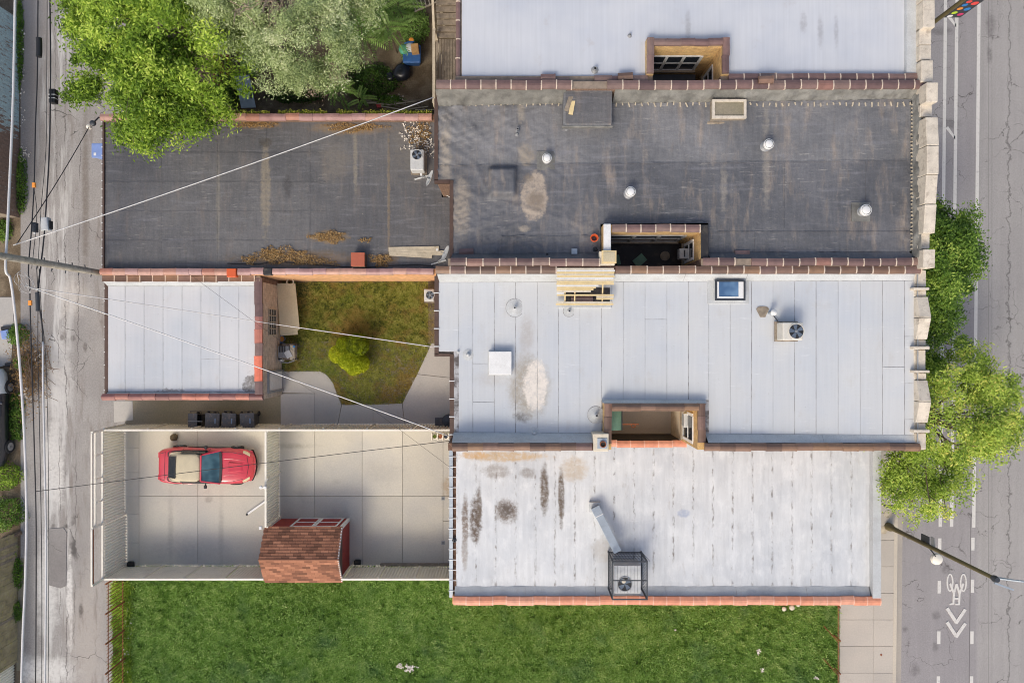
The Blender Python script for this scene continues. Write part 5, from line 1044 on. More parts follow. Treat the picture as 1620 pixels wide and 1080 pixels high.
t = thing('recycling_tub', yx(709, 664), 'dark green rounded tub half under the building edge', 'tub'); MB().lathe((0, 0, 0), [(.26, 0), (.32, .5), (.35, .5), (.3, .46), (.27, .1)], 18, cap=False).build('shell', M['green_plastic'], t, yx(712, 664), smooth=40); MB().lathe((0, 0, .5), [(.36, 0), (.33, .05), (.1, .09), (.02, .1)], 18).build('lid', M['steel_dark'], t, yx(712, 664), smooth=40)
def condenser(name, c, label, sx, sy, h, mat, fanc=(0, 0), fr=.25, rz=0, blades=5, slab=True):
    t = thing(name, c, label, 'air conditioner', rz=rz)
    if slab: local(MB().box(-sx / 2 - .06, sx / 2 + .06, -sy / 2 - .05, sy / 2 + .05, 0, .08), 'base', 'wood_grey', t, 0)
    hs = MB(); hs.box(-sx / 2, sx / 2, -sy / 2, sy / 2, .08, h); local(hs, 'housing', mat, t, 0, .05)
    fx, fy = fanc
    local(MB().lathe((fx, fy, h), [(fr, -.0), (fr + .03, .0), (fr + .03, .03), (fr, .03), (fr, 0)], 28, cap=False), 'fan_ring', mat, t, 40)
    local(MB().lathe((fx, fy, h), [(fr, .004), (.02, .006)], 28), 'fan_well', 'black', t, 0)
    fan = local(MB().lathe((fx, fy, h), [(.05, .008), (.05, .03), (.01, .035)], 10), 'hub', 'grey_metal', t, 0)
    for k in range(blades):
        a = 2 * math.pi * k / blades + .4; d = Vector((math.cos(a), math.sin(a), 0)); e = Vector((-d.y, d.x, 0)); ctr = Vector((fx, fy, h + .014))
        v = [ctr + d * .05 - e * .02, ctr + d * (fr * .95) - e * (fr * .25) + Vector((0, 0, -.008)), ctr + d * (fr * .92) + e * (fr * .38) + Vector((0, 0, .012)), ctr + d * .05 + e * .05]
        MB().add(v + [p - Vector((0, 0, .004)) for p in v], [(0, 1, 2, 3), (7, 6, 5, 4), (0, 4, 5, 1), (1, 5, 6, 2), (2, 6, 7, 3), (3, 7, 4, 0)]).build('fan_blade', M['fan'], t, (0, 0, 0), local=True)
    return t
condenser('condenser', W(681, 468, .4) * 1.0, 'pale condenser unit mounted on rear wall above the yard lawn', .5, .6, .6, 'ac_grey', (.05, 0), .2)
# steps / ring and soil strip beside the wall
struct(MB().prism([(X(a), Y(b)) for a, b in ((677, 443), (690, 443), (690, 543), (678, 543))], -.03, .01).build('soil_strip', M['soil']))
# ------------------------------------------------------------------ rooftop things
def turbine(px, py, l, r=.21, h=.4, sq=False):
    c = RP(px, py, zr, h * .7); c.z = zr(c.x); t = thing('roof_vent', c, l, 'roof vent', 'white mushroom vents on the black roof')
    MB().lathe((0, 0, 0), [(r * 1.1, 0), (r * .62, .05), (r * .6, h * .7)], 18).build('pipe', M['grey_metal'], t, c, smooth=40)
    MB().lathe((0, 0, h * .68), [(r * .62, 0), (r, .03), (r, .13), (r * .86, .15)], 20, cap=False).build('cap_ring', M['white_metal'], t, c, smooth=40)
    MB().lathe((0, 0, h * .68), [(r * .76, .09), (r * .74, .14), (r * .55, .165), (.01, .17)], 20).build('cap', M['white_metal'], t, c, smooth=40)
    if sq: MB().box(-.4, .35, -.4, .38, .0, .03).build('base_sheet', M['flash_grey'], t, c)
turbine(865, 251, 'white mushroom vent on black roof near the dusty pond stain', .2, .38, True); turbine(1215, 229, 'white mushroom vent on black roof below the square chimney'); turbine(997, 304, 'white mushroom vent on black roof above the light well'); turbine(1368, 333, 'white mushroom vent on black roof near the stone front', .23, .4, True)
def pipe(px, py, l, z=None, r=.05, h=.3, dz=.0, mat='grey_metal', disc=0, zf=zr):
    c = RP(px, py, zf); t = thing('vent_pipe', c, l, 'vent pipe')
    MB().lathe((0, 0, 0), [(r * 2.2, 0), (r * 1.25, .06), (r, .08), (r, h), (r * .75, h), (r * .72, h - .05)], 14, cap=False).build('pipe', M[mat], t, c, smooth=40)
    MB().lathe((0, 0, h - .06), [(r * .74, 0), (.005, .004)], 12).build('bore', M['black'], t, c)
    if disc:
        MB().lathe((0, 0, 0), [(disc, .0), (disc, .012), (disc * .3, .03), (r * 1.2, .06)], 28).build('flange', M['flash_white'], t, c, smooth=40); MB().lathe((0, 0, 0), [(disc + .007, 0), (disc + .007, .015), (disc - .007, .015), (disc - .007, 0)], 28, cap=False).build('seal_ring', M['seam'], t, c)
zN = lambda x: zn; zL = lambda x: zl
pipe(819, 207, 'upper of two short pipes left of roof hatch on black roof', r=.05); pipe(818, 213, 'lower of two short pipes left of roof hatch on black roof', r=.04); pipe(896, 203, 'short pipe at lower corner of the black roof hatch', r=.05)
pipe(865, 404, 'short dark pipe near the south edge tiles of the black roof', r=.05, mat='steel_dark'); pipe(942, 394, 'short pipe beside white-capped light well wall', r=.06, mat='steel_dark')
pipe(814.5, 487, 'vent pipe in large round collar, upper left of the white roof', disc=.38, mat='flash_white'); pipe(900, 492, 'vent pipe in round collar just below the plastic skylight cover', disc=.24, mat='flash_white')
pipe(943, 656, 'vent pipe in large round collar beside the white roof light court', disc=.36, mat='flash_white', r=.06); 
for px, py, l, d in ((741, 561, 'white cone vent in round collar near the notch of white roof', .24), (845, 684, 'white cone vent in round collar at south edge of white roof', .24), (725, 556, 'tiny sealed round patch at the west notch of white roof', .07)):
    c = RP(px, py); t = thing('cone_vent', c, l, 'roof vent'); MB().lathe((0, 0, 0), [(d, 0), (d, .012), (d * .4, .03), (d * .3, .14), (d * .12, .2)], 24).build('cone', M['flash_white'], t, c, smooth=40); MB().lathe((0, 0, .19), [(d * .2, 0), (d * .2, .03), (.004, .05)], 12).build('cap', M['ac_grey'], t, c)
pipe(941, 111, 'short black-mouthed pipe on the pale coated roof near its tile edge', zf=zN, r=.07, h=.2); pipe(996, 57, 'tiny dark pipe on pale coated roof left of the light court', zf=zN, r=.04, h=.15)
# hatch bulkhead on the black roof
z0 = 6.9; hx0, hx1, hy0, hy1 = X(891, z0), X(968, z0), Y(199, z0), LOT[0] - .02
t = thing('roof_hatch', ((hx0 + hx1) / 2, (hy0 + hy1) / 2, zr(1)), 'membrane-covered stair hatch box at north parapet of the black roof', 'roof hatch')
MB().box(hx0, hx1, hy0, hy1, 6.1, 0, 0, [6.88, 6.88, 7.1, 7.1]).build('box', M['dark_roof'], t, bevel=.04); MB().box(hx0 - .04, hx1 + .04, hy0 - .05, hy0 + .02, 6.72, 6.9).build('edge_strip', M['flash_grey'], t, bevel=.02); MB().box(hx0 + .1, hx1 - .05, hy0 + .1, hy1 - .35, 6.9, 0, 0, [6.925, 6.925, 7.07, 7.07]).build('top_patch', M['rear_roof'], t)
bl = thing('broken_boards', RP(903, 165, dz=.9), 'two broken brown board scraps lying on the roof hatch', 'boards')
for k, (px, py, a) in enumerate(((900, 163, 1.25), (905, 168, 1.4))): MB().box(-.35, .35, -.09, .09, 0, .03).build('board', M['wood_grey'] if k == 0 else M['yellow_wood'], bl, W(px, py, 7.02 - .02 * k), rz=a)
# square chimney / curb
z0 = 6.95; cx0, cx1, cy0, cy1 = X(1127, z0), X(1181, z0), Y(187, z0), Y(157, z0)
t = thing('chimney', ((cx0 + cx1) / 2, (cy0 + cy1) / 2, 6.6), 'low sealed stone chimney with flaking white rim on black roof', 'chimney')
MB().box(cx0, cx1, cy0, cy1, 6.3, 6.85).build('shaft', M['wood_grey'], t, bevel=.03); rm = MB(); rm.box(cx0, cx1, cy0, cy0 + .1, 6.85, 6.95); rm.box(cx0, cx0 + .1, cy0 + .1, cy1, 6.85, 6.95); rm.box(cx1 - .1, cx1, cy0 + .1, cy1, 6.85, 6.95); rm.box(cx0 + .1, cx1 - .1, cy1 - .1, cy1, 6.85, 6.95); rm.build('rim', M['limestone'], t); MB().box(cx0 + .1, cx1 - .1, cy0 + .1, cy1 - .1, 6.85, 6.89).build('cap', M['side_dirt'], t)
MB().box(cx0 - .12, cx1 + .08, cy0 - .16, cy0, 6.3, 6.62).build('mortar_skirt', M['wood_grey'], t, bevel=.05)
# loose things on the black roof
def loosetile(px, py, l, a=0, mat='tile_maroon', z=None, zf=zr):
    c = RP(px, py, zf) if z is None else W(px, py, z); t = MB()
    def prof(x, g): return [(x, -.14 - g, 0), (x, .14 + g, 0), (x, .14 + g, .07 + g), (x, 0, .12 + g), (x, -.14 - g, .07 + g)]
    t.loft([prof(-.3, 0), prof(.26, 0)]); t.loft([prof(.24, .01), prof(.3, .01)]); o = t.build('coping_tile', M[mat], at=c + Vector((0, 0, .015)), rz=a); tag(o, l, 'tile')
loosetile(738, 399, 'loose brown coping tile near the southwest corner of black roof', .05); loosetile(1173, 402, 'loose maroon coping tile lying right of the light well, black roof', -.02)
loosetile(867, 124, 'loose dark tile on the tile edge of the pale coated roof', 0, 'tile_maroon', 7.1); loosetile(989, 122, 'loose brown tile next to the pale roof light court', .05, 'tile_brown', 7.15); loosetile(1211, 127, 'cracked loose tile across two tile rows at the pale roof', .02, 'tile_brown', 7.4)
c = RP(939, 378); t = thing('clay_pot', c, 'small orange clay pot tipped over by the light well', 'pot'); MB().lathe((0, 0, 0), [(.1, 0), (.15, .26), (.17, .26), (.17, .3), (.13, .3), (.1, .05)], 14, cap=False).build('pot', M['clay'], t, c, smooth=40)
c = RP(908, 399); t = thing('metal_box', c, 'small square galvanised box near south tiles of black roof', 'box'); MB().box(-.13, .13, -.13, .13, 0, .2).build('box', M['steel_dark'], t, c, bevel=.01); MB().box(-.12, .12, -.1, .12, .2, .22).build('lid', M['galv'], t, c)
c = W(962, 409, 7.15); t = thing('flue', c, 'square beige capped flue standing at the west end of light well', 'flue'); MB().box(-.35, .27, -.28, .3, -.35, .0).build('shaft', M['stucco'], t, c, bevel=.02); MB().box(-.26, .33, -.2, .32, .0, .07).build('slab', M['yellow_wood'], t, c, bevel=.01); MB().box(-.2, .27, -.14, .26, .07, .09).build('pan', M['wood_tan'], t, c)
def windowac(px, py, z, l, sx=.42, sy=.45, sz=.42):
    c = W(px, py, z); t = thing('window_unit', c, l, 'air conditioner'); MB().box(-sx / 2, sx / 2, -sy / 2, sy / 2, -sz / 2, sz / 2).build('housing', M['ac_grey'], t, c, bevel=.02)
    MB().box(-.03, .03, -sy * .33, sy * .33, sz / 2, sz / 2 + .008).build('vent_slot', M['steel_dark'], t, c)
    for k in range(5): MB().box(-sx / 2 - .01, -sx / 2, -sy * .4, sy * .4, -sz * .35 + k * .07, -sz * .35 + k * .07 + .03).build('grille_slat', M['grey_metal'], t, c)
windowac(1081, 402, 4.95, 'white window air conditioner in the black roof light well'); windowac(1086, 664, 5.2, 'white window air conditioner in the white roof light court', .3, .62, .45)
for (px, py, sx, sy, l, mt, a) in ((1012, 412, .55, .4, 'grey green board scrap on the light well floor', 'awning', .7), (1052, 405, .4, .4, 'brown round lid on the light well floor', 'wood_grey', 0), (978, 411, .16, .45, 'green strip scrap at west end of light well floor', 'awning', .2)):
    c = W(px, py, 3.86)
    o = MB().box(-sx / 2, sx / 2, -sy / 2, sy / 2, -.01, .03) if sx != sy else MB().lathe((0, 0, 0), [(.22, 0), (.22, .04), (.16, .06)], 16)
    tag(o.build('scrap', M[mt], at=c, rz=a), l, 'scrap')
# white roof: plastic cover on battens, skylight, hatch, condenser
z0 = 7.1; ax0, ax1, ay0, ay1 = X(881, z0), X(972, z0), Y(482, z0), Y(424, z0)
t = thing('skylight_cover', ((ax0 + ax1) / 2, (ay0 + ay1) / 2, 6.3), 'ragged batten and corrugated plastic cover over skylight hole on white roof', 'skylight')
MB().box(ax0 + .05, ax1 - .02, ay0 - .1, ay1 - .5, 6.25, 6.5).build('curb', M['flash_white'], t, bevel=.03)
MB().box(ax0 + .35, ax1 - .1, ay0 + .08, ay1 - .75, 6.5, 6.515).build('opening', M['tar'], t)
MB().lathe((0, 0, 0), [(.09, -.45), (.11, -.45), (.11, .45), (.09, .45)], 8, M=Matrix.Rotation(math.pi / 2, 4, 'Y')).build('old_tile', M['tile_maroon'], t, ((ax0 + ax1) / 2 - .1, ay0 + .28, 6.6))
n = 20
for k in range(n):
    y = ay1 - (k + .5) * (ay1 - ay0) / n; zz = 7.16 - .4 * k / n; hole = k in (13, 15, 16, 17) ; part = k in (9, 10, 11, 12)
    if hole: spans = [(ax0, ax0 + .3)] if k == 13 else [(ax1 - .7, ax1)] if k != 17 else []
    elif part: spans = [(ax0, ax0 + 1.7 - .1 * (k - 9))]
    else: spans = [(ax0 + random.uniform(-.03, .03), ax1 + random.uniform(-.04, .02))]
    for (p, q) in spans: MB().box(p, q, y - .036, y + .03, zz, zz + .025).build('batten', M['white_metal'] if k % 4 == 1 else M['yellow_wood' if k % 3 else 'stucco'], t)
for x in (ax0 + .35, ax0 + .75, ax1 - .45): MB().bar((x, ay0, 6.72), (x, ay1, 7.1), .05, .05).build('rafter', M['yellow_wood'], t)
c0 = RP(1155, 459, dz=.25); t = thing('skylight', c0, 'glazed roof window with dark frame on white roof', 'skylight')
MB().box(-.85, .85, -.55, .55, -.3, -.2).build('apron', M['flash_white'], t, c0, bevel=.02); MB().box(-.62, .62, -.42, .4, -.2, -.02).build('curb', M['flash_white'], t, c0, bevel=.02)
f = MB(); f.box(-.62, .62, -.42, -.34, -.02, .04); f.box(-.62, .62, .34, .41, -.02, .04); f.box(-.62, -.54, -.34, .34, -.02, .04); f.box(.54, .62, -.34, .34, -.02, .04); f.build('frame', M['steel_dark'], t, c0); MB().box(-.54, .54, -.34, .34, -.02, .012).build('pane', M['sky_glass'], t, c0)
f = MB(); f.box(-.54, .54, -.34, -.26, .0, .03); f.box(-.54, -.46, -.26, .34, 0, .03); f.box(.34, .54, -.26, .34, 0, .03); f.build('blind', M['white_metal'], t, c0)
c0 = RP(791, 574, dz=.3); c0.z = zr(c0.x); t = thing('roof_hatch', c0, 'square white lidded roof hatch on white roof', 'roof hatch')
MB().box(-.5, .5, -.52, .5, 0, .06).build('curb_base', M['flash_white'], t, c0, bevel=.04); MB().box(-.46, .46, -.48, .44, .06, .25).build('curb', M['flash_white'], t, c0, bevel=.03); MB().box(-.46, .48, -.48, .48, .25, .34).build('lid', M['white_metal'], t, c0, bevel=.02)
ca = RP(1250, 524, dz=.5); ca.z = zr(ca.x) + .05; condenser('condenser', ca, 'beige condenser unit with round fan on white roof', .82, .72, .75, 'ac_beige', (.12, .0), .29)
c = RP(1218, 495); t = thing('flue', c, 'white ball-capped flue with tar smear beside the roof condenser', 'flue'); MB().lathe((0, 0, 0), [(.08, 0), (.08, .35)], 12).build('pipe', M['galv'], t, c, smooth=40); MB().lathe((0, 0, .35), [(.08, 0), (.13, .05), (.13, .1), (.07, .16), (.01, .17)], 14).build('cap', M['white_metal'], t, c, smooth=40)
MB().prism([(-.3 + .22 * math.cos(a) * (1 + .3 * math.sin(3 * a)), .05 + .28 * math.sin(a) * (1 + .2 * math.cos(2 * a))) for a in [2 * math.pi * k / 18 for k in range(18)]], 0, .018).build('tar_smear', M['wood_grey'], t, c); MB().tube([c + Vector(v) for v in ((.1, -.1, .1), (.25, -.3, .12), (.3, -.5, .15))], .025).build('conduit', M['steel_dark'], t)
# stucco chimney at the south wall
c = W(952, 700, 7.2); t = thing('chimney', Vector((c.x, c.y, 6.4)), 'cream stucco chimney with round flue at south edge of white roof', 'chimney'); MB().box(-.34, .28, -.35, .36, -3.4, .0).build('shaft', M['stucco'], t, c, bevel=.02); MB().box(-.18, .22, -.24, .18, 0, .03).build('plate', M['galv'], t, c); MB().lathe((.04, -.05, .03), [(.13, 0), (.13, .1), (.1, .1), (.1, .02)], 16, cap=False).build('flue', M['rust'], t, c); MB().lathe((.04, -.05, .05), [(.1, 0), (.005, .003)], 14).build('bore', M['tar'], t, c)
# light court: green hood and rusty bracket
c = W(974, 664, 5.4); t = thing('window_hood', c, 'faded green curved hood at west side of the white roof court', 'awning'); MB().loft([[(-.25 + .5 * math.sin(u), y, .28 * math.cos(u) - .0) for u in [math.pi / 2 * k / 6 for k in range(7)]] + [(-.25, y, -.0)] for y in (-.42, -.2, 0, .2, .42)]).build('hood', M['awning'], t, c, smooth=40)
MB().tube([c + Vector(v) for v in ((.27, -.44, 0), (.27, .44, 0))], .03).build('rim', M['steel_dark'], t)
c = W(1002, 673, 3.6); t = thing('iron_bracket', c, 'rusty iron bracket with ring in the white roof court', 'bracket'); MB().bar(c + Vector((-.5, .06, 0)), c + Vector((.25, .06, 0)), .05).build('bar', M['rust'], t); MB().lathe((0, 0, 0), [(.07, -.02), (.11, -.02), (.11, .02), (.07, .02), (.07, -.02)], 14, cap=False).build('ring', M['rust'], t, c)
# caged unit and duct on the silver roof
z1 = 5.1; cx0, cx1, cy0, cy1 = X(962, zl), X(1014, zl), Y(929, zl), Y(872, zl)
t = thing('caged_unit', ((cx0 + cx1) / 2, (cy0 + cy1) / 2, zl), 'grey rooftop cooling unit with fan inside a steel cage, silver roof', 'air conditioner')
ux0, ux1, uy0, uy1 = cx0 + .12, cx1 - .2, cy0 + .12, cy1 - .3; uz = 4.72
MB().box(ux0, ux1, uy0, uy1, zl + .1, uz).build('housing', M['ac_grey'], t, bevel=.02)
for k in range(1, 8): MB().box(ux0 + (ux1 - ux0) * k / 8 - .008, ux0 + (ux1 - ux0) * k / 8 + .008, uy0 + .02, uy1 - .02, uz, uz + .012).build('rib', M['grey_metal'], t)
fx, fy = (ux0 + ux1) / 2 - .12, uy0 + .42
MB().lathe((fx, fy, uz), [(.3, 0), (.33, 0), (.33, .03), (.3, .03), (.3, 0)], 24, cap=False).build('fan_ring', M['grey_metal'], t); MB().lathe((fx, fy, uz + .012), [(.3, .002), (.01, .004)], 24).build('fan_well', M['black'], t); MB().lathe((fx - .05, fy + .12, uz + .016), [(.09, 0), (.09, .02), (.01, .03)], 12).build('motor', M['stucco'], t)
for k in range(4):
    a = k * math.pi / 2 + .5; d = Vector((math.cos(a), math.sin(a), 0)); e = Vector((-d.y, d.x, 0)); o = Vector((fx, fy, uz + .02)); v = [o, o + d * .27 - e * .06, o + d * .26 + e * .14, o + d * .1 + e * .09]
    MB().add(v + [p + Vector((0, 0, .004)) for p in v], [(3, 2, 1, 0), (4, 5, 6, 7), (0, 1, 5, 4), (1, 2, 6, 5), (2, 3, 7, 6), (3, 0, 4, 7)]).build('fan_blade', M['fan'], t)
for x in (cx0, cx1):
    for y in (cy0, cy1): MB().box(x - .03, x + .03, y - .03, y + .03, zl, z1).build('post', M['steel_dark'], t)
for zz in (zl + .15, z1):
    for y in (cy0, cy1): MB().box(cx0, cx1, y - .025, y + .025, zz - .025, zz + .025).build('rail', M['steel_dark'], t)
    for x in (cx0, cx1): MB().box(x - .025, x + .025, cy0 + .03, cy1 - .03, zz - .02, zz + .02).build('rail', M['steel_dark'], t)
MB().box(cx0 + .03, cx1 - .03, (cy0 + cy1) / 2 - .02, (cy0 + cy1) / 2 + .02, z1 - .02, z1 + .02).build('rail', M['steel_dark'], t)
for x in (cx0, cx1):
    g_ = MB()
    for k in range(-6, 14):
        ya, yb_ = cy0 + k * .13, cy0 + k * .13 + .7; za, zb_ = zl + .17, z1 - .03
        lo, hi = max(ya, cy0), min(yb_, cy1)
        if hi - lo < .05: continue
        f_ = lambda y: za + (zb_ - za) * (y - ya) / .7
        g_.bar((x, lo, f_(lo)), (x, hi, f_(hi)), .014)
    for k in range(1, 5): g_.bar((x, cy0, zl + .15 + k * .25), (x, cy1, zl + .15 + k * .25), .012)
    g_.build('mesh_panel', M['steel_dark'], t)
g_ = MB()
for k in range(12): g_.bar((cx0 + .1 + k * .13, cy1, zl + .17), (cx0 + .2 + k * .13, cy1, z1 - .03), .014)
for k in range(1, 5): g_.bar((cx0, cy1, zl + .15 + k * .25), (cx1, cy1, zl + .15 + k * .25), .012)
g_.build('mesh_panel', M['steel_dark'], t)
a, b = W(942, 803, 4.0), W(977, 872, 4.35)
t = thing('sheet_duct', Vector((a.x, a.y, zl)), 'long galvanised duct slanting from silver roof to the caged unit', 'duct'); MB().bar(a, b, .36, .34).build('duct', M['galv'], t, bevel=.01); d = (b - a).normalized(); MB().bar(a - d * .05, a + d * .3, .4, .38).build('boot', M['galv'], t, bevel=.01); MB().bar(a + d * .34, a + d * .38, .39, .37).build('joint_band', M['white_metal'], t); MB().box(-.25, .25, -.22, .22, -.3, -.1).build('curb', M['flash_white'], t, a)
o = MB().tube([RP(px, py, zL) + Vector((0, 0, .04)) for px, py in ((938, 938), (944, 931), (952, 932), (960, 936))], .02).build('cable', M['wire_black']); tag(o, 'short black cable on silver roof edge left of the caged unit', 'cable')
for px, py, l in ((719, 854, 'small dark outlet at west edge of the silver roof'),):
    pipe(px, py, l, zf=zL, r=.05, h=.1, mat='steel_dark')
# rear roof things
zR = lambda x: zrr
cR = RP(663, 259, zR); cR.z = zrr; condenser('condenser', cR, 'tall narrow pale condenser unit on grey-black rear roof', .62, .95, .7, 'ac_grey', (.0, .22), .22, blades=4)
def dish(px, py, z, l, aim, base):
    c = W(px, py, z); t = thing('satellite_dish', Vector((base.x, base.y, base.z)), l, 'satellite dish'); q = Vector(aim).normalized().to_track_quat('Z', 'Y').to_matrix().to_4x4()
    MB().lathe(c, [(.02, -.07), (.2, -.055), (.32, -.02), (.38, .02), (.37, .025), (.3, -.005), (.02, -.05)], 24, M=q, cap=False).build('reflector', M['ac_grey'], t, smooth=40)
    MB().tube([base, base + Vector((0, 0, .3)), c - Vector(aim).normalized() * .08], .025, 8).build('mast', M['grey_metal'], t); MB().tube([c - Vector((0, 0, .3)), c + Vector(aim).normalized() * .42], .015).build('arm', M['grey_metal'], t); MB().obox(c + Vector(aim).normalized() * .42, (.09, .09, .12)).build('receiver', M['white_metal'], t)
    MB().bar(base + Vector((-.35, -.1, .03)), base + Vector((.35, .1, .03)), .06).build('foot', M['ac_grey'], t)
dish(680, 282, 4.0, 'satellite dish on rear roof beside the tall condenser', (-1, .35, .45), RP(668, 281, zR)); dish(705, 401, 4.0, 'satellite dish near planks in the rear roof corner', (-1, .4, .45), RP(694, 415, zR))
pl = thing('plank_stack', RP(657, 398, zR), 'bleached planks lying beside satellite dish on rear roof', 'planks')
for k, (px, py, L_, a) in enumerate(((655, 394, 2.35, .02), (660, 399, 2.5, -.03), (650, 403, 2.0, -.06))): MB().box(-L_ / 2, L_ / 2, -.11, .11, 0, .045).build('plank', M['wood_pale'], pl, RP(px, py, zR) + Vector((0, 0, .02 + .01 * k)), rz=a, bevel=.006)
c = W(708, 290, 3.0); t = thing('loose_plank', c, 'tan board leaning at the wall notch below the gutter', 'board'); MB().obox((0, 0, .25), (.25, .75, .04), Matrix.Rotation(.35, 4, 'Z') @ Matrix.Rotation(.2, 4, 'X')).build('board', M['yellow_wood'], t, W(704, 294, 3.0)); MB().tube([W(690, 287, 3.3), W(697, 290, 3.4), W(705, 308, 3.2), W(712, 312, 3.2)], .02).build('conduit', M['white_metal'], t)
c = W(567, 411, 3.4); t = thing('chimney', Vector((c.x, c.y, zrr)), 'rust-red square capped chimney at south edge of rear roof', 'chimney'); MB().box(-.3, .3, -.32, .3, -.45, .0).build('shaft', M['brown_brick'], t, c); MB().box(-.33, .3, -.3, .33, 0, .08).build('cap', M['chimney_rust'], t, c, bevel=.01)
o = MB().tube([RP(px, py, zR) + Vector((0, 0, .03)) for px, py in ((360, 417), (410, 418), (430, 414), (470, 416), (540, 422), (580, 423), (620, 420), (660, 419), (685, 421))], .02).build('cable', M['wire_black']); tag(o, 'dark cable running along south tiles of the rear roof', 'cable')
# blue tub, lamp and pipe by the alley corner
c = W(157, 239, .9); t = thing('wheelie_bin', Vector((c.x, c.y, 0)), 'pale blue bin against the rear building in the alley', 'wheelie bin'); local(MB().loft([[(-.22, -.26, .05), (.22, -.26, .05), (.22, .26, .05), (-.22, .26, .05)], [(-.28, -.33, .95), (.28, -.33, .95), (.28, .33, .95), (-.28, .33, .95)]]), 'body', 'blue_bin', t, 0, .03); local(MB().box(-.32, .32, -.36, .36, .95, 1.02), 'lid', 'blue_bin', t, 0, .03); local(MB().box(-.2, -.08, -.26, -.12, 1.02, 1.025), 'label_print', 'white_metal', t, 0)
c = W(148, 192, 3.6); t = thing('alley_lamp', c, 'small dark bracket lamp at the alley corner of rear building', 'lamp'); MB().tube([W(164, 188, 3.1), W(156, 186, 3.4), W(149, 193, 3.6)], .035).build('arm', M['steel_dark'], t); MB().lathe(W(147, 195, 3.55), [(.05, .1), (.12, .06), (.13, -.05), (.08, -.1)], 14).build('head', M['steel_dark'], t, smooth=40); MB().lathe(W(141, 201, 3.3), [(.05, -.12), (.1, -.08), (.1, .08), (.04, .12)], 12).build('globe', M['opal'], t, smooth=40)
# ------------------------------------------------------------------ street furniture
def lamp_post(base, top_z, label, arm=None):
    t = thing('street_lamp', base, label, 'street lamp')
    MB().lathe((0, 0, 0), [(.2, -.02), (.2, .25), (.13, .4), (.11, 1.2), (.08, top_z)], 14).build('pole', M['green_pole'], t, base, smooth=40)
    return t
b0 = W(1405, 832, 0); t = lamp_post(b0, 7.8, 'olive street lamp pole leaning out over the bike lane beside the silver-roofed building')
pc = b0 + Vector((.28, -.55, 3.55)); MB().tube([b0 + Vector((0, 0, 3.3)), b0 + Vector((.1, -.3, 3.65)), pc], .03).build('bracket', M['steel_dark'], t); MB().lathe(pc, [(.08, .12), (.24, .05), (.27, -.05), (.2, -.18), (.05, -.22)], 18).build('lantern', M['opal'], t, smooth=40)
MB().obox(b0 + Vector((.02, .2, 3.1)), (.04, .45, .6)).build('sign_plate', M['steel_dark'], t); MB().obox(b0 + Vector((.0, .25, 3.7)), (.03, .5, .3)).build('sign_plate', M['grey_metal'], t)
MB().lathe(b0 + Vector((0, 0, 7.6)), [(.12, 0), (.14, .1), (.1, .25)], 12).build('collar', M['steel_dark'], t)
MB().tube([b0 + Vector((0, 0, 7.6)), b0 + Vector((.8, .0, 8.0)), b0 + Vector((2.4, .0, 8.3))], .04).build('mast_arm', M['galv'], t); MB().tube([b0 + Vector((0, 0, 7.4)), b0 + Vector((.8, -.05, 7.75)), b0 + Vector((2.4, -.05, 8.25))], .03).build('mast_arm', M['galv'], t)
MB().obox(b0 + Vector((.35, -.3, 7.7)), (.8, .07, .07), Matrix.Rotation(-.35, 4, 'Z')).build('camera_arm', M['galv'], t); MB().loft([[b0 + Vector((2.3 + u, y, 8.28 + z)) for y, z in ((-w_, 0), (w_, 0), (w_ * .6, .14), (-w_ * .6, .14))] for u, w_ in ((0, .08), (.3, .17), (.7, .15), (.85, .06))]).build('lamp_head', M['grey_metal'], t)
b1 = Vector((X(1405, 0), 14.4, 0)); b1.x = 19.05; t = lamp_post(b1, 7.8, 'street lamp pole with colourful banner at the top right')
pc = b1 + Vector((-.3, .55, 3.55))
bn = MB(); y0_, x0_ = b1.y - .02, b1.x + .12
MB().box(x0_, x0_ + .72, y0_ - .02, y0_ + .02, 4.5, 6.6).build('banner', M['steel_dark'], t)
for zz in (4.5, 6.6): MB().tube([b1 + Vector((0, -.02, zz)), b1 + Vector((.86, -.02, zz))], .02).build('banner_arm', M['steel_dark'], t)
shapes = [('white', .06, .3, 4.05, 4.22), ('lime', .06, .3, 4.3, 4.6), ('magenta', .4, .66, 4.15, 4.45), ('orange', .06, .3, 4.68, 4.95), ('blue', .38, .66, 4.6, 4.95), ('blue', .06, .3, 5.02, 5.25), ('red', .36, .66, 5.05, 5.5), ('lime', .06, .32, 5.6, 6.0), ('red', .06, .3, 5.3, 5.52), ('lime', .38, .66, 5.6, 6.0)]
for nm, a, b_, c_, d_ in shapes: MB().lathe((x0_ + (a + b_) / 2, y0_ - .021, (c_ + d_) / 2 + .5), [((b_ - a) / 2, 0), ((b_ - a) / 2, .004)], 10, M=Matrix.Rotation(math.pi / 2, 4, 'X')).build('printed_shape', M[nm], t)
MB().lathe(b1 + Vector((-.12, .45, 3.4)), [(.05, .12), (.24, .05), (.25, -.06), (.1, -.2)], 16).build('lantern', M['opal'], t, smooth=40)
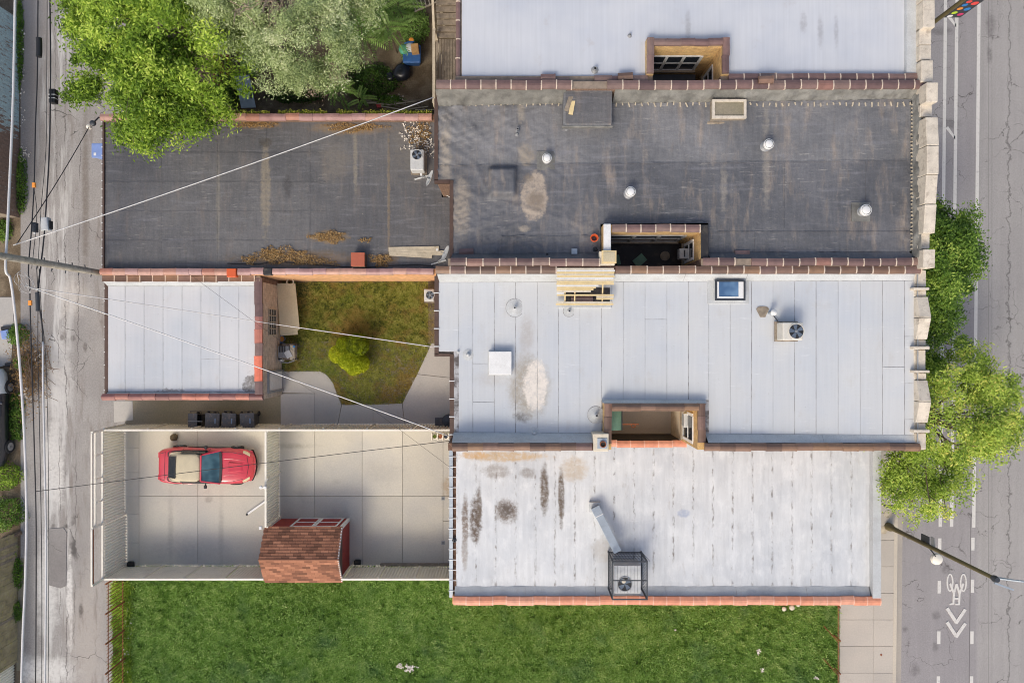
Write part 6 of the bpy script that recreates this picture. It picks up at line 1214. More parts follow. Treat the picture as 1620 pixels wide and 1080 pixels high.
# tree guard and utility covers on the pavement
tg = thing('tree_guard', W(1402, 800, 0), 'low dark metal rail round the pavement tree pit', 'tree guard')
for p, q in (((1398, 799), (1424, 799)), ((1423, 799), (1421, 780))): MB().bar(W(*p, .45), W(*q, .45), .04).build('rail', M['black'], tg)
for p in ((1398, 799), (1423, 799), (1421, 780)): MB().box(-.02, .02, -.02, .02, 0, .47).build('post', M['black'], tg, W(*p, 0))
for px, py, l in ((1405, 813, 'round iron cover in pavement by the tree guard'), (1398, 838, 'round iron cover in pavement at the street lamp foot')):
    MB().lathe((0, 0, 0), [(.2, .0), (.2, .012), (.17, .012), (.165, .008), (.01, .012)], 20).build('utility_cover', M['wood_pale'], at=W(px, py, 0)); tag(bpy.context.scene.objects[-1] if 0 else [o for o in S.objects if o.name.startswith('utility_cover')][-1], l, 'manhole cover')
MB().lathe((0, 0, 0), [(.05, 0), (.05, .014), (.01, .016)], 10).build('valve_cap', M['rust'], at=W(1394, 1035, .003)); tag(S.objects['valve_cap'], 'tiny rusty valve cap set in the pavement slab', 'valve cap')
# ------------------------------------------------------------------ utility pole and wires
PX = -19.42
p0 = Vector((PX, Y(431.5, 2.6), 0)); up = thing('utility_pole', p0, 'weathered grey wooden utility pole at the garage corner', 'utility pole')
MB().tube([p0, p0 + Vector((0, 0, 5)), p0 + Vector((-.03, .02, 10.5))], .17, 12, .13).build('pole', M['pole_wood'], up, smooth=40)
for k in range(9): MB().bar(p0 + Vector((-.05, .12 if k % 2 else -.12, 3.2 + k * .45)), p0 + Vector((-.08, .26 if k % 2 else -.26, 3.2 + k * .45)), .03).build('step_bolt', M['steel_dark'], up)
def zpx(px): return H - (-PX) * F / (810 - px)
def cab_(pts, dx=0):
    out = []
    for px, py in pts:
        z = H - (-(PX + dx)) * F / (810 - px); out.append(Vector((PX + dx, Y(py, z), z)))
    return out
def smooth_pts(P, n=6):
    out = []
    for i in range(len(P) - 1):
        a, b, c, d = P[max(i - 1, 0)], P[i], P[i + 1], P[min(i + 2, len(P) - 1)]
        for k in range(n):
            t = k / n; out.append(.5 * ((2 * b) + (c - a) * t + (2 * a - 5 * b + 4 * c - d) * t * t + (3 * b - a - 3 * c + d) * t ** 3))
    return out + [P[-1]]
def wire(pts, r, mat, label, n=6): o = MB().tube(smooth_pts(pts, n), r, 6).build('overhead_wire', M[mat], smooth=1); return tag(o, label, 'wire')
wire(cab_([(25, -60), (24, 0), (21, 150), (17, 250), (12, 360), (9, 425), (16, 440), (22, 480), (28, 540), (33, 600), (38, 680), (41, 760), (42, 830), (40, 920), (36, 1010), (33, 1120)]), .05, 'wire_white', 'thickest pale cable, leftmost of the alley wires')
wire(cab_([(61, -60), (60, 0), (59, 120), (56, 200), (54, 290), (50, 360), (45, 425), (47, 450), (48, 500), (51, 600), (54, 700), (57, 820), (57, 950), (56, 1120)]), .025, 'wire_black', 'black cable second from left over the alley')
wire(cab_([(79, -60), (79, 0), (80, 100), (79, 200), (77, 260), (74, 310), (70, 370), (64, 425), (61, 450), (62, 480), (67, 520), (68, 560)]), .03, 'wire_black', 'heavy black cable over the north alley with a terminal box')
wire(cab_([(68, 540), (68, 600), (70, 700), (72, 800), (73, 900), (72, 1000), (71, 1120)]), .04, 'wire_white', 'pale cable over the south alley, right of the black one', 4)
wire(cab_([(75, -60), (74, 100), (73, 230), (65, 330), (60, 425)]), .012, 'wire_black', 'thin black wire beside the heavy cable, north alley')
wire(cab_([(62, 425), (66, 500), (72, 560), (76, 700), (77, 900), (76, 1120)]), .012, 'wire_black', 'thin black wire over the south alley, rightmost of the bundle')
wire(cab_([(58, 425), (60, 470), (60, 560), (63, 700), (66, 900), (66, 1120)]), .015, 'wire_black', 'thin black wire between black and pale cables, south alley')
wire(cab_([(54, 300), (58, 330), (57, 360), (54, 390), (50, 425)]), .012, 'wire_black', 'looping slack black wire just north of the pole')
def drop(a, b, r, mat, label, sag=.25):
    a, b = Vector(a), Vector(b); P = [a.lerp(b, t) - Vector((0, 0, sag * 4 * t * (1 - t))) for t in np.linspace(0, 1, 13)]; o = MB().tube(P, r, 6).build('overhead_wire', M[mat], smooth=1); tag(o, label, 'wire')
drop(Vector((PX, Y(388, zpx(21)), zpx(21))), W(686, 154, 6.3), .022, 'wire_white', 'pale service line slanting across the grey-black rear roof')
drop(Vector((PX, Y(452, zpx(40)), zpx(40))), W(712, 690, 5.8), .022, 'wire_white', 'pale service line slanting over garage roof to the yard corner')
drop(Vector((PX, Y(455, zpx(48)), zpx(48))), W(437, 513, 2.95), .018, 'wire_white', 'thin pale line from pole to the garage tile edge'); drop(W(437, 513, 2.95), W(688, 549, 5.2), .02, 'wire_white', 'pale line crossing above the yellow-green yard shrub', .05)
drop(Vector((PX, Y(777, zpx(57)), zpx(57))), W(714, 697, 5.0), .013, 'wire_black', 'thin dark wire crossing above the red car', .2); drop(W(300, 434, 3.2), W(720, 745, 3.9), .006, 'wire_black', 'very thin wire over the yard and right parking bay', .15)
drop(Vector((PX, Y(388, zpx(25)), zpx(25))), W(141, 201, 3.5), .018, 'wire_black', 'black wire from pole to the alley corner lamp', .1)
sb = MB().tube(cab_([(61.5, 60), (62, 68), (62, 82), (61.5, 90)]), .11, 10).build('splice_case', M['black'], smooth=40); tag(sb, 'long black splice case on the second alley cable, near top', 'splice case')
tb_ = thing('terminal_box', cab_([(84, 155)])[0], 'black terminal box with pale straps on the heavy cable', 'terminal box'); c = cab_([(84.5, 153)])[0]; MB().box(-.13, .13, -.3, .3, -.14, .12).build('case', M['black'], tb_, c, bevel=.03)
for k in (-.1, .05): MB().box(-.14, .14, -.015 + k, .015 + k, -.15, .135).build('strap', M['ac_grey'], tb_, c)
c = cab_([(73, 355)])[0]; t = thing('terminal_box', c, 'white plastic terminal box on the wires just north of pole', 'terminal box'); MB().box(-.16, .16, -.28, .28, -.12, .14).build('case', M['ac_grey'], t, c, rz=.1, bevel=.03); MB().box(.17, .23, -.2, .15, -.1, .1).build('side_case', M['black'], t, c, bevel=.02)
c = cab_([(55, 360)])[0]; t = thing('splice_case', c, 'small dark splice case left of the white terminal box', 'splice case'); MB().box(-.1, .1, -.2, .2, -.1, .1).build('case', M['steel_dark'], t, c, bevel=.03); MB().box(-.03, .03, -.26, -.2, -.03, .03).build('plug', M['white_metal'], t, c)
tag(MB().tube(cab_([(59, 462), (59.5, 470), (60, 482), (60, 492)]), .08, 10).build('splice_case', M['steel_dark'], smooth=40), 'dark splice case on the wires just south of pole', 'splice case')
for px, py, l in ((54, 293, 'orange cable marker on second wire, north of pole'), (48, 479, 'orange cable marker on second wire, south of pole')):
    c = cab_([(px, py)])[0]; tag(MB().box(-.06, .06, -.1, .1, -.04, .05).build('cable_marker', M['orange'], at=c, bevel=.01), l, 'marker')
tg_ = MB()
for k in range(7):
    c = cab_([(30 + k * 3.2, 440 + random.uniform(0, 12))])[0]; P = [c + Vector((.16 * math.cos(a + k), .3 * math.sin(a * .8 + k) * 1.2, .1 * math.sin(2 * a))) for a in np.linspace(0, 4.5, 10)]; tg_.tube(P, .007, 5)
o = tg_.build('wire_tangle', M['wire_white']); tag(o, 'tangle of loose pale wire loops below the pole', 'wire', kind=None)
# ------------------------------------------------------------------ west side: peeling board garage, board fence
wg = thing('board_garage', (-25.6, 12, 0), 'garage with peeling teal board wall at the top left edge', 'garage'); wx = -25.12; ybot = Y(345, 0)
n = 44
for k in range(n):
    y = ybot + .02 + k * .23; MB().box(wx - .03 + random.uniform(-.008, .004), wx, y + .004, y + .225, 0, 2.4).build('board', M['teal'], wg)
MB().box(wx - 5, wx - .05, ybot + .02, ybot + n * .23, 0, 2.35).build('wall', M['wood_grey'], wg); MB().box(wx - 5.2, wx + .01, ybot - .05, ybot + n * .23 + .1, 2.41, 2.5).build('roof', M['rear_roof'], wg)
bf = thing('board_fence', (-25.2, -13, 0), 'weathered mossy board fence at the lower left edge', 'fence'); k = 0; y = Y(842, 0)
while y > Y(1044, 0):
    wd_ = random.uniform(.13, .16); MB().box(-25.23, -25.2 + random.uniform(-.01, .01), y - wd_ + .008, y, 0, 1.8 + random.uniform(-.05, .05)).build('board', M['wood_olive'] if random.random() < .75 else M['wood_grey'], bf); y -= wd_
for zz in (.4, 1.4): MB().box(-25.32, -25.24, Y(1044, 0), Y(842, 0), zz, zz + .09).build('rail', M['wood_grey'], bf)
bf2 = thing('white_shed', (-26, Y(1070, 0), 0), 'pale metal shed wall at the bottom left corner', 'shed'); corr('panel', bf2, (-25.35, Y(1046, 0)), (-25.35, Y(1130, 0)), 2.2, 'cream_metal'); MB().box(-28, -25.4, Y(1130, 0), Y(1046, 0), 0, 2.15).build('wall', M['ac_beige'], bf2); MB().box(-28.1, -25.25, Y(1130, 0) - .1, Y(1046, 0) + .05, 2.2, 2.26).build('roof', M['cream_metal'], bf2)
struct(MB().prism([(X(a), Y(b)) for a, b in ((32, 880), (42, 886), (38, 960), (34, 1000), (33, 1060), (26, 1060), (28, 960))], -.02, .015).build('broken_slab', M['side_dirt']))
o = MB().tube([W(0, 858, .12), W(15, 850, .16), W(33, 842, .12)], .14, 8, .1).build('log', M['bark'], smooth=40); tag(o, 'grey log lying by the alley edge, lower left', 'log')
tag(MB().box(-.3, .3, -.1, .1, 0, .12).build('black_box', M['black'], at=W(13, 519, .02), rz=.1, bevel=.02), 'small black slab on concrete at the left edge', 'box'); tag(MB().box(-.2, .2, -.22, .22, 0, .2).build('blue_crate', M['blue_bin'], at=W(12, 529, .02), rz=.2, bevel=.03), 'pale blue crate on concrete at the left edge', 'crate')
tag(MB().box(-.25, .25, -.09, .09, 0, .14).build('wheel_stop', M['black'], at=W(18, 576, .0), rz=.1, bevel=.02), 'black block just in front of the dark car', 'block')
# rusty picket fence on the west side of the lawn
pf = thing('picket_fence', (X(199, 0), -14, 0), 'rusty iron picket fence along the alley side of big lawn', 'fence'); fx_ = X(199, 0); pm = MB().box(-.01, .01, -.01, .01, 0, 1.65).mesh('picket', M['rust'])
for k in range(36): link('picket', pm, pf, (fx_, fy0 - .3 - k * .18, 0))
for k in range(5): MB().box(-.03, .03, -.03, .03, 0, 1.75).build('post', M['rust'], pf, (fx_, fy0 - .3 - k * 1.45, 0))
for zz in (.25, 1.5): MB().box(fx_ - .015, fx_ + .015, fy0 - 6.8, fy0 - .3, zz, zz + .03).build('rail', M['rust'], pf)
pf2 = thing('iron_rail_fence', (X(1326, 0), -15, 0), 'thin rusty fence edging the lawn beside the pavement', 'fence'); xr = X(1323, .3)
for a, b in ((958, 1010), (1010, 1062), (1062, 1120)): MB().bar((xr, Y(a, .5), .5), (xr, Y(b, .5), .5), .03).build('rail', M['rust'], pf2); MB().bar((xr, Y(a, .5), .05), (xr, Y(a, .5), .75), .05).build('post', M['rust'], pf2); MB().bar((xr, Y(b - 2, 0), .6), (xr - .55, Y(b - 22, 0), .05), .04).build('brace', M['rust'], pf2)
# stones by the lawn corner and litter on the lawn
for i, (px, py, r, l) in enumerate(((1240, 962, .12, 'round pale stone leftmost at orange tile edge of lawn'), (1252, 960, .14, 'largest pale stone at the orange tile edge of lawn'), (1262, 956, .1, 'flat pale stone rightmost by the orange tile edge'))): tag(rockmesh(r, i, .5).build('stone', M['limestone'], at=W(px, py, .03), smooth=1), l, 'stone', 'pale stones on the lawn')
# ------------------------------------------------------------------ vegetation
def unit(v): return v / (np.linalg.norm(v, axis=1, keepdims=True) + 1e-9)
def leaves(rng, P, ln, wd, up=.9, droop=.25, bend=0):
    """rhombic leaf quads at points P; returns (4N,3)"""
    n = len(P); nrm = unit(rng.normal(0, .55, (n, 3)) + np.array([0, 0, up])); d = rng.normal(0, 1, (n, 3)); d[:, 2] -= droop
    d = unit(d - nrm * (d * nrm).sum(1, keepdims=True)); s = np.cross(nrm, d)
    L = (ln * rng.uniform(.7, 1.3, n))[:, None]; Wd = (wd * rng.uniform(.7, 1.3, n))[:, None]
    V = np.stack([P - d * L * .5, P + s * Wd * .5 + d * L * .05, P + d * L * .5, P - s * Wd * .5 + d * L * .05], 1)
    return V.reshape(-1, 3)
def clump_points(rng, C_, R, n, flat=.7, shell=.45):
    d = unit(rng.normal(0, 1, (n, 3))); r = rng.uniform(shell, 1, n) ** .6; return C_ + d * (r * R)[:, None] * np.array([1, 1, flat])
def tree(name, base, crown_c, crown_r, mat, label, nclump, nleaf, ln, wd, clump_r, seed, trunk_r=.16, spread=1.0, cut=None, bright=None, sub=9, up=.9, limbs=16, gaps=.0, twigs=0, lump=.22, extra=()):
    rng = np.random.default_rng(seed); base = Vector(base); cc = np.array(crown_c); cr = np.array(crown_r)
    t = thing(name, base, label, 'tree')
    # clump centres through the upper part of the crown volume, uneven outline
    cs = []
    while len(cs) < nclump:
        d = unit(rng.normal(0, 1, (1, 3)))[0]
        if d[2] < -.45: continue
        q = d * (rng.uniform(.25, 1) ** .5); a = math.atan2(q[1], q[0])
        k = 1 + lump * mnoise.noise(Vector((math.cos(a) * 1.6 + seed, math.sin(a) * 1.6, seed * .7))) * 1.6 + lump * .5 * mnoise.noise(Vector((math.cos(a) * 4 + seed, math.sin(a) * 4, 3)))
        p = cc + q * cr * k
        if gaps and mnoise.noise(Vector((p[0] * .8 + seed, p[1] * .8, p[2] * .5))) < -gaps: continue
        if cut and not cut(p): continue
        cs.append(p)
    for (px, py, z, sp, k) in extra:
        for _ in range(k): cs.append(np.array(W(px, py, z)) + rng.normal(0, sp, 3) * np.array([1, 1, .4]))
    nclump = len(cs)
    cs = np.array(cs); P = []; tint = []; per = max(1, nleaf // (nclump * sub))
    for c_ in cs:
        R = clump_r * rng.uniform(.6, 1.35); base_t = rng.uniform(.08, .75) + .2 * (c_[2] - cc[2]) / cr[2]  # higher clumps tinted lighter, crown shading put into the leaf colour
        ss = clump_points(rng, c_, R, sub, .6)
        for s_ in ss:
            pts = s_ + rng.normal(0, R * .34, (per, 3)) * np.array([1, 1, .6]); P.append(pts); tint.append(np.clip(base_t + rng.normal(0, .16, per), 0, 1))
    P = np.concatenate(P); tint = np.concatenate(tint)
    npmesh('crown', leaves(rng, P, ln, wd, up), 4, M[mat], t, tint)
    tk = MB(); top = Vector((cc[0] * .7 + base.x * .3, cc[1] * .7 + base.y * .3, cc[2] - cr[2] * .3))
    tk.tube([base, base.lerp(top, .35) + Vector((.08, -.05, .1)), base.lerp(top, .7), top], trunk_r, 10, trunk_r * .6); tk.build('trunk', M['bark'], t, smooth=1)
    br = MB()
    for i in rng.choice(len(cs), min(limbs, len(cs)), replace=False):
        e = Vector(cs[i]); s = base.lerp(top, rng.uniform(.6, 1)); mid = s.lerp(e, .5) + Vector(rng.normal(0, .25, 3)) + Vector((0, 0, .15)); br.tube(smooth_pts([s, mid, e], 4), trunk_r * .4, 6, .015)
        for _ in range(twigs):
            e2 = e + Vector(rng.normal(0, clump_r * .9, 3)); br.tube([mid.lerp(e, rng.uniform(.2, 1)), mid.lerp(e2, .8), e2], .018, 4, .006)
    br.build('limbs', M['bark'], t, smooth=1)
    return t
# large leafy tree over the alley and rear roof
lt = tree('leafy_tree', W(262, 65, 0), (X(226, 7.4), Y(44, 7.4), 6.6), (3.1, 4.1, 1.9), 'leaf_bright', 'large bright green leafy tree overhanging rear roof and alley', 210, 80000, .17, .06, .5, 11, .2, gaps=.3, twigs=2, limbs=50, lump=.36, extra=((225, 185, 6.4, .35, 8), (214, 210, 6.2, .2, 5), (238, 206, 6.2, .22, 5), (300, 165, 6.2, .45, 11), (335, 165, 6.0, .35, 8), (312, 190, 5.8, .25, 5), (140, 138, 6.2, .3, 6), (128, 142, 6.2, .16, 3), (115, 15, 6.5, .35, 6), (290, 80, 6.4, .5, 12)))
# pale needle tree
pt = tree('conifer_tree', W(440, 25, 0), (X(450, 8), Y(-14, 8), 7.6), (3.75, 3.15, 1.7), 'leaf_pale', 'pale grey-green needle tree with bare inner branches at the top', 220, 120000, .12, .035, .42, 23, .2, gaps=.25, limbs=30, sub=12, up=.7, lump=.28, cut=lambda p: not (math.hypot((p[0] - X(438, 8.5)) / .75, (p[1] - Y(12, 8.5)) / .85) < 1))
tw = MB(); rng = np.random.default_rng(5)
for k in range(46):
    a = Vector((X(438 + rng.normal(0, 16), 8.3), Y(-2 + rng.normal(0, 10), 8.3), 8.2 + rng.uniform(0, .6))); e = a + Vector((rng.normal(0, .45), -abs(rng.normal(.7, .4)), rng.normal(.1, .25))); tw.tube([a, a.lerp(e, .5) + Vector(rng.normal(0, .08, 3)), e], .022, 5, .007)
for k in range(14):
    a = Vector((X(382 + rng.normal(0, 10), 8.8), Y(14 + rng.normal(0, 6), 8.8), 8.9)); e = a + Vector((rng.normal(.1, .35), -abs(rng.normal(.3, .2)), rng.normal(.1, .15))); tw.tube([a, a.lerp(e, .5) + Vector(rng.normal(0, .05, 3)), e], .018, 5, .006)
tw.build('bare_branches', M['twig'], pt)
dt = []; rr = np.random.default_rng(9)
for (px, py, n) in ((530, 118, 500), (500, 138, 350), (522, 112, 300)): dt.append(np.array(W(px, py, 3.6)) + rr.normal(0, .25, (n, 3)))
P = np.concatenate(dt); npmesh('dead_needles', leaves(rr, P, .16, .02, .5), 4, M['twig'], pt, rr.uniform(0, 1, len(P)))
# street trees
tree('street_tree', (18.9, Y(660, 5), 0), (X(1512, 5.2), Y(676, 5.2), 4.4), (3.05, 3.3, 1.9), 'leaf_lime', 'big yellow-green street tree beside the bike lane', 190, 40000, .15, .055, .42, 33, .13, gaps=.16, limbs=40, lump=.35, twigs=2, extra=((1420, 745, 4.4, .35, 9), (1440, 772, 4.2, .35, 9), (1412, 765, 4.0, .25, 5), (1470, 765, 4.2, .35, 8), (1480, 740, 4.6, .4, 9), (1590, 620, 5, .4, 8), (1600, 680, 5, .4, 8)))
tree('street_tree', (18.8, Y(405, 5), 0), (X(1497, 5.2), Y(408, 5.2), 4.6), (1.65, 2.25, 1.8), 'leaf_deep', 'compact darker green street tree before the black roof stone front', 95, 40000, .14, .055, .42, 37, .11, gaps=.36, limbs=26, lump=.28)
tree('street_tree', (18.7, Y(545, 4), 0), (X(1487, 3.8), Y(540, 3.8), 3.4), (1.1, 1.7, 1.3), 'leaf_deep', 'low thin green street tree between the two larger street trees', 30, 9000, .13, .05, .4, 41, .07, gaps=.3, limbs=14, lump=.4)
# yard shrub: yellow-green arborvitae lobes
sc_ = W(552, 558, 0); sb_ = thing('shrub', sc_, 'round yellow-green shrub in the patchy yard lawn', 'shrub'); rng = np.random.default_rng(3); P = []; tt = []
for (px, py, z, r, n, tb) in ((553, 568, .95, .62, 6500, .55), (566, 545, 1.05, .62, 6000, .22), (535, 560, .7, .5, 3500, .7), (570, 575, .7, .5, 3500, .6), (545, 545, .8, .45, 3000, .35), (560, 580, .6, .48, 3000, .62)):
    q = clump_points(rng, np.array(W(px, py, z)), r * .92, n, 1.05, .75); q = q[q[:, 2] > .05]; k = np.clip(np.array([mnoise.noise(Vector(v) * 5) for v in q]) * .35 + tb + rng.normal(0, .1, len(q)), 0, 1); P.append(q); tt.append(k)
npmesh('foliage', leaves(rng, np.concatenate(P), .11, .03, .35), 4, M['leaf_shrub'], sb_, np.concatenate(tt)); MB().tube([sc_, sc_ + Vector((0, 0, .8))], .06, 8, .03).build('stem', M['bark'], sb_)
# fern-like ailanthus shoots: rachis with paired leaflets
def fronds(name, label, base, n, L, seed, mat='leaf_fern', z=1.6, tilt=.35, cat='plant', rad=.1):
    rng = np.random.default_rng(seed); base = Vector(base); t = thing(name, base, label, cat); Q = []; tint = []; st = MB(); top = base + Vector((0, 0, z))
    st.tube([base, base.lerp(top, .5) + Vector((.05, .03, 0)), top], .035, 6, .015)
    for i in range(n):
        a = 2 * math.pi * (i + rng.uniform(-.3, .3)) / n * 1.0 + i * .3; d = np.array([math.cos(a), math.sin(a), rng.uniform(.1, .5)]); l = L * rng.uniform(.7, 1.15); p0 = np.array(top) + rng.normal(0, rad, 3) - np.array([0, 0, rng.uniform(0, z * .4)]); ti = rng.uniform(.2, .85)
        pts = []
        for u in np.linspace(.12, 1, 15):
            p = p0 + d * l * u + np.array([0, 0, -tilt * l * u * u * 1.2]); pts.append(p); tang = d / np.linalg.norm(d); side = np.array([-tang[1], tang[0], 0]); side /= np.linalg.norm(side) + 1e-9
            for s in (-1, 1):
                ll = .30 * l * (1 - .5 * abs(u - .45)) * .75; ld_ = side * s * .9 + tang * .45 + np.array([0, 0, -.2]); ld_ /= np.linalg.norm(ld_); wv = tang * .035 + np.array([0, 0, .008])
                Q.append(np.array([p, p + ld_ * ll * .45 + wv, p + ld_ * ll, p + ld_ * ll * .45 - wv])); tint.append(np.clip(ti + rng.normal(0, .12), 0, 1))
        st.tube([Vector(p) for p in pts[::3]], .008, 4, .003)
    npmesh('leaflets', np.concatenate(Q), 4, M[mat], t, np.array(tint), 'stuff'); st.build('stem', M['bark'], t)
FL = 'feathery green sapling'
for k, (px, py, z, n, L, l) in enumerate(((612, 58, 3.8, 18, 1.35, FL + ' just left of the blue rubbish bin'), (592, 92, 3.6, 18, 1.3, FL + ' between pale tree and the black bags'), (628, 84, 3.2, 16, 1.15, FL + ' touching the blue bin from the left'), (556, 118, 2.4, 14, .95, FL + ' below the pale tree, dark ground around'), (545, 158, 1.8, 11, .95, FL + ' by rear roof tiles, below the dead brown needles'), (530, 150, 1.1, 8, .7, FL + ' growing closest to the tile edge'), (575, 165, .9, 8, .6, FL + ' low among the sticks near tiles'), (640, 40, 2.4, 14, 1.0, FL + ' near the wooden ladder'), (606, 30, 3.8, 16, 1.3, FL + ' behind the pale tree at the top'), (585, 66, 3.8, 16, 1.25, FL + ' squeezed right against the pale tree'))):
    fronds('sapling', l, W(px, py, 0), n, L, 50 + k, z=z)
def bush(name, label, px, py, rx, ry, rz, n, mat, seed, ln=.1, wd=.05, z=0, cat='bush', tb=.4):
    rng = np.random.default_rng(seed); c = W(px, py, z); t = thing(name, c, label, cat); d = unit(rng.normal(0, 1, (n, 3))) * (rng.uniform(.3, 1, n) ** .5)[:, None]; d[:, 2] = abs(d[:, 2])
    k = np.array([1 + .35 * mnoise.noise(Vector((v[0] * 2.5 + seed, v[1] * 2.5, v[2] * 2))) for v in d]); P = np.array(c) + d * k[:, None] * np.array([rx, ry, rz])
    ti = np.clip(np.array([mnoise.noise(Vector(v) * 2.2) for v in P]) * .4 + tb + rng.normal(0, .12, n), 0, 1); npmesh('foliage', leaves(rng, P, ln, wd, .8), 4, M[mat], t, ti)
    st = MB(); [st.tube([c, Vector(P[i])], .015, 4, .004) for i in rng.choice(n, 8)]; st.build('stems', M['bark'], t)
bush('bush', 'dark green undergrowth between the saplings and black bags', 590, 130, 1.4, .9, .6, 3500, 'leaf_deep', 1, tb=.15)
bush('bush', 'green undergrowth along the wooden ladder at top', 655, 45, .9, 1.0, .8, 2600, 'leaf_fern', 2, tb=.3)
bush('bush', 'tall green weeds right of the black bags under the ladder', 650, 90, .5, .5, .7, 700, 'leaf_bright', 4, tb=.4)
bush('bush', 'shady ground ivy below the pale needle tree', 470, 150, 1.6, .5, .4, 2200, 'leaf_deep', 5, tb=.1)
bush('bush', 'green climber between leafy tree and pale tree', 374, 150, .35, .9, 1.6, 1600, 'leaf_deep', 6, tb=.45)
bush('bush', 'leafy weeds at the grey panel in the north yard', 402, 110, .5, .45, 1.2, 900, 'leaf_fern', 7, tb=.4)
bush('bush', 'green scrub at the top edge behind the saplings', 620, 12, 1.6, .8, 1.2, 3200, 'leaf_fern', 8, tb=.3)
bush('bush', 'green weeds on the sticks beside rear roof tiles', 615, 160, .8, .3, .3, 900, 'leaf_deep', 9, tb=.4)
WL = [(33, 60, .18, 2.6, .25, 'thin weed strip at foot of the teal wall'), (36, 290, .28, 1.6, .35, 'green weed strip at foot of the bare boards'), (33, 530, .5, .6, .7, 'green weeds above the brush pile at left'), (40, 575, .45, .45, .6, 'green weeds in the brush pile at left'), (28, 660, .45, 1.3, .3, 'grass weeds beside the dark car'), (12, 752, .9, .7, .9, 'light green bush below the dark car'), (16, 810, .9, .9, .9, 'wide green bush at the left edge by the alley'), (12, 870, .6, .4, .5, 'yellow-green weeds above the mossy fence'), (29, 905, .3, .8, .4, 'green weeds at top of the mossy fence'), (26, 965, .35, .6, .4, 'green weeds halfway along the mossy fence'), (6, 365, .5, .6, .4, 'mixed weeds below the board garage')]
for k, (px, py, rx, ry, rz, l) in enumerate(WL): bush('weeds', l, px, py, rx, ry, rz, int(900 * rx * ry * 2.2 + 300), 'leaf_deep' if k not in (5, 7) else 'leaf_bright', 70 + k, .12, .05, tb=.45)
# ivy line along the rear north tiles
rng = np.random.default_rng(8); n = 2600; xs_ = rng.uniform(X(370, 3.3), X(683, 3.3), n); P = np.stack([xs_, LOT[0] + .08 + rng.normal(0, .05, n), 3.25 + rng.normal(0, .06, n)], 1); P = P[np.array([mnoise.noise(Vector((x * 1.5, 0, 0))) > -.25 for x in P[:, 0]])]
o = npmesh('ivy', leaves(rng, P, .08, .05, .8), 4, M['leaf_ivy'], None, rng.uniform(0, 1, len(P)), 'stuff'); tag(o, 'yellow-green creeper along the north tiles of rear roof', 'creeper')
# ------------------------------------------------------------------ grass
def grass(name, poly, dens, mat, label, seed, h=.09, w_=.016, bare=None, jag=0.05):
    rng = np.random.default_rng(seed); pl_ = np.array(poly); x0, y0 = pl_.min(0); x1, y1 = pl_.max(0); n = int((x1 - x0) * (y1 - y0) * dens); x = rng.uniform(x0, x1, n); y = rng.uniform(y0, y1, n); k = inpoly(x + rng.normal(0, jag, n), y + rng.normal(0, jag, n), poly); x, y = x[k], y[k]
    # coarse value noise for tufting
    def vn(x, y, s, sd):
        g = np.random.default_rng(sd).uniform(-1, 1, (256, 256)); u, v = x * s + 500, y * s + 500; i, j = np.floor(u).astype(int), np.floor(v).astype(int); a, b = u - i, v - j; a, b = a * a * (3 - 2 * a), b * b * (3 - 2 * b); G = lambda p, q: g[p % 256, q % 256]
        return (G(i, j) * (1 - a) + G(i + 1, j) * a) * (1 - b) + (G(i, j + 1) * (1 - a) + G(i + 1, j + 1) * a) * b
    tuft = .35 * vn(x, y, .8, seed) + .5 * vn(x, y, 3.5, seed + 1) + .8 * vn(x, y, 8, seed + 2)
    keep = rng.uniform(0, 1, len(x)) < np.clip(.85 + .4 * tuft, .15, 1)
    if bare is not None: keep &= rng.uniform(0, 1, len(x)) > bare(x, y)
    x, y, tuft = x[keep], y[keep], tuft[keep]; n = len(x); a = rng.uniform(0, 2 * np.pi, n); L = h * rng.uniform(.6, 1.5, n) * (1 + .35 * tuft); lean = rng.uniform(.4, 1.1, n); W_ = w_ * rng.uniform(.7, 1.6, n)
    B = np.stack([x, y, np.full(n, -.03)], 1); s = np.stack([-np.sin(a), np.cos(a), np.zeros(n)], 1) * W_[:, None]; tip = B + np.stack([np.cos(a) * L * lean, np.sin(a) * L * lean, L * .8], 1)
    V = np.stack([B - s, B + s, tip], 1).reshape(-1, 3); o = npmesh(name, V, 3, M[mat], None, np.clip(.45 + .36 * tuft + rng.normal(0, .2, n), 0, 1), 'stuff'); tag(o, label, 'grass'); return o
wl_poly = [(X(203), Y(918)), (X(203), -19.5), (16.62, -19.5), (16.6, -11.9), (-2.9, -11.88), (-2.9, -11.48), (X(197), -11.48)]
grass('grass', wl_poly, 2000, 'grass', 'wide green lawn along the bottom of the photo', 1, .13, .024)
yl = [(X(a), Y(b)) for a, b in ((443, 440), (720, 440), (720, 543), (683, 543), (660, 591), (637, 637), (541, 640), (526, 604), (516, 592), (506, 587), (446, 587), (444, 520))]
grass('grass', yl, 2300, 'dry_grass', 'patchy yellowing yard lawn between garage and white-roofed building', 5, .07, .016, bare=lambda x, y: np.clip(1.3 - np.hypot((x - X(470)) / 1.1, (y - Y(455)) / .9), 0, .8))
grass('weeds', [(X(180), Y(921)), (X(208), Y(921)), (X(208), -19.5), (X(180), -19.5)], 2600, 'leaf_bright', 'weedy verge under the rusty picket fence', 6, .2, .028)
grass('weeds', [(X(437), Y(570)), (X(480), Y(575)), (X(500), Y(590)), (X(446), Y(590))], 700, 'dry_grass', 'thin weeds at the grill beside yard path', 8, .07, .015)
rng = np.random.default_rng(77); nc = 7000; cx_ = rng.uniform(X(205), 16.5, nc); cy_ = rng.uniform(-19.4, -11.95, nc); kk = np.array([mnoise.noise(Vector((u * .7, v * .7, 5))) for u, v in zip(cx_, cy_)]) > -.15; cx_, cy_ = cx_[kk], cy_[kk]; m_ = 7
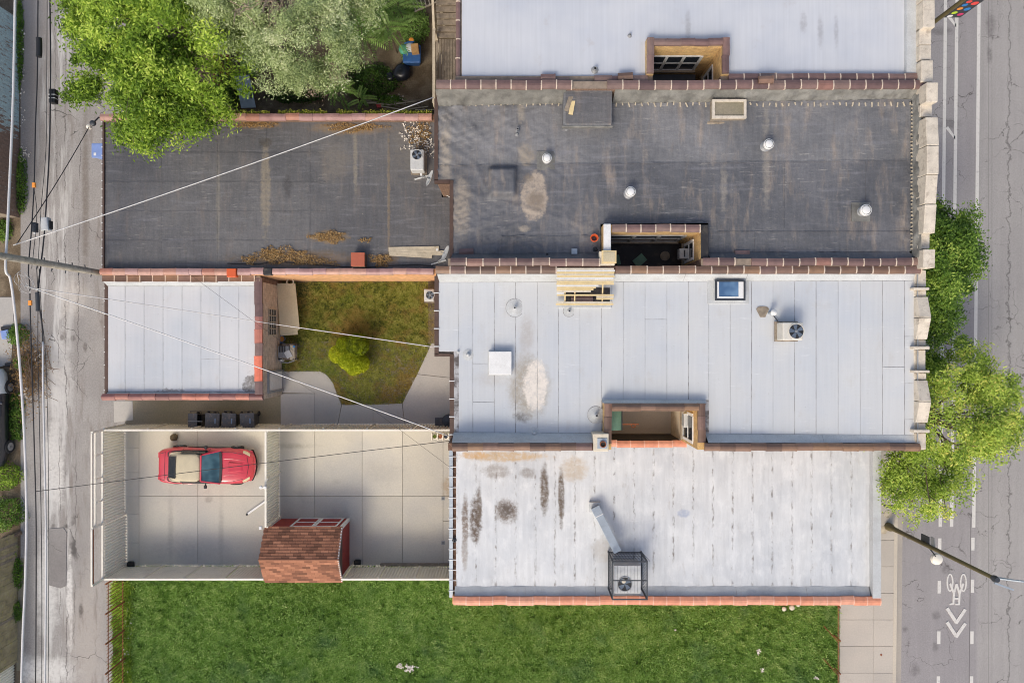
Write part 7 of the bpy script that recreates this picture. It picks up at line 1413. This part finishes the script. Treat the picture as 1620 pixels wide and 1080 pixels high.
P = np.stack([np.repeat(cx_, m_) + rng.normal(0, .09, len(cx_) * m_), np.repeat(cy_, m_) + rng.normal(0, .09, len(cx_) * m_), .05 + rng.uniform(0, .08, len(cx_) * m_)], 1)
tag(npmesh('lawn_weeds', leaves(rng, P, .13, .05, .8), 4, M['grass'], None, np.clip(np.repeat(rng.uniform(.2, .78, len(cx_)), m_) + rng.normal(0, .1, len(P)), 0, 1), 'stuff'), 'broad-leaved weeds all through the big green lawn', 'weeds')
def scatter(name, blobs, mat, label, seed, ln, wd, zf, cat):
    rng = np.random.default_rng(seed); P = []
    for px, py, rx, ry, n, z in blobs:
        a = rng.uniform(0, 2 * np.pi, n); r = rng.uniform(0, 1, n) ** .5 * (1 + .4 * np.sin(a * 3 + px) * .6 + .25 * np.sin(a * 7 + py)); c = W(px, py, z); P.append(np.stack([c.x + np.cos(a) * r * rx, c.y + np.sin(a) * r * ry, z + .025 + rng.uniform(0, .04, n)], 1))
    P = np.concatenate(P); o = npmesh(name, leaves(rng, P, ln, wd, 1.4), 4, M[mat], None, rng.uniform(0, 1, len(P)), 'stuff'); return tag(o, label, cat)
scatter('leaf_litter', [(455, 405, 1.2, .35, 1500, 3.02), (425, 400, .5, .25, 500, 3.02), (395, 411, .35, .22, 260, 3.02), (520, 375, .75, .25, 900, 3.02), (603, 411, .5, .28, 520, 3.02), (405, 196, .85, .2, 650, 3.02), (560, 202, 1.3, .2, 900, 3.02), (665, 215, .5, .7, 900, 3.02), (500, 415, 1.0, .15, 400, 3.02), (577, 380, .3, .1, 120, 3.02)], 'leaf_dry', 'dry brown leaf litter drifted on the rear roof', 4, .07, .03, None, 'leaf litter')
scatter('paint_flakes', [(655, 212, .7, .85, 230, 3.04), (680, 235, .4, .5, 60, 3.04)], 'leaf_white', 'white flakes scattered at rear roof corner by the parapet', 6, .09, .06, None, 'flakes')
scatter('rubbish', [(203, 985, .2, .9, 16, .06), (200, 1040, .2, .8, 10, .06), (36, 130, .15, 3.5, 40, .03), (648, 1056, .3, .18, 60, .1), (632, 1052, .15, .12, 30, .1), (1200, 1030, .1, .15, 14, .1), (1206, 1058, .1, .1, 10, .1), (1068, 995, .05, .05, 4, .1), (1290, 1072, .15, .1, 12, .1), (620, 158, .8, .25, 40, .05), (40, 620, .3, .6, 20, .3), (60, 570, .3, .6, 20, .25), (40, 245, .25, .35, 40, .04)], 'leaf_white', 'white paper scraps on the lawn, alley verge and north yard', 7, .11, .07, None, 'litter')
# brush pile by the alley
bpz = thing('brush_pile', W(48, 580), 'brown brush pile of cut branches beside the dark car', 'brush pile'); rng = np.random.default_rng(12); tw = MB()
for k in range(90):
    c = W(48 + rng.normal(0, 11), 578 + rng.normal(0, 26), rng.uniform(.05, .6)); a = rng.normal(1.9, .7); l = rng.uniform(.3, 1.1); tw.tube([c - Vector((math.cos(a) * l, math.sin(a) * l, 0)), c + Vector((0, 0, .06)), c + Vector((math.cos(a) * l, math.sin(a) * l, rng.normal(0, .1)))], .014, 5, .006)
tw.build('branches', M['bark'], bpz); n = 2600; P = np.stack([X(50) + rng.normal(0, .42, n), Y(585) + rng.normal(0, .95, n), rng.uniform(.03, .5, n)], 1); npmesh('dead_leaves', leaves(rng, P, .1, .04, .8), 4, M['leaf_dry'], bpz, rng.uniform(0, .75, n))
# ------------------------------------------------------------------ north yard
dk = thing('wooden_porch', (-2.9, 12.5, 0), 'weathered grey wooden porch deck with stairs beside the pale coated roof', 'porch'); dz = 3.5; dx0_, dx1_ = X(689, dz), -2.32
for k in range(9):
    a = dx0_ + k * (dx1_ - dx0_) / 9; MB().box(a + .014, a + (dx1_ - dx0_) / 9 - .014, LOT[0] + .05, Y(62, dz), dz - .05, dz + random.uniform(-.006, .006)).build('deck_board', M['wood_grey'], dk)
for k in range(8): y = Y(62, dz) + .02 + k * .24; MB().box(dx0_ + .1, dx1_, y, y + .22, dz - .05 + .12 * (k + 1) - .04, dz + .12 * (k + 1)).build('tread', M['wood_grey'], dk)
y8 = Y(62, dz) + .02 + 8 * .24; MB().box(dx0_ + .05, dx1_, y8, 19, 4.42, 4.5).build('landing', M['wood_grey'], dk)
for x, y in ((dx0_ + .05, LOT[0] + .1), (dx0_ + .05, Y(62, dz)), (dx0_ + .05, y8 + .3)): MB().box(x - .06, x + .06, y - .06, y + .06, 0, dz + .95).build('post', M['wood_pale'], dk)
MB().bar((dx0_ + .03, LOT[0] + .1, dz + .95), (dx0_ + .03, Y(60, dz), dz + .95), .12, .05).build('handrail', M['wood_pale'], dk); MB().bar((dx0_ + .03, Y(60, dz), dz + .95), (dx0_ + .03, y8 + .3, dz + 1.9), .1, .05).build('handrail', M['wood_pale'], dk)
for k in range(18): MB().box(dx0_ + .01, dx0_ + .05, LOT[0] + .25 + k * .115, LOT[0] + .29 + k * .115, dz, dz + .93).build('baluster', M['wood_grey'], dk)
la = thing('ladder', W(675, 10), 'bleached wooden ladder lying in the north yard', 'ladder')
p, q, r_, s_ = W(650, 3, .9), W(692, -14, .9), W(656, 19, .9), W(694, 2, .9)
MB().bar(p, q, .05, .08).build('rail', M['wood_pale'], la); MB().bar(r_, s_, .05, .08).build('rail', M['wood_pale'], la)
for k in range(7): MB().bar(p.lerp(q, (k + .4) / 7), r_.lerp(s_, (k + .4) / 7), .045).build('rung', M['wood_pale'], la)
c = W(655, 95, 0); t = thing('rubbish_bin', c, 'blue bin heaped with boxes and bags in the north yard', 'bin'); MB().loft([[(-.32, -.32, 0), (.32, -.32, 0), (.32, .28, 0), (-.32, .28, 0)], [(-.46, -.5, .85), (.46, -.5, .85), (.46, .42, .85), (-.46, .42, .85)]]).build('body', M['blue_tarp'], t, c, bevel=.06)
MB().obox((.2, .12, 1.0), (.36, .44, .3), Matrix.Rotation(.1, 4, 'Z')).build('carton', M['cardboard'], t, c, bevel=.01); rockmesh(.26, 5, .6).build('green_bag', M['green_plastic'], t, c + Vector((-.38, .18, .72)), smooth=1); rockmesh(.24, 8, .6).build('grey_bag', M['ac_grey'], t, c + Vector((-.05, .24, .8)), smooth=1); MB().tube([c + Vector(v) for v in ((-.35, .42, .95), (-.1, .48, 1.0), (.15, .5, .95))], .04).build('blue_hose', M['blue_tarp'], t); MB().lathe(c + Vector((.0, .58, .9)), [(.05, 0), (.12, .03), (.12, .08), (.05, .1)], 12).build('orange_cup', M['orange'], t)
for i, (px, py, r, l) in enumerate(((637, 118, .46, 'large black rubbish bag in the north yard'), (618, 124, .27, 'smaller black rubbish bag left of the large one'))):
    t = thing('rubbish_bag', W(px, py, 0), l, 'rubbish bag', 'black rubbish bags'); rockmesh(r, i + 9, .7).build('bag', M['bag'], t, W(px, py, 0), smooth=1); MB().lathe((0, 0, r * 1.05), [(.08, 0), (.04, .06), (.09, .13), (.02, .12)], 9).build('knot', M['bag'], t, W(px, py, 0))
st = thing('stick_pile', W(620, 165), 'loose pale sticks and laths on soil behind the rear roof tiles', 'sticks')
for k in range(12): a = random.uniform(-.6, .15); c = W(580 + k * 9, 166 + random.uniform(-10, 8), .08 + .02 * k); MB().obox(c, (random.uniform(.6, 1.5), .05, .03), Matrix.Rotation(a, 4, 'Z')).build('stick', M['wood_pale'] if k % 2 else M['wood_grey'], st)
gp = thing('tin_sheet', W(390, 140), 'blue-grey corrugated panel leaning in the dark north yard', 'panel'); MB().obox(W(388, 145, .8), (.7, 1.6, .04), Matrix.Rotation(.5, 4, 'Y') @ Matrix.Rotation(.2, 4, 'Z')).build('panel', M['galv'], gp); MB().bar(W(398, 165, .0), W(396, 140, 1.6), .08).build('prop', M['steel_dark'], gp)
nf = thing('board_fence', W(362, 95), 'dark red-brown board fence between the two north yards', 'fence')
for k in range(16): MB().box(X(362) - .02, X(362) + .01, Y(165) + k * .3, Y(165) + k * .3 + .27, 0, 1.75).build('board', M['chimney_rust'] if k % 3 else M['brown_metal'], nf)
for zz in (.5, 1.4): MB().box(X(362) + .012, X(362) + .07, Y(165), Y(165) + 4.8, zz, zz + .08).build('rail', M['wood_grey'], nf)
tag(MB().box(-.12, .12, -.1, .1, 0, .1).build('red_box', M['car_red'], at=W(600, 168, .05), rz=.2, bevel=.01), 'small red box among the sticks in the north yard', 'box')
